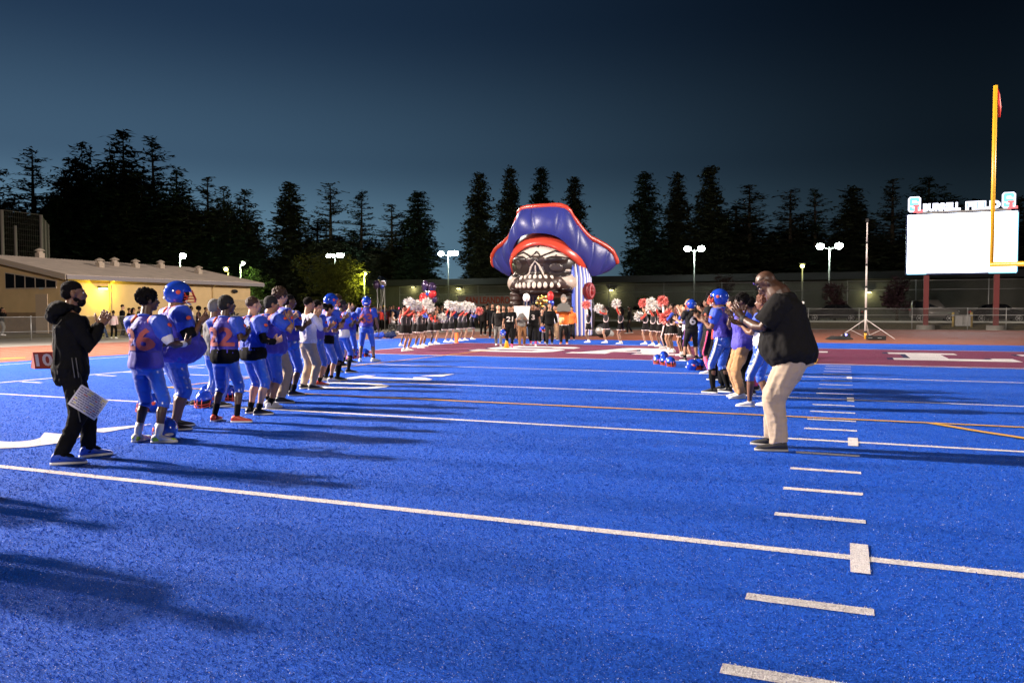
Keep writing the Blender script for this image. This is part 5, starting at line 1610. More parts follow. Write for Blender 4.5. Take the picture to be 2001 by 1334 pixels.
def casual(loc, az, label, h=1.7, skin='tan', arms=None, head=(0, 0), hair='short', hairm='black', girth=1.0, belly=0.0, top=M_BK, bottom=M_JEAN, shoe=M_SHB, sole=M_WHITE, lod=2,
           sl=1.85, feet=None, twist=0, lean=2, shorts=False, hem=-.08, group=None, sockm=None, crouch=0, front=None, num=None, loose=.03, face=None, mark=None, hood=False):
    P = dict(h=h, girth=girth, belly=belly, head=head, arms=arms or hang(), twist=twist, lean=lean, crouch=crouch)
    if feet: P['feet'] = feet
    root, p = start(loc, az, P, label, group); vb, vc = ((.010, .012), (.014, .018), (.020, .024))[lod]
    p.body(root, SKIN[skin], vb)
    if lod < 2 or face: p.face(root)
    gg = 1 + (girth - 1) * .5; g = G()
    p.torso(g, .016, -.12, .10, 6)
    if shorts: p.legs(g, .115 * gg, .10 * gg, .08, .07, .46)
    else: p.legs(g, .104 * gg, .082 * gg, .076 * gg, .066, 1.0)
    soft(g, 'trousers' if not shorts else 'shorts', bottom, root, vc, 3, displace(.012, 9, (1, 1, .5), ridged=True) if lod < 2 else displace(.008, 9))
    if sockm: p.socks(root, sockm, .6)
    p.shoes(root, shoe, sole, 1.04, mark)
    g = G(); p.torso(g, loose, hem, .53, 10)
    soft(g, 'shirt', top, root, vc, 3, displace(.012, 11, (1, 1, .5), ridged=True) if lod < 2 else displace(.008, 10))
    for i in (0, 1): p.sleeve(i, root, top, sl, .068 + loose * .25, (.050 if sl > 1 else .066) + loose * .2, vc)
    if hood:
        H = G(); a = p.neck + p.R @ V3((0, -.07, .01)) * p.k
        H.ell(a, (.12 * p.k, .075 * p.k, .075 * p.k)); H.ell(a + V3((0, -.05, -.05)) * p.k, (.09 * p.k, .06 * p.k, .08 * p.k)); H.ell(p.neck + V3((0, .02, 0)) * p.k, (.088 * p.k, .08 * p.k, .035 * p.k))
        soft(H, 'hood', top, root, vc, 2)
    if hair: p.hair(root, hair, HAIR.get(hairm) or MATS[hairm], .012 if lod < 2 else .018)
    if front: p.number(root, front, M_NUM, True, size=.2, off=.036)
    if num: p.number(root, num, M_NUM, False, size=.24, off=.036)
    return root, p


M_CH_T = cloth('cheer_black', (0.016, 0.013, 0.016), 0.7)
M_CH_S = cloth('cheer_skirt', (0.008, 0.007, 0.007), 0.85, sheen=0.0, spec=.15)
M_HEM = cloth('cheer_hem', (0.72, 0.55, 0.55), 0.7)


def cheerleader(loc, az, label, h=1.6, skin='tan', arms=None, hair='pony', hairm='black', slv=M_RED_C, head=(0, 0), feet=None, lod=2, pants=False, group='cheerleaders lining the field', bow=None):
    P = dict(h=h, girth=.90, head=head, arms=arms or cheer(), lean=0, feet=feet or ((-.07, 0, 4), (.07, 0, -4)))
    root, p = start(loc, az, P, label, group); k = p.k
    p.body(root, SKIN[skin], .018)
    g = G(); p.torso(g, .012, .06, .50, 8); soft(g, 'top', M_CH_T, root, .022, 2)
    hw, hd, yo = p.prof(.28)
    c = p.sp(.26)
    G().loft([(c + V3((0, 0, z)) * k, V3(((hw + .026) * k, 0, .16 * k)), V3((0, (hd + .026) * k, 0))) for z in (-.007, .007)], 18, power=.88).build('chest_band', M_HEM, root)
    for i in (0, 1): p.sleeve(i, root, slv, 1.92, .058, .040, .020)
    if pants:
        g = G(); p.torso(g, .012, -.12, .10, 6); p.legs(g, .095, .075, .07, .062, 1.0); soft(g, 'trousers', M_CH_S, root, .022, 2)
        side_stripe(p, root, M_HEM, .98, .10, .03)
    else:
        g = G(); secs = []; n = 36
        for t, a in ((.10, 0), (.04, .008), (-.10, .028), (-.25, .055)):
            hw, hd, yo = p.prof(max(-.0, t)); secs.append((p.sp(t), hw + .016 + a, hd + .016 + a, a))
        for c, hw, hd, a in secs:
            for q in range(n):
                th = 2 * PI * q / n; f = 1 + (.10 if q % 2 else -.04) * a / .085
                g.v.append(tuple(c + V3((hw * math.cos(th) * f, hd * math.sin(th) * f, 0)) * k))
        for j in range(3):
            for q in range(n): g.f.append((j * n + q, j * n + (q + 1) % n, (j + 1) * n + (q + 1) % n, (j + 1) * n + q))
        g.f.append(tuple(range(n - 1, -1, -1)))
        b = len(g.v); g.v.append(tuple(p.sp(-.12)))
        for q in range(n): g.f.append((3 * n + q, 3 * n + (q + 1) % n, b))
        g.build('skirt', M_CH_S, root, False)
        g = G(); c, hw, hd, a = secs[-1]
        for dz, ff in ((0.0, 1.012), (.032, .985)):
            for q in range(n):
                th = 2 * PI * q / n; f = (1 + (.10 if q % 2 else -.04)) * ff
                g.v.append(tuple(c + V3((hw * math.cos(th) * f, hd * math.sin(th) * f, dz - .005)) * k))
        for dz, ff in ((0.0, .96), (.032, .93)):
            for q in range(n):
                th = 2 * PI * q / n; f = (1 + (.10 if q % 2 else -.04)) * ff
                g.v.append(tuple(c + V3((hw * math.cos(th) * f, hd * math.sin(th) * f, dz - .005)) * k))
        for q in range(n):
            r_ = (q + 1) % n; g.f += [(q, r_, n + r_, n + q), (2 * n + q, 3 * n + q, 3 * n + r_, 2 * n + r_), (q, 2 * n + q, 2 * n + r_, r_), (n + q, n + r_, 3 * n + r_, 3 * n + q)]
        g.build('hem', M_HEM, root, False)
    p.socks(root, M_WHITE, .84, .043); p.shoes(root, M_SHW, M_WHITE, 1.1)
    p.hair(root, hair, HAIR[hairm], .018)
    if bow:
        a = p.hc + V3((0, -.09, .09)) * p.hs; g = G()
        for sx in (-1, 1): g.ell(a + p.RH @ V3((sx * .06, 0, .01)), (.06, .02, .045), None, 8, 6)
        g.build('hair_bow', bow, root)
    return root, p


POM = {}


def pompom_mesh(key, m, R=.20, seed=0):
    r = random.Random(seed); g = G()
    for _ in range(420):
        d = nrm((r.gauss(0, 1), r.gauss(0, 1), r.gauss(0, 1))); q = nrm(np.cross(d, (r.uniform(-1, 1), r.uniform(-1, 1), r.uniform(-1, 1))))
        L = R * r.uniform(.75, 1.12); a = d * .02; b = d * L * .6 + q * .012; c = d * L + nrm(V3((r.gauss(0, 1), r.gauss(0, 1), r.gauss(0, 1) - .6))) * .05
        w = nrm(np.cross(d, q)) * .011; k = len(g.v)
        g.v += [tuple(a - w), tuple(a + w), tuple(b + w * 1.3), tuple(b - w * 1.3), tuple(c + w), tuple(c - w)]
        g.f += [(k, k + 1, k + 2, k + 3), (k + 3, k + 2, k + 4, k + 5)]
    me = g.me('streamers', False); me.materials.append(m); POM[key] = me


pompom_mesh('white', mat('pom_white', (0.80, 0.76, 0.72), 0.45, 0.5), .185, 1)
pompom_mesh('pink', mat('pom_pink', (0.82, 0.22, 0.19), 0.45, 0.5), .185, 2)
HANDLE = G().cyl((-.05, 0, 0), (.05, 0, 0), .014, 8).me('handle'); HANDLE.materials.append(M_WHITE)


def pompom(pos, kind, label, scale=1.0, group='pompoms held by the cheerleaders'):
    root = empty('pompom', pos, rnd.uniform(0, 6), label, 'pompom', group); root.scale = (scale,) * 3
    link_mesh('streamers', POM[kind], None, root); link_mesh('handle', HANDLE, None, root)
    return root


def wpos(root, q):
    a = root.rotation_euler[2]; c, s_ = math.cos(a), math.sin(a)
    return Vector((root.location.x + c * q[0] - s_ * q[1], root.location.y + s_ * q[0] + c * q[1], root.location.z + q[2]))


def fist(p, i): return p.wr[i] + p.hdir[i] * .10 * p.k + p.hn[i] * .03 * p.k


def A2(u, vf, vt):
    a = at(u, vf); return a, height_at(a, vt)

# ================================================================== THE CAST
def px_local(loc, az, h, u, v, dd=0.0):
    """picture point, taken at the person's own distance, in that person's 1.8 m body space"""
    base = Vector((loc[0], loc[1], 0)); depth = (base - CAM).dot(_f) + dd
    P = CAM + ray(u, v) * depth - base
    a = math.radians(az - 90); c, s_ = math.cos(a), math.sin(a); k = h / 1.8
    return ((c * P.x + s_ * P.y) / k, (-s_ * P.x + c * P.y) / k, P.z / k)


def two(loc, az, h, u, v, up=.6, gap=.04, dd=0.0, fwd=0.30):
    """both hands meeting (a clap) around a picture point"""
    x, y, z = px_local(loc, az, h, u, v, dd); x = max(-.12, min(.22, x)); y = max(.22, min(.42, y))
    return [dict(w=(x - gap, y - .05, z - .06), d=(.05, .75, up), n=(1, 0, 0), t=(0, -.4, 1)), dict(w=(x + gap + .01, y - .05, z - .03), d=(-.05, .8, up), n=(-1, 0, 0), t=(0, -.4, 1))]


# ---- left: coach in black
lo = at(142, 900)
root, p = start(lo, 60, dict(h=1.76, girth=1.06, lean=1, head=(-6, -3), arms=[dict(w=(-.03, .27, 1.37), d=(.1, .55, .9), n=(1, .1, 0), t=(0, -.5, 1)), dict(w=(.09, .26, 1.36), d=(-.05, .6, .9), n=(-1, .1, 0), t=(0, -.5, 1))],
                             feet=((-.14, .17, 6), (.15, -.13, -18))), 'bearded man in a black hooded jacket clapping at the far left', 'people lining the left')
p.body(root, SKIN['brown'], .009, (.22, .16)); p.face(root)
g = G(); p.torso(g, .014, -.12, .10, 6); p.legs(g, .104, .084, .074, .066, 1.0)
soft(g, 'trousers', M_BK, root, .011, 2, chain(displace(.014, 9, (1, 1, .6), ridged=True), displace(.008, 18, (1, 1, .8), ridged=True)))
for i in (0, 1): G().limb([p.hip[i] * .6 + p.knee[i] * .4 + V3((.1 * (1, 1)[i], -.02, 0)) * (0.55 + .45 * i), p.knee[i] + V3((.085 if i else -.085, 0, -.05))], [.006, .006], 5).build('seam_piping', mat('grey_piping', (.12, .11, .08)), root)
p.shoes(root, M_SHBL, M_SHW, 1.12, high=.03); p.socks(root, M_BK, .86, .050)
for i in (0, 1): G().ell(p.ank[i] + rotz(p.footyaw[i]) @ V3((0, .075, -.005)), (.036, .055, .030), rotz(p.footyaw[i]) @ rotx(-.45), 10, 6).build('shoe_tongue', M_BK, root)
g = G(); p.torso(g, .040, -.16, .53, 12); g.ell(p.sp(-.10), (.19, .15, .05)); soft(g, 'jacket', M_BK, root, .011, 3, displace(.022, 7.5, (1, 1, .6), ridged=True))
for i in (0, 1):
    p.sleeve(i, root, M_BK, 1.90, .078, .056, .011, pad=.008)
    p.wristband(i, root, M_BK, .93, .046, .045, 'cuff')
g = G(); a = p.neck
g.ell(a + V3((0, -.10, .02)), (.135, .095, .080)); g.ell(a + V3((0, -.16, -.03)), (.10, .06, .095)); g.ell(a + V3((0, -.03, .035)), (.10, .09, .04)); g.ell(a + V3((0, .045, .01)), (.085, .05, .045))
soft(g, 'hood', M_BK, root, .011, 2, displace(.014, 12, ridged=True))
g = G(); g.limb([p.sp(.50) + V3((.15, -.10, 0)), p.sp(.40) + V3((.13, -.165, 0)), p.sp(.20) + V3((.12, -.165, 0)), p.sp(0) + V3((.14, -.17, 0))], [.005] * 4, 5); g.build('seam_piping', MATS['grey_piping'], root)
for dx in (0, .035):
    G().limb([p.sp(.10) + V3((.205, -.02 + dx, .02)), p.sp(-.07) + V3((.225, .0 + dx, 0))], [.005] * 2, 5).build('pocket_zip', mat('zip_grey', (.10, .10, .10)), root)
G().loft([(p.sp(.40) + V3((.14, .128, 0)), V3((.03, -.012, 0)), V3((0, 0, .012))), (p.sp(.40) + V3((.145, .136, 0)), V3((.028, -.012, 0)), V3((0, 0, .010)))], 6).build('chest_logo', M_WHITE, root)
p.hair(root, 'fade', HAIR['black'], .010); p.hair(root, 'beard', HAIR['black'], .009)
# his call sheet, hanging from a cord at the hip
dpt = (Vector((lo.x, lo.y, 0)) - CAM).dot(_f) - .22
cs = CAM + ray(172, 786) * dpt
sh_ = empty('call_sheet', cs, 0, 'white laminated sheet of small print hanging at the bearded coach\'s thigh', 'call sheet')
R_ = Matrix(((_r.x, _f.x, _u.x), (_r.y, _f.y, _u.y), (_r.z, _f.z, _u.z))).to_4x4() @ Matrix.Rotation(math.radians(36), 4, 'Y') @ Matrix.Rotation(math.radians(12), 4, 'Z')
sh_.rotation_euler = R_.to_euler()
G().box((-.145, 0, -.115), (.145, .004, .115)).build('board', mat('paper_white', (.72, .68, .66), .35), sh_, False)
g = G(); g2 = G(); g3 = G(); r_ = random.Random(4)
for j in range(9):
    z = .092 - j * .0225; x = -.13
    while x < .125:
        w = r_.uniform(.014, .05); (g if r_.random() < .8 else g2 if r_.random() < .6 else g3).box((x, -.0035, z - .0055), (min(.13, x + w), -.001, z + .0055)); x += w + .006
g.build('printed_rows', mat('print_grey', (.22, .20, .24), .6), sh_, False); g2.build('printed_rows', mat('print_red', (.5, .12, .08), .6), sh_, False); g3.build('printed_rows', mat('print_yellow', (.75, .62, .10), .6), sh_, False)
G().limb([(-.14, .0, .11), (-.20, .03, .17), (-.27, .05, .20)], [.003] * 3, 5).build('cord', M_BLACK, sh_)

# ---- left: the line of players (nearest first)
GRP = 'people lining the left'
lo = at(288, 864)
r_, p = player(lo, 92, 'player with number 26, white arm sleeve and lime-heeled shoes, nearest in the left line', h=1.70, skin='dark', head=(-30, -2), girth=1.12, lod=0, num='26', hair='curly',
       arms=[dict(w=(.02, .30, 1.16), d=(.4, .8, .2), n=(1, 0, 0), t=(0, 0, 1)), dict(w=(.30, .30, 1.17), d=(.1, 1, .3), n=(-1, 0, .2), t=(0, 0, 1), hint=(.7, -.5, -1))],
       feet=((-.15, .0, 4), (.15, .02, -62)), sock=M_SHW, socktop=.66, shoe=M_SHW, mark=M_SHL, group=GRP, hem=.10, tail=M_JP)

for i in (0, 1):
    a = p.sh[i] * .42 + p.elb[i] * .58; d_ = nrm(p.elb[i] - p.sh[i]) * .05
    G().limb([a - d_, a, a + d_], [.070, .068, .060], 12).build('arm_band', M_WH, r_)
p.wristband(1, r_, M_WH, .90, .036, .08, 'wrist_wrap')
lo = at(338, 838)
HN = dict(lod=0, group=GRP)
r_, p = player(lo, 62, 'very large player in a blue helmet with red face mask, second in the left line', h=1.80, skin='brown', girth=1.66, belly=.20, helmet=True, hem=-.08,
       arms=two(lo, 62, 1.8, 396, 625, .8), feet=((-.14, .10, 4), (.15, -.04, -12)), sock=None, shoe=M_SHB, head=(-8, 0), socktop=.8, **HN)
for i in (0, 1): p.sleeve(i, r_, M_BK, .98, .070, .064, .013, 'undersleeve')
# white band and wrist wrap for number 26 come from the same builder
lo = at(441, 824)
player(lo, 96, 'player in a black skull cap with orange-red shoes and a black shirt tail', h=1.66, skin='dark', head=(-35, -2), girth=1.12, num='22', hair='beanie', hairm='cap_black', arms=two(lo, 96, 1.66, 485, 648),
       feet=((-.19, .0, 12), (.19, .0, -70)), sock=M_BK, socktop=.35, shoe=M_SHR, tail=M_BK, **HN) if mat('cap_black', (.012, .012, .013), .85, bump=.4, bscale=60) else 0
lo = at(418, 794)
casual(lo, 80, 'person in a grey cap and grey shirt standing behind the skull-cap player', h=1.63, skin='brown', top=M_GR, bottom=M_PB, hair='beanie', hairm='grey_cloth', lod=1, arms=clap(1.2), group=GRP)
lo = at(496, 809)
player(lo, 72, 'brown-haired player with long black undersleeves clapping at chest height', h=1.66, skin='light', head=(-10, -4), girth=1.28, hair='short', hairm='brown', arms=two(lo, 72, 1.66, 545, 664, .35),
       feet=((-.13, .02, 5), (.14, .0, -30)), sock=M_BK, socktop=.78, shoe=M_SHB, longs=M_BK, tail=M_BK, lod=0, group=GRP, jersey=M_JB)
lo = at(526, 796)
player(lo, 82, 'sturdy player in a black cap with hands raised at chin height', h=1.68, skin='tan', head=(-28, 0), girth=1.45, belly=.10, hair='beanie', hairm='cap_black', arms=two(lo, 82, 1.68, 562, 618, .9),
       sock=M_BK, socktop=.8, shoe=M_SHW, lod=0, group=GRP, hem=-.04)
lo = at(540, 786)
player(lo, 66, 'tall curly-haired player in khaki trousers, tallest of the left line', h=1.83, skin='light', head=(0, 0), girth=1.02, hair='curly', hairm='brown', arms=clap(1.30, .3), trousers=M_KH, shoe=M_SHB, lod=1, group=GRP,
       feet=((-.14, .02, 5), (.14, .0, -40)))
lo = at(566, 772)
player(lo, 76, 'dark-haired player with one bent arm raised beside the khaki trousers', h=1.74, skin='dark', head=(-20, -3), girth=1.22, hair='fade', arms=two(lo, 76, 1.74, 602, 632, .6), sock=M_BK, socktop=.72, shoe=M_SHB, lod=1, group=GRP)
lo = at(601, 760)
r_, p = casual(lo, 66, 'man in a white checked shirt and khaki trousers within the left line', h=1.71, skin='tan', head=(0, 0), girth=1.22, hair='short', top=mat('check_shirt', (.66, .62, .70), .8, var=.22, vscale=55), bottom=M_KH, shoe=M_SHB, lod=1,
       arms=two(lo, 66, 1.71, 617, 614, .9), hem=-.02, group=GRP)
G().add(*_belt(p)).build('belt', M_SHB, r_)
lo = at(618, 752)
player(lo, 62, 'player in orange-red shoes half hidden behind the white shirt', h=1.66, skin='tan', hair='short', arms=clap(1.22), shoe=M_SHR, sock=M_BK, socktop=.8, lod=1, group=GRP)
lo = at(646, 743)
player(lo, 70, 'helmeted player behind the girl with the dark bun', h=1.78, skin='brown', helmet=True, arms=clap(1.3), sock=M_BK, socktop=.1, shoe=M_SHB, lod=1, group=GRP)
lo = at(638, 745)
player(lo, 58, 'shorter player with a dark bun, black shirt tail and pale grey shoes', h=1.60, skin='tan', hair='bun', head=(-15, -5), arms=two(lo, 58, 1.6, 664, 637, .3), tail=M_BK, sock=M_BK, socktop=.85, shoe=M_SHW, lod=1, group=GRP, hem=.10)
lo = at(669, 728)
player(lo, 72, 'player in a dark knit cap with a white shirt tail and long black socks', h=1.70, skin='dark', hair='beanie', hairm='cap_black', head=(-20, 0), arms=clap(1.2), tail=M_WH, sock=M_BK, socktop=.05, shoe=M_SHB, lod=1, group=GRP, hem=.10)
lo = at(660, 716)
player(lo, 60, 'tall curly brown-haired player with white undersleeves at the back of the left line', h=1.86, skin='light', hair='curly', hairm='brown', longs=M_WH, arms=clap(1.45, .32), lod=1, group=GRP)
lo = at(717, 706)
player(lo, 118, 'helmeted player with number 63 seen from behind at the end of the left line', h=1.83, skin='brown', helmet=True, num='63', arms=[dict(w=(-.30, .28, 1.18), n=(1, 0, 0), t=(0, 0, 1)), dict(w=(.33, .02, .90), n=(-1, 0, 0), t=(0, 1, 0), hint=(.3, -1, 0))],
       feet=((-.19, 0, 8), (.19, 0, -55)), sock=M_BK, socktop=.9, shoe=M_SHW, lod=1, group=GRP, girth=1.12)
lo = at(685, 708)
player(lo, 64, 'dark-haired player in black and pink shoes just left of number 63', h=1.68, skin='brown', hair='short', arms=clap(1.25), sock=M_PINK, socktop=.8, shoe=M_SHB, lod=1, group=GRP)

# ---- right: the heavy man
GR2 = 'people lining the right'
lo = at(1534, 878)
root, p = start(lo, 181, dict(h=1.99, girth=1.36, belly=.12, lean=15, hipy=-.085, crouch=.01, neck=1.5, head=(2, 46), hfwd=10, arms=[
    dict(w=(-.06, .40, 1.26), d=(.1, .55, .85), n=(.9, .3, -.2), t=(-.2, -.7, .6), hint=(-.5, .0, -1)), dict(w=(.06, .38, 1.21), d=(-.05, 1, .12), n=(-.5, 0, 1), t=(1, .2, .2), hint=(.4, -.1, -1))],
    feet=((-.13, .05, 8), (.15, .12, -12))), 'very heavy bald man in a black T-shirt and pale trousers clapping at the right', GR2)
p.body(root, SKIN['dark'], .009, (.25, .16)); p.face(root)
g = G(); p.torso(g, .022, -.14, .10, 8); p.legs(g, .150, .112, .098, .084, 1.0)
soft(g, 'trousers', M_KH2, root, .010, 2, chain(displace(.013, 6.5, (1, 1, .38), ridged=True), displace(.005, 9, (.7, .7, 1.3), ridged=True, seed=3)))
p.shoes(root, mat('shoe_grey', (.03, .03, .03), .45), mat('sole_grey', (.3, .3, .3), .5), 1.05)
g = G(); p.torso(g, .048, -.12, .535, 14); g.ell(p.sp(.53) + V3((0, -.03, 0)), (.17, .13, .09), p.R); soft(g, 'shirt', M_TS, root, .011, 2, chain(displace(.016, 5.5, (1, 1, .5), ridged=True), displace(.008, 12, (1, 1, .5), ridged=True, seed=5)))
for i in (0, 1):
    p.sleeve(i, root, M_TS, .80, .094, .100, .012, pad=.012)
g = G().limb([p.neck + V3((.10 * math.cos(a), .10 * math.sin(a) + .01, -.012 - .02 * math.sin(a))) for a in [2 * PI * q / 14 for q in range(15)]], [.012] * 15, 6, round_ends=False).build('collar', M_TS, root)
p.wristband(0, root, M_BLACK, .93, .038, .03, 'watch'); p.wristband(1, root, M_BLACK, .93, .038, .03, 'watch')
H = lambda q: p.hc + p.RH @ (V3(q) * p.hs)
gl = G().limb([H((-.085, -.02, .055)), H((-.075, .05, .075)), H((0, .092, .085)), H((.075, .05, .075)), H((.085, -.02, .055))], [.004] * 5, 6).build('sunglasses', M_BLACK, root)
for sx in (-1, 1): G().ell(H((sx * .034, .082, .082)), (.028, .008, .018), p.RH, 10, 6).build('lens', mat('lens_violet', (.08, .03, .25), .08, .8), gl)
g = G(); g.ell(H((0, .055, -.088)), (.045, .040, .030), p.RH); soft(g, 'beard', HAIR['black'], root, .010, 1)

# ---- right: others, near to far
lo = at(1491, 795)
player(lo, 168, 'curly red-brown haired player mostly hidden behind the heavy man', h=1.70, skin='brown', hair='curly', hairm='red', arms=clap(1.3), sock=None, shoe=M_SHW, lod=0, group=GR2, jersey=M_WH, feet=((-.12, .18, 6), (.12, -.05, -10)))
lo = at(1449, 777)
player(lo, 205, 'player in tan trousers and white sneakers with both hands at his face', h=1.73, skin='dark', hair='curly', head=(-8, 0), arms=two(lo, 205, 1.73, 1437, 612, .9), trousers=cloth('tan_trousers', (.40, .22, .09)), shoe=M_SHW, lod=0, group=GR2, jersey=M_JP, tail=M_JP, feet=((-.12, .05, 6), (.12, .0, -10)))
lo = at(1413, 768)
player(lo, 158, 'player in a plain blue helmet and all-blue kit with black socks', h=1.80, skin='brown', helmet=True, head=(12, 0), arms=clap(1.25, .34), sock=M_BK, socktop=.15, shoe=M_SHB, lod=0, group=GR2, girth=1.12, feet=((-.14, .12, 6), (.14, -.02, -4)))
lo = at(1431, 762)
player(lo, 160, 'player in dark leggings standing between the blue helmet and the tan trousers', h=1.70, skin='tan', hair='short', arms=clap(1.2), pants=M_BK, stripe=None, sock=M_BK, socktop=.1, pantend=.95, shoe=M_SHB, lod=1, group=GR2)
lo = at(1391, 730)
player(lo, 162, 'tall player with a high curly hair puff, black kit and pink socks', h=1.84, skin='tan', hair='afro', arms=two(lo, 162, 1.84, 1386, 622, .9), jersey=M_BK2, slv=M_BK2, pants=M_BK2, stripe=M_PINK, sock=M_PINK, socktop=.25, shoe=M_SHW, lod=1, group=GR2, shoulder_stripe=None)
lo = at(1351, 705)
player(lo, 112, 'player with number 6 on black kit and a blue helmet, seen from behind', h=1.72, skin='tan', helmet=True, num='6', num_mat=M_NUM, head=(35, 5), arms=[dict(w=(-.16, .34, 1.36), n=(1, 0, 0), t=(0, 0, 1)), dict(w=(.10, .36, 1.36), n=(-1, 0, 0), t=(0, 0, 1))],
       jersey=M_BK2, slv=M_BK2, pants=M_BK2, stripe=mat('stripe_violet', (.22, .05, .22), .6), sock=M_BK, socktop=.8, shoe=M_SHB, lod=1, group=GR2, shoulder_stripe=None, girth=1.1, feet=((-.2, .02, 30), (.16, 0, -5)))
lo = at(1348, 698)
casual(lo, 195, 'fair-haired man in a blue T-shirt with one arm raised beside number 6', h=1.80, skin='light', hair='short', hairm='blond', top=M_JB, bottom=M_JB, sl=.7, shorts=True, shoe=M_SHW, lod=1, group=GR2,
       arms=[dict(w=(-.1, .36, 1.50), n=(1, 0, 0), t=(0, 0, 1)), dict(w=(.1, .40, 1.48), n=(-1, 0, 0), t=(0, 0, 1))])
lo = at(1376, 696)
casual(lo, 190, 'person with pale pink sleeves holding a camera to the face', h=1.64, skin='tan', hair='long', hairm='red', top=cloth('pale_pink_cloth', (.70, .33, .36)), bottom=M_BK, shoe=M_PINK, lod=2, group=GR2, arms=[dict(w=(-.06, .22, 1.50), d=(.3, .3, .6)), dict(w=(.06, .22, 1.50), d=(-.3, .3, .6))])
cam_o = empty('photo_camera', wpos(bpy.context.scene.objects[-1] if False else [o for o in C.objects if o.type == 'EMPTY' and o.get('label', '').startswith('person with pale pink')][0], (0, .235, 1.47)), math.radians(100), 'small black camera held up by the person with pale pink sleeves', 'camera')
G().box((-.06, -.03, -.035), (.06, .03, .035)).build('body', M_BLACK, cam_o, False); G().cyl((0, .031, 0), (0, .09, 0), .028, 12).build('lens', M_BLACK, cam_o)
lo = at(1397, 700)
casual(lo, 170, 'person in dark clothes standing behind the tall puff-haired player', h=1.70, skin='tan', hair='long', hairm='brown', top=M_BK, bottom=M_BK, lod=2, group=GR2, arms=clap(1.25))

for u, v, vt, az_, sk, hr, tp, bt, lb in ((1384, 708, 584, 165, 'brown', 'short', M_BK2, M_BK2, 'player in plain black kit packed in behind the pink socks'), (1371, 702, 592, 172, 'tan', 'curly', M_JB, M_PB, 'player in plain blue kit between number 6 and the photographer'),
                                     (1404, 742, 582, 160, 'tan', 'short', M_RED_C, M_BK, 'person in a red top glimpsed left of the plain blue helmet'), (1437, 758, 584, 158, 'brown', 'curly', M_JP, M_BK, 'player in violet-tinted jersey squeezed behind the tan trousers'),
                                     (1466, 772, 585, 165, 'dark', 'curly', M_BK2, M_BK, 'person in dark clothes between the tan trousers and the heavy man'), (1476, 762, 588, 170, 'tan', 'short', M_RED_C, M_PINK, 'person in red and pink seen just left of the heavy man belly'),
                                     (1341, 697, 596, 185, 'light', 'long', M_WH, M_BK, 'person in a white top behind the fair-haired man')):
    lo, h = A2(u, v, vt); casual(lo, az_, lb, h=min(1.82, max(1.6, h)), skin=sk, top=tp, bottom=bt, hair=hr, group=GR2, sl=.9, arms=clap(1.28))


# ---- cheerleaders
def cheer_at(u, vf, vt, az, poms, label, **k):
    lo, h = A2(u, vf, vt); h = min(1.68, max(1.5, h)); arms = []
    for i in (0, 1):
        pu, pv = poms[i][:2]; q = px_local(lo, az, h, pu, pv)
        sg = (-1, 1)[i]; x = q[0] * .4 + sg * .10; y = max(.12, min(.5, q[1]))
        d = nrm((x * .2, y, max(-.4, q[2] - 1.40)))
        arms.append(dict(w=tuple(V3((x, y, q[2])) - d * .09), n=(-sg, 0, 0), t=(0, -.6, .8), hint=(sg * .8, -.2, -.7), d=tuple(d)))
    root, p = cheerleader(lo, az, label, h=h, arms=arms, **k)
    for i in (0, 1):
        if len(poms[i]) > 2:
            side = ('one hand', 'other hand')[i]
            kind, txt = poms[i][2], poms[i][3]
            q = wpos(root, fist(p, i)); pompom(q, kind, txt, 1.06)
    return root


cheer_at(1150, 669, 604, 185, ((1147, 594, 'pink', 'pink pompom raised just right of the inflatable strands'), (1148, 632)), 'cheerleader with white sleeves closest to the inflatable on its right', slv=M_WH, skin='brown', hair='long')
cheer_at(1184, 670, 599, 192, ((1170, 602, 'white', 'left one of two white pompoms pushed forward right of the inflatable'), (1177, 606, 'white', 'right one of two white pompoms pushed forward right of the inflatable')), 'cheerleader pushing two white pompoms forward, second right of the inflatable', skin='tan', hair='pony')
cheer_at(1213, 672, 600, 175, ((1205, 593, 'white', 'white pompom held high by the third cheerleader right of the inflatable'), (1216, 622)), 'cheerleader leaning with one arm raised high, third right of the inflatable', skin='tan', hair='long')
cheer_at(1261, 673, 600, 188, ((1249, 617, 'white', 'white pompom held low at the left edge of the right cheer group'), (1266, 592, 'pink', 'pink pompom raised beside the dark clipped bush')), 'cheerleader at the left edge of the right-hand cheer group', skin='tan', hair='pony')
cheer_at(1276, 675, 601, 185, ((1276, 603, 'white', 'lower white pompom in the right cheer group'), (1287, 590, 'white', 'highest white pompom in the right cheer group')), 'cheerleader hidden behind raised white pompoms in the right cheer group', skin='tan', hair='long', hairm='brown')
cheer_at(1289, 677, 601, 180, ((1284, 598, 'white', 'white pompom tucked behind the highest white one'), (1292, 630)), 'cheerleader in the middle of the right-hand cheer group', skin='brown', hair='long')
cheer_at(1299, 680, 598, 178, ((1311, 585, 'pink', 'highest pink pompom in the right cheer group'), (1321, 590, 'pink', 'pink pompom just right of the highest one')), 'cheer team member in black trousers with a white side stripe', skin='brown', hair='pony', hairm='brown', pants=True, slv=M_WH)
cheer_at(1315, 689, 591, 172, ((1300, 620, 'pink', 'pink pompom stretched forward at chest height, left of a pair'), (1320, 612, 'pink', 'pink pompom at chest height, right of a pair')), 'cheerleader nearest the camera in the right-hand group', skin='brown', hair='short', hairm='black', slv=M_JB)
cheer_at(1308, 686, 600, 176, ((1310, 618, 'pink', 'pink pompom overlapping the pair at chest height'), (1303, 628)), 'cheerleader tucked behind the nearest one on the right', skin='tan', hair='long', hairm='brown')
cheer_at(1333, 695, 597, 168, ((1318, 632), (1322, 634)), 'cheerleader with blue sleeves beside the man in the blue T-shirt', skin='tan', hair='short', hairm='blond', slv=M_JB)
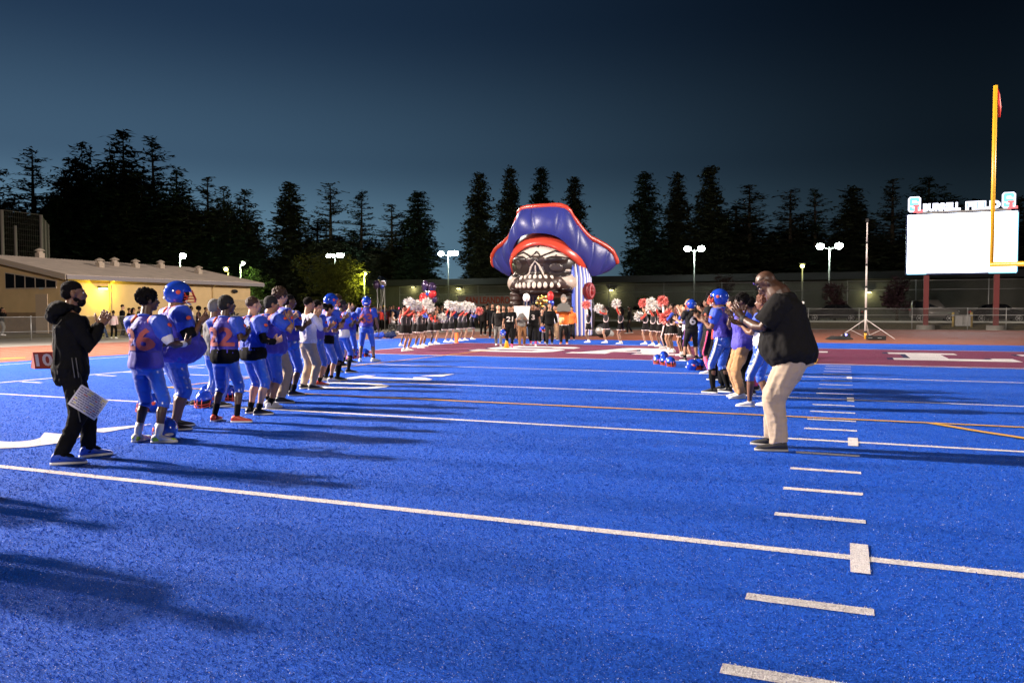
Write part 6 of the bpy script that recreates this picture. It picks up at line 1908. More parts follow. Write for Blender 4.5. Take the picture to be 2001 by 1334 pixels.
# left group
cheer_at(789, 686, 597, 24, ((799, 592, 'white', 'leftmost high white pompom of the left cheer group'), (805, 594, 'white', 'second high white pompom of the left cheer group')), 'nearest cheerleader of the left-hand group, far left', skin='tan', hair='short', hairm='black')
cheer_at(797, 685, 600, 22, ((815, 597, 'white', 'white pompom right of the two leftmost high ones'), (810, 603)), 'second nearest cheerleader of the left-hand group', skin='tan', hair='long', hairm='brown')
cheer_at(811, 679, 600, 20, ((823, 594, 'pink', 'pink pompom raised in the left cheer group'), (816, 621, 'white', 'white pompom held at waist level in the left cheer group')), 'third cheerleader of the left-hand group', skin='brown', hair='long')
cheer_at(820, 680, 600, 18, ((836, 588, 'white', 'largest high white pompom below the dark balloons'), (840, 599, 'white', 'white pompom just under the largest high one')), 'fourth cheerleader of the left-hand group', skin='tan', hair='pony')
cheer_at(827, 677, 600, 20, ((832, 600, 'pink', 'pink pompom half hidden under the large white ones'), (838, 612)), 'fifth cheerleader of the left-hand group with blue sleeves', skin='brown', hair='long', slv=M_JB)
cheer_at(841, 674, 602, 24, ((846, 615), (848, 620)), 'sixth cheerleader of the left-hand group, arms bent low', skin='dark', hair='long')
cheer_at(851, 672, 605, 18, ((863, 620, 'white', 'white pompom held at waist level between the two halves of the left group'), (858, 628)), 'cheerleader with a pink hair bow turned sideways, pompom at her waist', skin='tan', hair='long', hairm='brown', bow=M_PINK)
cheer_at(783, 676, 603, 30, ((776, 640), (785, 640)), 'dark-skinned cheerleader with a pink bow behind the nearest ones', skin='brown', hair='bun', bow=M_PINK)
cheer_at(870, 669, 604, 22, ((877, 589, 'white', 'left one of the pair of high white pompoms left of the banner'), (884, 591, 'white', 'right one of the pair of high white pompoms left of the banner')), 'seventh cheerleader of the left-hand group', skin='tan', hair='long')
cheer_at(882, 668, 604, 20, ((892, 596, 'white', 'white pompom third in the far row left of the inflatable'), (897, 601, 'white', 'white pompom fourth in the far row left of the inflatable')), 'eighth cheerleader of the left-hand group', skin='tan', hair='pony')
cheer_at(899, 666, 604, 20, ((908, 595, 'white', 'white pompom fifth in the far row, in front of the banner'), (911, 602, 'white', 'white pompom sixth in the far row, in front of the banner')), 'ninth cheerleader of the left-hand group', skin='brown', hair='long')
cheer_at(908, 665, 604, 18, ((918, 598, 'white', 'white pompom seventh in the far row'), (925, 600, 'white', 'rightmost white pompom of the far row')), 'tenth cheerleader of the left-hand group', skin='tan', hair='long', hairm='brown')
cheer_at(922, 663, 604, 15, ((936, 607, 'pink', 'single pink pompom at the right end of the left group'), (932, 613)), 'last cheerleader of the left-hand group with blue sleeves', skin='tan', hair='long', slv=M_JB)

# ---- people coming out of the tunnel
WALK = ((-.10, .18, 2), (.10, -.14, -2, .03)); WALK2 = ((-.10, -.15, 2, .03), (.10, .18, -2))
GM = 'people walking out of the inflatable tunnel'
lo, h = A2(951, 654, 593)
casual(lo, 20, 'player in black shorts seen walking right left of the tunnel group', h=1.82, skin='tan', top=M_BK2, bottom=M_BK, shorts=True, sl=.6, num='81', hair='short', group=GM, feet=WALK, arms=clap(1.2))
lo, h = A2(962, 660, 592)
casual(lo, 300, 'man in a dark hooded top with blue shoes left of the tunnel group', h=1.80, skin='tan', top=M_BK, bottom=M_BK, shoe=M_SHBL, hair='short', group=GM, hood=True)
lo, h = A2(974, 676, 595)
casual(lo, 292, 'young man in a charcoal sweater and pale trousers at the left of the walkers', h=1.68, skin='light', top=M_BK2, bottom=M_GR, shoe=M_SHW, hair='short', group=GM, face=True, feet=WALK, arms=hang(.26, .1, .92))
lo, h = A2(996, 680, 597)
r21, p21 = player(lo, 292, 'player with number 21 in a black jersey carrying a helmet', h=1.66, skin='tan', hair='short', head=(0, 25), front='21', jersey=M_BK, slv=M_BK, pants=M_BK, stripe=None, pantend=.9, sock=M_PINK, socktop=.75, shoe=M_PINK, lod=2, group=GM, feet=WALK,
       arms=hang(.30, .05, .88), shoulder_stripe=None, sole=M_WHITE, girth=1.05)
hq = wpos(r21, fist(p21, 1)); 
hm = empty('football_helmet', (hq.x, hq.y, hq.z - .14), math.radians(20), 'blue helmet carried by the face mask by player number 21', 'helmet', 'blue football helmets')
helmet_parts(hm, Matrix.Identity(4), name='shell')
lo, h = A2(996, 668, 602)
casual(lo, 290, 'person in orange trousers just behind player number 21', h=1.62, skin='tan', top=M_BK2, bottom=M_OR, shoe=M_SHB, hair='curly', group=GM)
lo, h = A2(1020, 676, 598)
rp, pp_ = casual(lo, 292, 'walker in brown trousers holding up a large white poster', h=1.66, skin='brown', top=M_GR, bottom=M_BRN, shoe=mat('boot_brown', (.12, .05, .02), .6), hair='short', group=GM, feet=WALK2, arms=[dict(w=(-.16, .30, 1.20), n=(1, 0, 0), t=(0, 0, 1)), dict(w=(.16, .30, 1.20), n=(-1, 0, 0), t=(0, 0, 1))])
ps = empty('poster', wpos(rp, (0, .37, 1.02)), rp.rotation_euler[2], 'large blank white poster with a notched lower edge held by a walker', 'poster')
G().add([(-.34, 0, .62), (.34, 0, .62), (.28, 0, .02), (.10, 0, .30), (-.04, 0, .34), (-.26, 0, .04), (-.34, .008, .62), (.34, .008, .62), (.28, .008, .02), (.10, .008, .30), (-.04, .008, .34), (-.26, .008, .04)],
        [(0, 1, 2, 3), (0, 3, 4, 5), (9, 8, 7, 6), (11, 10, 9, 6), (0, 6, 7, 1), (1, 7, 8, 2), (2, 8, 9, 3), (3, 9, 10, 4), (4, 10, 11, 5), (5, 11, 6, 0)]).build('card', M_WHITE, ps, False)
lo, h = A2(1042, 676, 592)
player(lo, 292, 'player with number 3 in a black jersey and pink socks leading the walkers', h=1.74, skin='brown', hair='short', head=(0, 20), front='3', jersey=M_BK, slv=M_BK, pants=M_BK, stripe=None, pantend=.85, sock=M_PINK, socktop=.62, shoe=M_SHW, lod=2, group=GM, feet=WALK,
       arms=hang(.30, .02, .86), shoulder_stripe=None)
lo, h = A2(1060, 670, 603)
rk, pk = casual(lo, 290, 'short child in dark clothes carrying a blue helmet with both hands', h=1.50, skin='tan', top=M_BK2, bottom=M_BK, shoe=mat('shoe_tan', (.4, .22, .08), .6), hair='short', group=GM, arms=[dict(w=(-.10, .24, .98)), dict(w=(.10, .24, .98))])
hm = empty('football_helmet', wpos(rk, (0, .34, .60)), math.radians(250), 'blue helmet carried in both hands by the short child', 'helmet', 'blue football helmets')
helmet_parts(hm, Matrix.Identity(4), name='shell')
lo, h = A2(1064, 666, 598)
casual(lo, 285, 'man in a dark grey jacket between number 3 and the black-jacketed youth', h=1.70, skin='tan', top=M_GR, bottom=M_GR, shoe=M_SHB, hair='short', group=GM)
lo, h = A2(1074, 673, 592)
casual(lo, 288, 'youth in an open black puffer jacket left of the cut-out carrier', h=1.76, skin='tan', top=M_BK, bottom=M_BK2, shoe=M_SHB, hair='short', group=GM, loose=.06, face=True, feet=WALK2, arms=hang(.32, .08, .90))
lo, h = A2(1102, 672, 596)
ro, po = casual(lo, 286, 'person in an orange, teal and white sweatshirt holding up a cut-out figure', h=1.74, skin='tan', top=M_OR, bottom=M_BK2, shoe=M_OR, hair='short', group=GM, loose=.05, girth=1.1, arms=[dict(w=(-.17, .20, 1.55), d=(0, .2, 1), hint=(-1, .2, -.6)), dict(w=(.17, .20, 1.55), d=(0, .2, 1), hint=(1, .2, -.6))])
G().loft([(po.sp(.30) + V3((.04, .10, 0)), V3((.14, 0, 0)), V3((0, .075, 0))), (po.sp(.42) + V3((.04, .10, 0)), V3((.14, 0, 0)), V3((0, .075, 0)))], 14).build('teal_panel', M_TEAL, ro)
G().loft([(po.sp(.02) + V3((.05, .085, 0)), V3((.13, 0, 0)), V3((0, .085, 0))), (po.sp(.26) + V3((.05, .09, 0)), V3((.13, 0, 0)), V3((0, .082, 0)))], 14).build('pale_panel', cloth('peach_cloth', (.80, .42, .18)), ro)
G().loft([(po.sp(-.10), V3((.20, 0, 0)), V3((0, .16, 0))), (po.sp(-.06), V3((.205, 0, 0)), V3((0, .165, 0)))], 16).build('white_hem', M_WHITE, ro)
# flat printed cut-out of a person, held up
cu = empty('cutout_figure', wpos(ro, (0, .27, 1.40)), ro.rotation_euler[2] + PI, 'grey-toned flat cut-out of a smiling person held above the walkers', 'cut-out')
cu.rotation_euler[2] = ro.rotation_euler[2]; cu.scale = (.74, 1, .86)


def plate(outline, y0, y1):
    n = len(outline)
    return G().add([(x, y0, z) for x, z in outline] + [(x, y1, z) for x, z in outline], [tuple(range(n)), tuple(range(2 * n - 1, n - 1, -1))] + [(i, (i + 1) % n, n + (i + 1) % n, n + i) for i in range(n)])


plate([(-.40, 0), (.40, 0), (.42, .14), (.34, .34), (.16, .42), (.10, .46), (-.10, .46), (-.16, .42), (-.34, .34), (-.42, .14)], 0, .01).build('printed_shirt', mat('print_shirt', (.13, .13, .12), .6), cu, False)
plate([(.17 * math.cos(a), .64 + .21 * math.sin(a)) for a in [2 * PI * q / 20 for q in range(20)]], .004, .016).build('printed_head', mat('print_skin', (.42, .30, .23), .6), cu, False)
plate([(.175 * math.cos(a), .66 + .22 * math.sin(a)) for a in [PI * q / 12 for q in range(13)]] + [(-.13, .70), (0, .76), (.13, .70)], .0165, .020).build('printed_hair', mat('print_hair', (.20, .19, .18), .6), cu, False)
for sx in (-1, 1): plate([(sx * .06 + .028 * math.cos(a), .66 + .012 * math.sin(a)) for a in [2 * PI * q / 8 for q in range(8)]], .0165, .019).build('printed_eye', M_DARK, cu, False)
plate([(.07 * math.cos(a), .55 + .03 * math.sin(a)) for a in [PI + PI * q / 8 for q in range(9)]], .0165, .019).build('printed_smile', M_WHITE, cu, False)
plate([(.03 * math.cos(a), .615 + .02 * math.sin(a)) for a in [2 * PI * q / 8 for q in range(8)]], .0165, .018).build('printed_nose', mat('print_shade', (.28, .17, .12), .6), cu, False)
lo, h = A2(1117, 664, 603)
casual(lo, 280, 'person in an orange hooded top half hidden by the tunnel pillar', h=1.62, skin='tan', top=M_OR, bottom=M_BK2, hair='long', group=GM)
for i, (u, v, t, a, tp, bt, lb) in enumerate((
        (984, 664, 597, 290, M_BK, M_BK, 'person in black glimpsed between the sweater youth and number 21'),
        (1008, 666, 599, 290, M_BK2, M_BK, 'person with a dark beard behind the poster, under a white pompon'),
        (1030, 664, 598, 288, M_WH, M_BK, 'person in a white top behind number 3'),
        (1052, 662, 600, 285, M_RED_C, M_BK, 'person in a red top behind number 3 shoulder'),
        (1084, 664, 600, 285, M_WH, cloth('camel_cloth', (.30, .18, .09)), 'person with white sleeves and camel trousers beside the black jacket'),
        (944, 655, 599, 300, M_BK2, M_BK, 'person in charcoal at the far left of the tunnel group'),
        (1001, 661, 601, 295, M_RED_C, M_BK2, 'person in a red top behind the left edge of the poster'),
        (1037, 659, 600, 280, M_BK, M_JEAN, 'person in jeans deep inside the tunnel behind number 3'),
        (1090, 661, 601, 285, M_BK2, M_KH, 'person in khaki trousers behind the cut-out carrier'),
        (1047, 668, 600, 290, M_BRN, M_BK2, 'person in a brown top right behind number 3'))):
    lo, h = A2(u, v, t); casual(lo, a, lb, h=1.68, skin=('tan', 'brown')[i % 2], top=tp, bottom=bt, hair=('short', 'curly')[i % 2], group=GM)
lo, h = A2(1231, 651, 598)
casual(lo, 200, 'dark silhouetted person walking left in the gap between right cheer groups', h=1.68, skin='dark', top=M_BK, bottom=M_BK, hair='long', feet=WALK)
# ---- people by the left building
for i, (u, v, h, a, tp, bt, sk, hr, lb, ft) in enumerate((
        (4, 655, 1.66, 40, M_BK, M_GR, 'brown', 'long', 'person in a dark jacket with raised hands at the far left edge', None),
        (222, 661, 1.45, 120, cloth('kid_jersey', (.75, .55, .55)), M_BK, 'dark', 'short', 'child in a white and red jersey seen from behind', None),
        (201, 661, 1.40, 50, M_JEAN, M_JEAN, 'brown', 'short', 'child in blue jeans running in front of the fence', ((-.10, .28, 2), (.10, -.26, -2, .10))),
        (239, 657, 1.80, 60, M_BK, M_BK, 'light', 'short', 'broad man in a black coat under the yellow lamp', None),
        (252, 656, 1.60, 60, M_BK2, M_BK, 'tan', 'short', 'person in charcoal right of the broad black coat', None),
        (260, 657, 1.62, 60, M_BRN, M_BK, 'tan', 'long', 'person in brown second right of the broad black coat', None),
        (373, 655, 1.72, 60, M_WH, M_BK, 'dark', 'short', 'person in a white top by the building left of the afro-haired one', None),
        (388, 655, 1.66, 60, M_BK2, M_BK, 'dark', 'afro', 'afro-haired person in dark clothes by the building', None),
        (401, 655, 1.64, 60, M_GR, M_BK, 'brown', 'short', 'person in a grey top right of the afro-haired one', None),
        (108, 653, 1.60, 70, M_BK, M_BK, 'dark', 'short', 'person whose head shows just behind the coach hood', None),
        (365, 655, 1.74, 60, M_BK, M_BK, 'brown', 'fade', 'person in black close behind the big helmet mask', None))):
    lo = at(u, v); hp = dict(arms=[dict(w=(-.18, .20, 1.45)), dict(w=(.22, .24, 1.50))]) if i == 0 else {}
    casual(lo, a, lb, h=h, skin=sk, top=tp, bottom=bt, hair=hr, feet=ft, shoe=M_SHW if i in (0, 1) else M_SHB, group='bystanders near the tan building', num=('14' if i == 1 else None), **hp)

# ---- wheelchair and its user
lo = at(768, 647); az = 20
wc = empty('wheelchair', lo, math.radians(az - 90), 'wheelchair with red back panel at the edge of the track', 'wheelchair')
for sx in (-1, 1):
    g = G().limb([(sx * .30, .30 * math.cos(a), .31 + .30 * math.sin(a)) for a in [2 * PI * q / 22 for q in range(23)]], [.020] * 23, 6, round_ends=False); w = g.build('wheel', M_BLACK, wc)
    G().limb([(sx * .335, .26 * math.cos(a), .31 + .26 * math.sin(a)) for a in [2 * PI * q / 22 for q in range(23)]], [.010] * 23, 6, round_ends=False).build('hand_rim', M_GALV, w)
    g = G()
    for q in range(8): g.cyl((sx * .30, 0, .31), (sx * .30, .29 * math.cos(q * PI / 4), .31 + .29 * math.sin(q * PI / 4)), .005, 4)
    g.build('spokes', M_GALV, w)
    G().limb([(sx * .24, .48 + .09 * math.cos(a), .09 + .08 * math.sin(a)) for a in [2 * PI * q / 12 for q in range(13)]], [.016] * 13, 6, round_ends=False).build('caster', M_BLACK, wc)
    G().limb([(sx * .25, -.20, .95), (sx * .25, -.18, .45), (sx * .25, .40, .45), (sx * .22, .60, .12)], [.014] * 4, 6).build('frame', M_GALV, wc)
    G().box((sx * .22 - .07, .56, .09), (sx * .22 + .07, .74, .115)).build('footrest', M_BLACK, wc, False)
G().box((-.23, -.19, .47), (.23, .25, .51)).build('seat', M_BLACK, wc, False); G().box((-.24, -.24, .50), (.24, -.20, .98)).build('backrest', M_RED_C, wc, False)
root, p = start(lo, az, dict(h=1.66, girth=1.25, hipy=.0, crouch=.36, lean=-4, head=(0, 8), feet=((-.17, .66, 4, .04), (.17, .66, -4, .04)), arms=[dict(w=(-.12, .36, .92)), dict(w=(.12, .36, .92))]), 'pale-haired person in a white sleeveless top seated in the wheelchair')
p.body(root, SKIN['light'], .02)
g = G(); p.torso(g, .03, -.05, .50, 8); soft(g, 'shirt', M_WH, root, .024, 2)
g = G(); p.torso(g, .02, -.12, .08, 6); p.legs(g, .11, .09, .08, .07, .46); soft(g, 'shorts', M_BK, root, .024, 2)
p.shoes(root, M_SHW); p.hair(root, 'short', HAIR['blond'], .02)

# ---- spectators packed behind the far-left bend: simple figures, a few pixels each


def rand_mat(name, a, b, rough=.85):
    m = bpy.data.materials.new(name); m.use_nodes = True; N, L = m.node_tree.nodes, m.node_tree.links
    bb = N['Principled BSDF']; bb.inputs['Roughness'].default_value = rough; bb.inputs['Specular IOR Level'].default_value = .2
    oi = N.new('ShaderNodeObjectInfo'); r = N.new('ShaderNodeValToRGB'); r.color_ramp.interpolation = 'CONSTANT'
    cols = b; r.color_ramp.elements[0].color = (*cols[0], 1); r.color_ramp.elements[0].position = 0
    r.color_ramp.elements[1].color = (*cols[-1], 1); r.color_ramp.elements[1].position = (len(cols) - 1) / len(cols)
    for i, c in enumerate(cols[1:-1]): e_ = r.color_ramp.elements.new((i + 1) / len(cols)); e_.color = (*c, 1)
    if a != 1.0:
        mm = N.new('ShaderNodeMath'); mm.operation = 'MULTIPLY'; mm.inputs[1].default_value = a; L.new(oi.outputs['Random'], mm.inputs[0])
        fr = N.new('ShaderNodeMath'); fr.operation = 'FRACT'; L.new(mm.outputs[0], fr.inputs[0]); L.new(fr.outputs[0], r.inputs[0])
    else: L.new(oi.outputs['Random'], r.inputs[0])
    L.new(r.outputs[0], bb.inputs['Base Color']); return m


M_RTOP = rand_mat('crowd_tops', 7.3, [(.012, .012, .014), (.03, .03, .035), (.015, .02, .05), (.12, .02, .02), (.02, .02, .02), (.10, .09, .10), (.02, .03, .12), (.06, .04, .03)])
M_RSKIN = rand_mat('crowd_skin', 1.0, [(.06, .03, .02), (.16, .08, .05), (.28, .15, .10), (.36, .20, .14)])
M_RHAIR = rand_mat('crowd_hair', 3.7, [(.01, .01, .01), (.02, .012, .01), (.05, .03, .02), (.01, .01, .012)])
CR = []
for vi in range(5):
    rr_ = random.Random(vi + 50)
    P = Person(dict(h=1.8, girth=rr_.uniform(.95, 1.25), arms=(clap(1.25), hang(), clap(1.4, .3), hang(.3, .1, .95), clap(1.1, .3))[vi], feet=((-.12, 0, 5), (.12, 0, -5))))
    parts = []
    g = G(); P.torso(g, .03, -.10, .56, 7, 10)
    for i in (0, 1): g.limb([P.sh[i], P.elb[i], P.wr[i]], [.062, .052, .042], 6)
    parts.append(('torso', g, M_RTOP))
    g = G(); P.legs(g, .10, .08, .07, .06, 1.0, 7)
    for i in (0, 1): g.ell(P.ank[i] + V3((0, .06, -.045)), (.045, .12, .04), None, 7, 4)
    parts.append(('legs', g, M_BK2))
    g = G(); g.ell(P.hc, (.078, .095, .115), None, 9, 6); g.limb([P.neck, P.hc], [.055, .05], 7)
    for i in (0, 1): g.ell(P.wr[i] + P.hdir[i] * .07, (.03, .045, .03), None, 6, 4)
    parts.append(('head', g, M_RSKIN))
    g = G(); g.ell(P.hc + V3((0, -.02, .035)), (.09, .105, .10), None, 9, 6); parts.append(('hair', g, M_RHAIR))
    G0_ = G(); mats_ = []; idx = []
    for nm, gg_, m in parts:
        G0_.add(gg_.v, gg_.f); mats_.append(m); idx += [len(mats_) - 1] * len(gg_.f)
    me = G0_.me('spectator')
    for m in mats_: me.materials.append(m)
    me.polygons.foreach_set('material_index', idx); me.update(); CR.append(me)


def spectator(u, v, h, az, label, i, group, z=0.0):
    q = at(u, v, z); o = bpy.data.objects.new('person', CR[i % 5]); C.objects.link(o)
    o.location = q; o.rotation_euler = (0, 0, math.radians(az - 90)); s_ = h / 1.8; o.scale = (s_, s_, s_)
    return tag(o, label, 'person', group)


r_ = random.Random(21)
n = 0
LBS = ['dim spectator in the %s row of the packed crowd behind the wheelchair' % w for w in ('front', 'second', 'third', 'fourth', 'rearmost')]
for row, (v0, z) in enumerate(((646.5, 0), (643.5, 0), (641.2, 0), (639.6, 0), (638.2, 0))):
    u = 722 + r_.uniform(0, 6)
    while u < 872:
        if not (row == 0 and 742 < u < 802):
            spectator(u, v0 + r_.uniform(-.5, .5), r_.uniform(1.52, 1.86), r_.uniform(260, 350), LBS[row], n, 'spectators crowded beyond the track bend')
            n += 1
        u += r_.uniform(5.5, 9.5)
LB2 = 'one of the dim spectators standing sparsely in front of the banner'
for u in (877, 889, 915, 930, 940, 962, 972):
    spectator(u, 641 + r_.uniform(-2, 2), r_.uniform(1.55, 1.8), r_.uniform(250, 340), LB2, n, 'spectators in front of the banner'); n += 1
LB3 = 'one of the dim spectators seen between the heads of the left line of players'
for u in (272, 279, 286, 432, 446, 455, 520, 600, 608, 628, 690, 697):
    spectator(u, 650 + r_.uniform(-2, 1), r_.uniform(1.6, 1.82), r_.uniform(0, 80), LB3, n, 'spectators behind the left line'); n += 1
o = spectator(751, 640.5, 1.80, 300, 'spectator in a bright yellow cap above the wheelchair', 2, None)
G().ell((0, .0, 1.76), (.11, .13, .09), None, 10, 6).build('cap', mat('cap_yellow', (.75, .45, .03), .7), o)
o = spectator(743, 645.5, 1.62, 290, 'spectator in a bright red top left of the wheelchair', 1, None); o.data = o.data.copy(); o.data.materials[0] = M_RED_C

# ---- helmets, gloves, bags and pylon on the ground
HG = 'blue football helmets'
HL = [(323, 858, 60, 0.0, 'helmet on the turf right behind player number 26'), (293, 803, 150, 0.0, 'helmet on the turf seen between the legs of number 26'),
      (399, 795, 200, 0.0, 'lower of two stacked-looking helmets left of the skull-cap player'), (407, 782, 170, 0.0, 'farther helmet left of the skull-cap player'), (447, 782, 230, 0.0, 'helmet lying on its side between the skull-cap player\'s legs'),
      (675, 700, 330, 0.0, 'helmet by the long black socks, left of the pile by number 63'), (689, 701, 300, 0.0, 'front helmet of the pile left of number 63'), (694, 695, 250, 0.0, 'rear helmet of the pile left of number 63'), (712, 697, 280, 0.0, 'helmet between the feet of number 63'),
      (1285, 711, 200, 0.0, 'leftmost helmet of the four before the right cheer group'), (1298, 713, 205, 0.0, 'middle helmet of the four before the right cheer group'), (1310, 716, 210, 0.0, 'rightmost helmet of the four before the right cheer group'), (1297, 703, 190, 0.0, 'rearmost helmet of the four before the right cheer group'),
      (1354, 723, 300, 0.0, 'left helmet of the pair behind the pink socks'), (1366, 722, 240, 0.0, 'right helmet of the pair behind the pink socks')]
for u, v, a, z, lb in HL:
    q = at(u, v); hm = empty('football_helmet', (q.x, q.y, .088), math.radians(a), lb, 'helmet', HG); hm.rotation_euler[0] = math.radians(-8); helmet_parts(hm, Matrix.Scale(1.12, 4), name='shell')
q = at(362, 790); gl = empty('gloves', q, .4, 'pair of black gloves lying on the turf behind the large helmeted player', 'gloves')
for k in range(2):
    g = G(); g.ell((k * .13, 0, .03), (.055, .08, .028))
    for j in range(4): g.limb([(k * .13 - .04 + j * .026, .06, .03), (k * .13 - .05 + j * .034, .14 + .02 * (j % 2), .05 - .01 * j)], [.013, .010], 6)
    g.limb([(k * .13 + .05, 0, .03), (k * .13 + .10, .05, .06)], [.014, .011], 6); soft(g, 'glove', M_BLACK, gl, .007, 1)
for u, v, s_, m, lb in ((740, 661, .34, M_JB, 'blue duffel bag at the left of the bag pile on the track edge'), (762, 661, .38, mat('bag_navy', (.01, .02, .07), .8), 'navy duffel bag at the right of the bag pile'), (750, 658, .26, M_BRN, 'brown bag on top of the bag pile behind the duffels')):
    q = at(u, v); b = empty('bag', q, rnd.uniform(-.3, .3), lb, 'bag', 'bags piled by the track')
    g = G(); g.ell((0, 0, s_ * .45), (s_ * 1.1, s_ * .55, s_ * .45)); g.ell((s_ * .4, 0, s_ * .55), (s_ * .5, s_ * .5, s_ * .42)); soft(g, 'body', m, b, .03, 1, displace(.05, 5))
    G().limb([(-s_ * .5, 0, s_ * .8), (-s_ * .2, 0, s_ * 1.08), (s_ * .3, 0, s_ * 1.1), (s_ * .6, 0, s_ * .8)], [.02] * 4, 6).build('strap', M_BLACK, b)
q = at(892, 670); py = empty('pylon', q, 0, 'orange pylon standing at the back corner of the end zone', 'pylon')
G().box((-.06, -.06, 0), (.06, .06, .46)).build('body', mat('pylon_orange', (.85, .16, .03), .6), py, False); G().box((-.075, -.075, 0), (.075, .075, .03)).build('base', MATS['pylon_orange'], py, False)
q = at(990, 680); cn = empty('traffic_cone', q, 0, 'yellow-orange cone at the feet of player number 21', 'cone')
G().cyl((0, 0, .03), (0, 0, .42), .10, 14, .02).build('body', mat('cone_yellow', (.80, .42, .03), .5), cn); G().box((-.13, -.13, 0), (.13, .13, .03)).build('base', MATS['cone_yellow'], cn, False)


def yard_marker(u, v, txt, az, s_, label):
    q = at(u, v); root = empty('yard_marker', q, math.radians(az), label, 'yard marker', 'red folding yard markers'); m = mat('marker_red', (.24, .03, .015), .6)
    w, h, d = .56 * s_, .50 * s_, .26 * s_
    for sg in (-1, 1):
        v_ = [(-w / 2, sg * d, 0), (w / 2, sg * d, 0), (w / 2, 0, h), (-w / 2, 0, h)]
        off = V3((0, sg * .012, .006)); G().add([tuple(x) for x in v_] + [tuple(V3(x) + off) for x in v_], [(0, 1, 2, 3), (7, 6, 5, 4), (0, 4, 5, 1), (1, 5, 6, 2), (2, 6, 7, 3), (3, 7, 4, 0)]).build('panel', m, root, False)
    G().add([(-w / 2 + .003, -d, 0), (-w / 2 + .003, d, 0), (-w / 2 + .003, 0, h), (-w / 2 + .02, -d, 0), (-w / 2 + .02, d, 0), (-w / 2 + .02, 0, h)], [(0, 2, 1), (3, 4, 5), (0, 1, 4, 3), (1, 2, 5, 4), (2, 0, 3, 5)]).build('end_panel', mat('marker_dark', (.14, .02, .012), .7), root, False)
    me = text_mesh(txt, 1.0, .03, .004); X = [a.co.x for a in me.vertices]; Y = [a.co.y for a in me.vertices]
    nn = nrm((0, -h, d)); upv = nrm((0, d, h))
    for a in me.vertices:
        x = (a.co.x - min(X)) / (max(X) - min(X)); y = (a.co.y - min(Y)) / (max(Y) - min(Y))
        base = V3((-w * .42 + w * .84 * x, -d, 0)) + upv * (h * .14 + h * .86 * y); a.co = Vector(base + nn * (.016 + abs(a.co.z)))
    me.update(); link_mesh('digits', me, M_NUM, root)


yard_marker(84, 719, '10', 66, .82, 'red folding yard marker with white 10 behind the bearded coach')
yard_marker(383, 679, 'G', 60, .95, 'red folding marker with a white G beside the big helmeted player')

# ---- balloons
M_FOIL = mat('foil_silver', (.75, .75, .78), .12, .8, metal=1.0)
M_FOILD = mat('foil_dark', (.05, .03, .08), .15, .8, metal=.4)
M_GOLD = mat('foil_gold', (.80, .50, .12), .15, .8, metal=1.0)


def balloons(u, v, items, label, basev, name='balloon_cluster', grp=None):
    dpt = (at(u, basev) - CAM).dot(_f); q = CAM + ray(u, v) * dpt; base = at(u, basev)
    root = empty(name, (q.x, q.y, 0), 0, label, 'balloons', grp)
    for dx, dz, r, m, sq in items:
        o = Vector((_r.x * dx, _r.y * dx, q.z + dz)); g = G()
        g.loft([(V3(o) + V3((0, 0, r * math.sin(a) * (1.12 if a < 0 else 1.0) * sq)), V3((r * math.cos(a), 0, 0)), V3((0, r * math.cos(a), 0))) for a in [(-.49 + .98 * k / 9) * PI for k in range(10)]], 12)
        b = g.build('balloon', m, root)
        G().cyl((o.x, o.y, o.z - r * 1.12 * sq), (0, 0, 1.15), .006, 4).build('string', M_WHITE, root)
    return root, q


balloons(744, 553, [(.12, .12, .30, M_FOIL, 1), (.0, .25, .22, M_FOIL, 1.2), (.25, -.05, .20, M_FOIL, 1), (-.32, -.12, .26, M_FOILD, 1.2), (.10, -.22, .20, mat('foil_blue', (.08, .12, .6), .15, .8, metal=.7), 1), (.30, .12, .14, M_FOIL, 1.4)], 'cluster of silver and dark foil balloons above the crowd', 645)
for dx in (-6, 8):
    q = at(744 + dx, 645); G_ = G().cyl((0, 0, 0), (0, 0, height_at(q, 562)), .03, 6).build('tent_pole', M_GALV); G_.location = q; tag(G_, ('left' if dx < 0 else 'right') + ' thin pole directly under the silver balloons', 'pole')
balloons(833, 570, [(-.05, .30, .20, M_FOILD, 1.6), (.30, .25, .24, M_FOILD, 1.1), (.05, -.02, .20, M_FOIL, 1.1), (.32, -.10, .22, mat('balloon_red', (.55, .03, .03), .3), 1.1), (-.15, -.30, .22, MATS['balloon_red'], 1.1), (-.12, -.60, .24, mat('balloon_blue', (.03, .08, .5), .3), 1.1), (.45, -.38, .16, M_FOILD, 1.2)], 'cluster of dark, red and blue balloons above the left cheerleaders', 660)
balloons(1028.7, 581, [(0, 0, .155, mat('balloon_white', (.85, .83, .80), .3), 1.15)], 'single white balloon above the poster', 672, 'balloon')
rg, q = balloons(1058, 590, [(-.05, .15, .16, M_GOLD, 1), (.12, .22, .17, M_GOLD, 1), (.16, .02, .15, M_GOLD, 1.2), (-.12, -.08, .16, M_GOLD, 1), (.0, -.2, .14, M_GOLD, 1)], 'crumpled gold foil balloon beside the blue and red ones', 668, 'foil_balloon')
balloons(1075, 583, [(.02, .12, .16, MATS['balloon_red'], 1.5), (.06, -.22, .15, MATS['foil_blue'], 1.2)], 'red balloon over a blue one inside the tunnel mouth', 664)

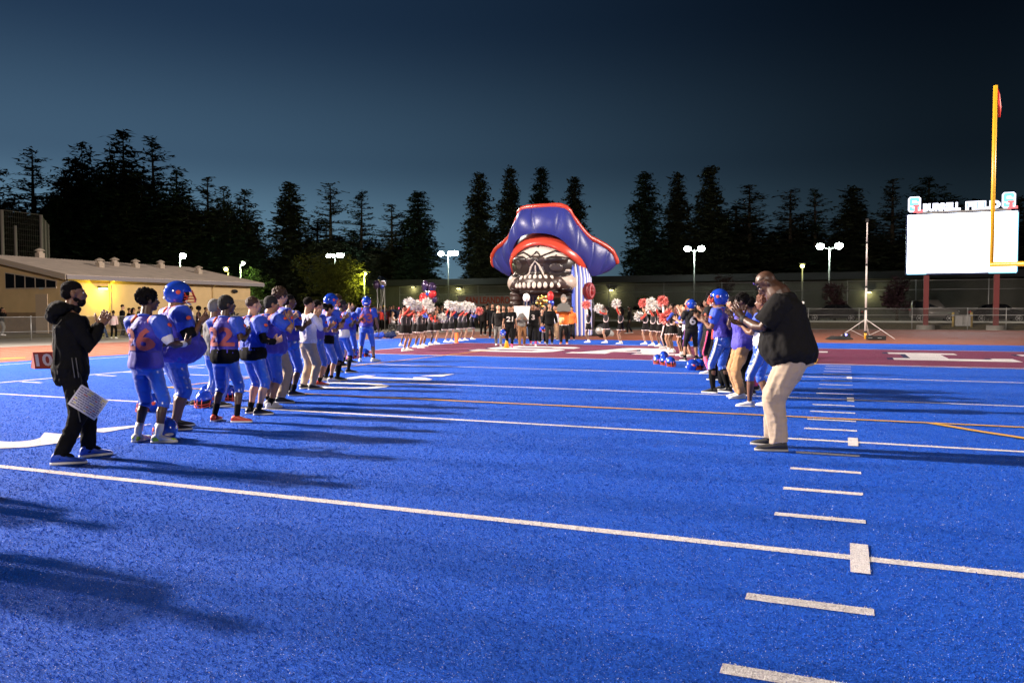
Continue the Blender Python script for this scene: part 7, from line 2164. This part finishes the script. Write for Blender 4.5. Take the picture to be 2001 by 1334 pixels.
# ================================================================== INFLATABLE PIRATE SKULL TUNNEL
PX, PY = -15.85, 38.4
inf = empty('inflatable_tunnel', (PX, PY, 0), 0, 'giant inflatable pirate skull tunnel with a blue and red three-cornered hat', 'inflatable'); inf.scale = (1.07, 1.03, .975)
M_BONE = mat('vinyl_bone', (.66, .58, .52), .38, .5, var=.10, vscale=1.0)
M_VBLK = mat('vinyl_black', (.022, .017, .016), .32, .5)
M_VBRN = mat('vinyl_brown', (.050, .032, .027), .38, .5, var=.4, vscale=1.5)
M_VBLU = mat('vinyl_blue', (.025, .034, .205), .40, .5, bump=.55, bscale=4)
M_VRED = mat('vinyl_red', (.52, .055, .030), .30, .55)
M_VMAR = mat('vinyl_maroon', (.22, .012, .015), .32, .5)
M_VWHT = mat('vinyl_white', (.75, .72, .72), .35, .5)
M_TOOTH = mat('vinyl_tooth', (.68, .60, .52), .45, .4, var=.15, vscale=5)
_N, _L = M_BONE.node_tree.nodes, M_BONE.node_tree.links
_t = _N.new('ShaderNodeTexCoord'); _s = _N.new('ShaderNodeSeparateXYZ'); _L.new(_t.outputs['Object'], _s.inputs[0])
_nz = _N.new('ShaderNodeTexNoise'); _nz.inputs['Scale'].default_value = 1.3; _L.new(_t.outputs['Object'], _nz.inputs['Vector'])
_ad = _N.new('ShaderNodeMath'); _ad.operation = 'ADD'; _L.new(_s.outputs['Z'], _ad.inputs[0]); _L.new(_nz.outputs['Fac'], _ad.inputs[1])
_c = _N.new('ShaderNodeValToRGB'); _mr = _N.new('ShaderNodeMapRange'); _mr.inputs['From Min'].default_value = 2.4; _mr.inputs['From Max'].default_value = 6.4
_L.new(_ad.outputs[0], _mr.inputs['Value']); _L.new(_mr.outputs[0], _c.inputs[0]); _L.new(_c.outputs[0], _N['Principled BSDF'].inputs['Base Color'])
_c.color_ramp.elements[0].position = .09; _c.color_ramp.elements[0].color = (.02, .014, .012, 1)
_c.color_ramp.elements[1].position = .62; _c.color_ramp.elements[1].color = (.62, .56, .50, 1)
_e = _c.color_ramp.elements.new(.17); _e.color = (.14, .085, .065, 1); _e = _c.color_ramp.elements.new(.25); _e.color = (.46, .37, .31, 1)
M_VSTB = mat('vinyl_strand_blue', (.07, .12, .55), .35, .5)

ELL = [((0, 0, 4.15), (1.98, 2.15, 1.72)), ((0, -.12, 3.15), (2.02, 2.05, .92)), ((0, -1.45, 3.02), (1.25, .95, .72)), ((0, -1.5, 4.35), (1.5, .75, .42)), ((1.30, -1.15, 3.05), (.62, .75, .60)), ((-1.30, -1.15, 3.05), (.62, .75, .60))]


def front(x, z):
    y = 9
    for c, r in ELL:
        q = 1 - ((x - c[0]) / r[0]) ** 2 - ((z - c[2]) / r[2]) ** 2
        if q > 0: y = min(y, c[1] - r[1] * math.sqrt(q))
    return y if y < 9 else -.6


g = G()
for c, r in ELL: g.ell(c, r, None, 24, 16)
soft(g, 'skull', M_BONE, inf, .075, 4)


def drape(outline, name, m, off=.035, parent=inf, maxlen=.14):
    bm = bmesh.new(); vs = [bm.verts.new((x, 0, z)) for x, z in outline]; bm.faces.new(vs)
    bmesh.ops.triangulate(bm, faces=bm.faces[:])
    for _ in range(5):
        ed = [e_ for e_ in bm.edges if e_.calc_length() > maxlen]
        if not ed: break
        bmesh.ops.subdivide_edges(bm, edges=ed, cuts=1); bmesh.ops.triangulate(bm, faces=[f for f in bm.faces if len(f.verts) > 3])
    for v in bm.verts: v.co.y = front(v.co.x, v.co.z) - off
    bmesh.ops.recalc_face_normals(bm, faces=bm.faces[:])
    ext = bmesh.ops.extrude_face_region(bm, geom=bm.faces[:])
    for v in [e_ for e_ in ext['geom'] if isinstance(e_, bmesh.types.BMVert)]: v.co.y += off + .12
    bmesh.ops.recalc_face_normals(bm, faces=bm.faces[:])
    me = bpy.data.meshes.new(name); bm.to_mesh(me); bm.free()
    me.polygons.foreach_set('use_smooth', [True] * len(me.polygons))
    return link_mesh(name, me, m, parent)


def blob(cx, cz, rx, rz, n=20, tilt=0, pw=1.0):
    o = []
    for k in range(n):
        a = 2 * PI * k / n; x = math.copysign(abs(math.cos(a)) ** pw, math.cos(a)) * rx; z = math.copysign(abs(math.sin(a)) ** pw, math.sin(a)) * rz
        c, s_ = math.cos(tilt), math.sin(tilt); o.append((cx + x * c - z * s_, cz + x * s_ + z * c))
    return o


def stroke(pts, w, name, m, off=.05):
    g = G(); P3 = []
    for i in range(len(pts) - 1):
        for k in range(5):
            q = k / 5; x = pts[i][0] * (1 - q) + pts[i + 1][0] * q; z = pts[i][1] * (1 - q) + pts[i + 1][1] * q; P3.append((x, front(x, z) - off * .4, z))
    P3.append((pts[-1][0], front(*pts[-1]) - off * .4, pts[-1][1])); n = len(P3)
    R = [w * (0.35 + .65 * math.sin(PI * (i + .5) / n)) if n > 3 else w for i in range(n)]
    return g.limb(P3, R, 6, hint=(0, 0, 1)).build(name, m, inf)


# airbrushed dark mouth, then the teeth on top
drape([(-1.25, 3.30), (-.95, 3.62), (-.5, 3.66), (0, 3.58), (.55, 3.66), (1.0, 3.55), (1.40, 3.20), (1.75, 2.75), (1.55, 2.42), (.9, 2.36), (0, 2.34), (-.9, 2.36), (-1.5, 2.45), (-1.62, 2.78)], 'mouth_print', M_VBRN, .03)
drape([(-1.60, 2.78), (-1.0, 2.62), (0, 2.56), (1.0, 2.62), (1.74, 2.76), (1.55, 2.40), (.9, 2.34), (0, 2.32), (-.9, 2.34), (-1.5, 2.42)], 'mouth_print', M_VBLK, .05)
eyeL = drape(blob(-1.08, 3.98, .68, .60, 22, .10, .8), 'eye_socket', M_VBLK, .05)
eyeR = drape(blob(1.12, 3.94, .72, .58, 22, -.12, .8), 'eye_socket', M_VBLK, .05)
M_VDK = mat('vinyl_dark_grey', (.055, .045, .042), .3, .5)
drape(blob(-1.02, 4.06, .20, .26), 'socket_shine', M_VDK, .07); drape(blob(1.0, 3.88, .30, .24), 'socket_shine', M_VDK, .07)  # shine and glint painted as paler patches on the sockets
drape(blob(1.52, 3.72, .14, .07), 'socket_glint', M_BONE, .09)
drape(blob(0, 4.22, .60, .34, 18), 'brow_print', M_VBRN, .045)  # printed dark brow joining the sockets
drape([(-.42, 3.42), (-.34, 3.85), (-.16, 4.18), (0, 4.28), (.16, 4.18), (.34, 3.85), (.42, 3.42), (.2, 3.34), (0, 3.46), (-.2, 3.34)], 'nose_hole', M_VBLK, .07)
stroke([(0, 4.0), (-.01, 3.48)], .05, 'nose_ridge', M_BONE, .2)
for sx in (-1, 1): stroke([(0, 4.24), (sx * .20, 4.0), (sx * .38, 3.55), (sx * .50, 3.38)], .055, 'nose_edge', M_BONE, .2)
for k in range(7):
    x = -.80 + k * .27; rz = .19 - .02 * abs(k - 3)
    g = G(); y = front(x, 3.36); g.ell((x, y - .03, 3.32 - .012 * (k - 3) ** 2 * 0), (.105, .06, rz + .0), None, 12, 8); g.build('tooth', M_TOOTH, inf)
for k in range(9):
    x = -1.14 + k * .285; g = G(); y = front(x, 2.93); g.ell((x, y - .03, 2.90 - .0 * k), (.118, .06, .185 - .008 * abs(k - 4)), None, 12, 8); g.build('tooth', M_TOOTH, inf)
# tattoo lines crossing over the brow, patch strap
stroke([(-1.25, 4.62), (-.8, 4.78), (-.35, 4.55), (.1, 4.25), (.45, 4.1)], .055, 'brow_line', M_VBLK)
stroke([(1.45, 4.72), (.9, 4.82), (.4, 4.55), (0, 4.3), (-.4, 4.12)], .055, 'brow_line', M_VBLK)
stroke([(-.28, 4.45), (0, 4.80), (.30, 4.45)], .045, 'brow_line', M_VBLK)
stroke([(-.30, 4.46), (0, 4.18), (.30, 4.46)], .045, 'brow_line', M_VBLK)
stroke([(1.0, 4.62), (1.05, 4.40)], .025, 'crack_line', M_VBLK)
stroke([(1.60, 4.0), (1.8, 3.98), (1.93, 3.92)], .05, 'patch_strap', M_VBLK)
G().limb([(1.86, -.75, 3.96), (2.05, -.3, 3.86), (2.12, .3, 3.8)], [.045] * 3, 6).build('patch_strap', M_VBLK, inf)
drape([(-.12, 5.25), (0, 5.02), (.14, 5.25)], 'bandana_notch', M_VBLK, .03)
# bandana: a band of the same skull surface, a little proud
g = G(); ga = []; NB = 40
for k in range(NB + 1):
    a = math.radians(-200 + 220 * k / NB) if False else PI + PI * (-.12 + 1.24 * k / NB)
    ca, sa = math.cos(a), math.sin(a)
    x = ca; y = sa
    mid = max(0, -sa) ** 1.3
    zl = 3.55 + 1.62 * mid; zh = 4.55 + 1.60 * mid
    row = []
    for j in range(7):
        z = zl + (zh - zl) * j / 6; q = max(.10, 1 - ((z - 4.15) / 2.15) ** 2) if z > 4.15 else 1.0
        bul = .10 * math.sin(PI * j / 6) + .05
        row.append((ca * (2.0 * math.sqrt(q) + bul), sa * (2.17 * math.sqrt(q) + bul), z))
    ga.append(row)
for row in ga: g.v += row
for k in range(NB):
    for j in range(6): g.f.append((k * 7 + j, (k + 1) * 7 + j, (k + 1) * 7 + j + 1, k * 7 + j + 1))
o = g.build('bandana', M_VRED, inf); md = o.modifiers.new('t', 'SOLIDIFY'); md.thickness = .06; md.offset = -1
# hat: puffed brim built from lobes between a lower and an upper edge
TOP = [(-3.60, .80, 4.25), (-3.60, .65, 4.80), (-3.15, .25, 5.25), (-2.45, -.35, 5.55), (-1.75, -1.0, 6.0), (-1.25, -1.4, 6.85), (-.95, -1.55, 7.30), (.2, -1.65, 7.36), (1.30, -1.45, 7.30), (1.70, -.95, 6.60), (2.2, -.35, 5.75), (2.75, .2, 5.35), (3.25, .7, 4.9), (3.45, 1.0, 4.25)]
BOT = [(-3.40, .85, 4.05), (-2.85, .55, 3.70), (-2.40, .25, 3.58), (-2.10, -.30, 4.15), (-1.78, -1.0, 4.75), (-1.30, -1.65, 5.42), (-.5, -2.12, 5.76), (.4, -2.12, 5.78), (1.15, -1.8, 5.52), (1.75, -1.15, 4.75), (2.15, -.35, 4.05), (2.25, .2, 3.50), (2.70, .6, 3.58), (3.25, .95, 4.05)]


def spline(P, n):
    P = [V3(p) for p in P]; out = []
    for i in range(n + 1):
        t = i / n * (len(P) - 1); k = min(int(t), len(P) - 2); f = t - k
        p0, p1, p2, p3 = P[max(0, k - 1)], P[k], P[k + 1], P[min(len(P) - 1, k + 2)]
        out.append(.5 * ((2 * p1) + (-p0 + p2) * f + (2 * p0 - 5 * p1 + 4 * p2 - p3) * f * f + (-p0 + 3 * p1 - 3 * p2 + p3) * f ** 3))
    return out


NS, NJ = 130, 12
T_, B_ = spline(TOP, NS), spline(BOT, NS)
g = G(); LOB = 10.0
for side in (1, -1):
    for i in range(NS + 1):
        t0, b0 = T_[i], B_[i]; i0, i1 = max(0, i - 1), min(NS, i + 1)
        tang = nrm((T_[i1] + B_[i1]) - (T_[i0] + B_[i0])); up = nrm(t0 - b0); nn = nrm(np.cross(tang, up))
        if nn[1] > 0: nn = -nn
        sc_ = abs(math.sin(PI * i / NS * LOB)) ** .55
        edge = math.sin(PI * min(1, max(0, i / NS))) ** .3
        for j in range(NJ + 1):
            q = j / NJ; d = math.sin(PI * q) ** .7 * (.16 + .17 * sc_) * edge
            g.v.append(tuple(b0 + (t0 - b0) * q + nn * d * side * (1 if side > 0 else .8)))
for s_ in (0, 1):
    o_ = s_ * (NS + 1) * (NJ + 1)
    for i in range(NS):
        for j in range(NJ):
            a = o_ + i * (NJ + 1) + j; f = (a, a + NJ + 1, a + NJ + 2, a + 1); g.f.append(f if s_ == 0 else f[::-1])
g.build('hat_brim', M_VBLU, inf)
g = G(); g.limb([tuple(x) for x in T_[::3]], [.13 + .03 * abs(math.sin(i * 1.3)) for i in range(len(T_[::3]))], 8, hint=(0, 0, 1)); g.build('hat_piping', M_VRED, inf)
g = G(); g.ell((.1, .45, 5.2), (2.05, 1.75, 1.55), None, 20, 14); g.ell((2.2, 1.0, 4.4), (1.3, .5, .85), None, 14, 10); g.ell((-2.2, .9, 4.5), (1.2, .45, .75), None, 14, 10)
soft(g, 'hat_crown', M_VBLU, inf, .09, 3)
# seams of the hat
for q in range(1, 12):
    i = int(NS * q / 12); a, b = V3(T_[i]), V3(B_[i]); nn = nrm(np.cross(nrm(T_[min(NS, i + 2)] - T_[i - 2]), nrm(a - b)))
    if nn[1] > 0: nn = -nn
    G().limb([tuple(b + (a - b) * t + nn * (math.sin(PI * t) ** .7 * .16 + .012)) for t in (.04, .2, .4, .6, .8, .96)], [.012] * 6, 5).build('seam', mat('vinyl_seam', (.03, .03, .2), .5), inf)
# tunnel: pillars and side walls
for sx in (-1, 1):
    g = G()
    for k in range(9): g.ell((sx * 1.50, -1.05, .18 + k * .28), (.38, .38, .20), None, 16, 8)
    soft(g, 'pillar', M_VBRN if sx < 0 else M_VBLK, inf, .05, 2)
    g = G()
    for k in range(6): g.ell((sx * 1.62, -.6 + k * .55, 1.25), (.30, .34, 1.30), None, 12, 10)
    soft(g, 'side_wall', M_VBLK, inf, .07, 2)
g = G(); g.ell((0, -.1, 2.50), (1.88, 1.85, .30), None, 24, 10); g.ell((0, -1.2, 2.52), (1.25, 1.0, .26), None, 20, 8)
soft(g, 'lower_lip', M_VBLK, inf, .06, 2)
for k in range(13):
    y = -1.30 + k * .15; x = 2.05 * math.sqrt(max(.1, 1 - (y / 2.15) ** 2)) + .10
    G().limb([(x - .16, y * .9 + .1, 4.35), (x + .02, y + .02, 3.3), (x + .02, y, 2.0), (x + .05, y + .02, .10)], [.07, .085, .09, .09], 8).build('hair_strand', M_VWHT if k % 2 else M_VSTB, inf)
for k in range(9):
    y = -.7 + k * .24
    G().limb([(-1.36, y, 2.4), (-1.33, y, 1.4), (-1.34, y, .1)], [.09] * 3, 7).build('hair_strand', M_VWHT if k % 2 else M_VSTB, inf)
er = G(); er.cyl((2.16, -.30, 2.58), (2.42, -.36, 2.58), .50, 28)
e_ = soft(er, 'earring', M_VMAR, inf, .04, 3)
G().limb([(2.45, -.36 + .33 * math.cos(a), 2.58 + .35 * math.sin(a)) for a in [2 * PI * q / 28 for q in range(29)]], [.035] * 29, 6, round_ends=False, hint=(1, 0, 0)).build('earring_ring', mat('vinyl_pink', (.6, .2, .22), .35), inf)
er = G().cyl((2.41, -.36, 2.58), (2.45, -.37, 2.58), .22, 22).build('earring_boss', M_VMAR, inf)
G().limb([(1.2, 1.5, .15), (2.4, 1.2, .10), (3.3, .2, .14)], [.16, .2, .22], 10).build('blower_tube', mat('grey_fabric', (.25, .25, .25)), inf)
q = at(1162, 662); bl = empty('air_blower', (q.x, q.y + 1.5, 0), 0, 'dark air blower on the track beside the inflatable strands', 'blower')
g = G(); g.ell((0, 0, .38), (.42, .34, .38)); soft(g, 'housing', M_BLACK, bl, .03, 2); G().cyl((-.1, -.36, .38), (-.1, -.30, .38), .2, 14).build('intake', M_GALV, bl)

# ---- people and things outside the picture whose long shadows fall across the turf
for i, (x, y, h, az, g_) in enumerate(((-6.15, -2.05, 1.80, 20, 1.45), (-7.95, -1.1, 1.74, 10, 1.1))):
    casual((x, y), az, ('heavier' if i == 0 else 'slimmer') + ' onlooker standing just beyond the left edge of the picture', h=h, skin='brown', top=M_BK2, bottom=M_BK, girth=g_, lod=2, group='onlookers beyond the left edge')
bake_all()
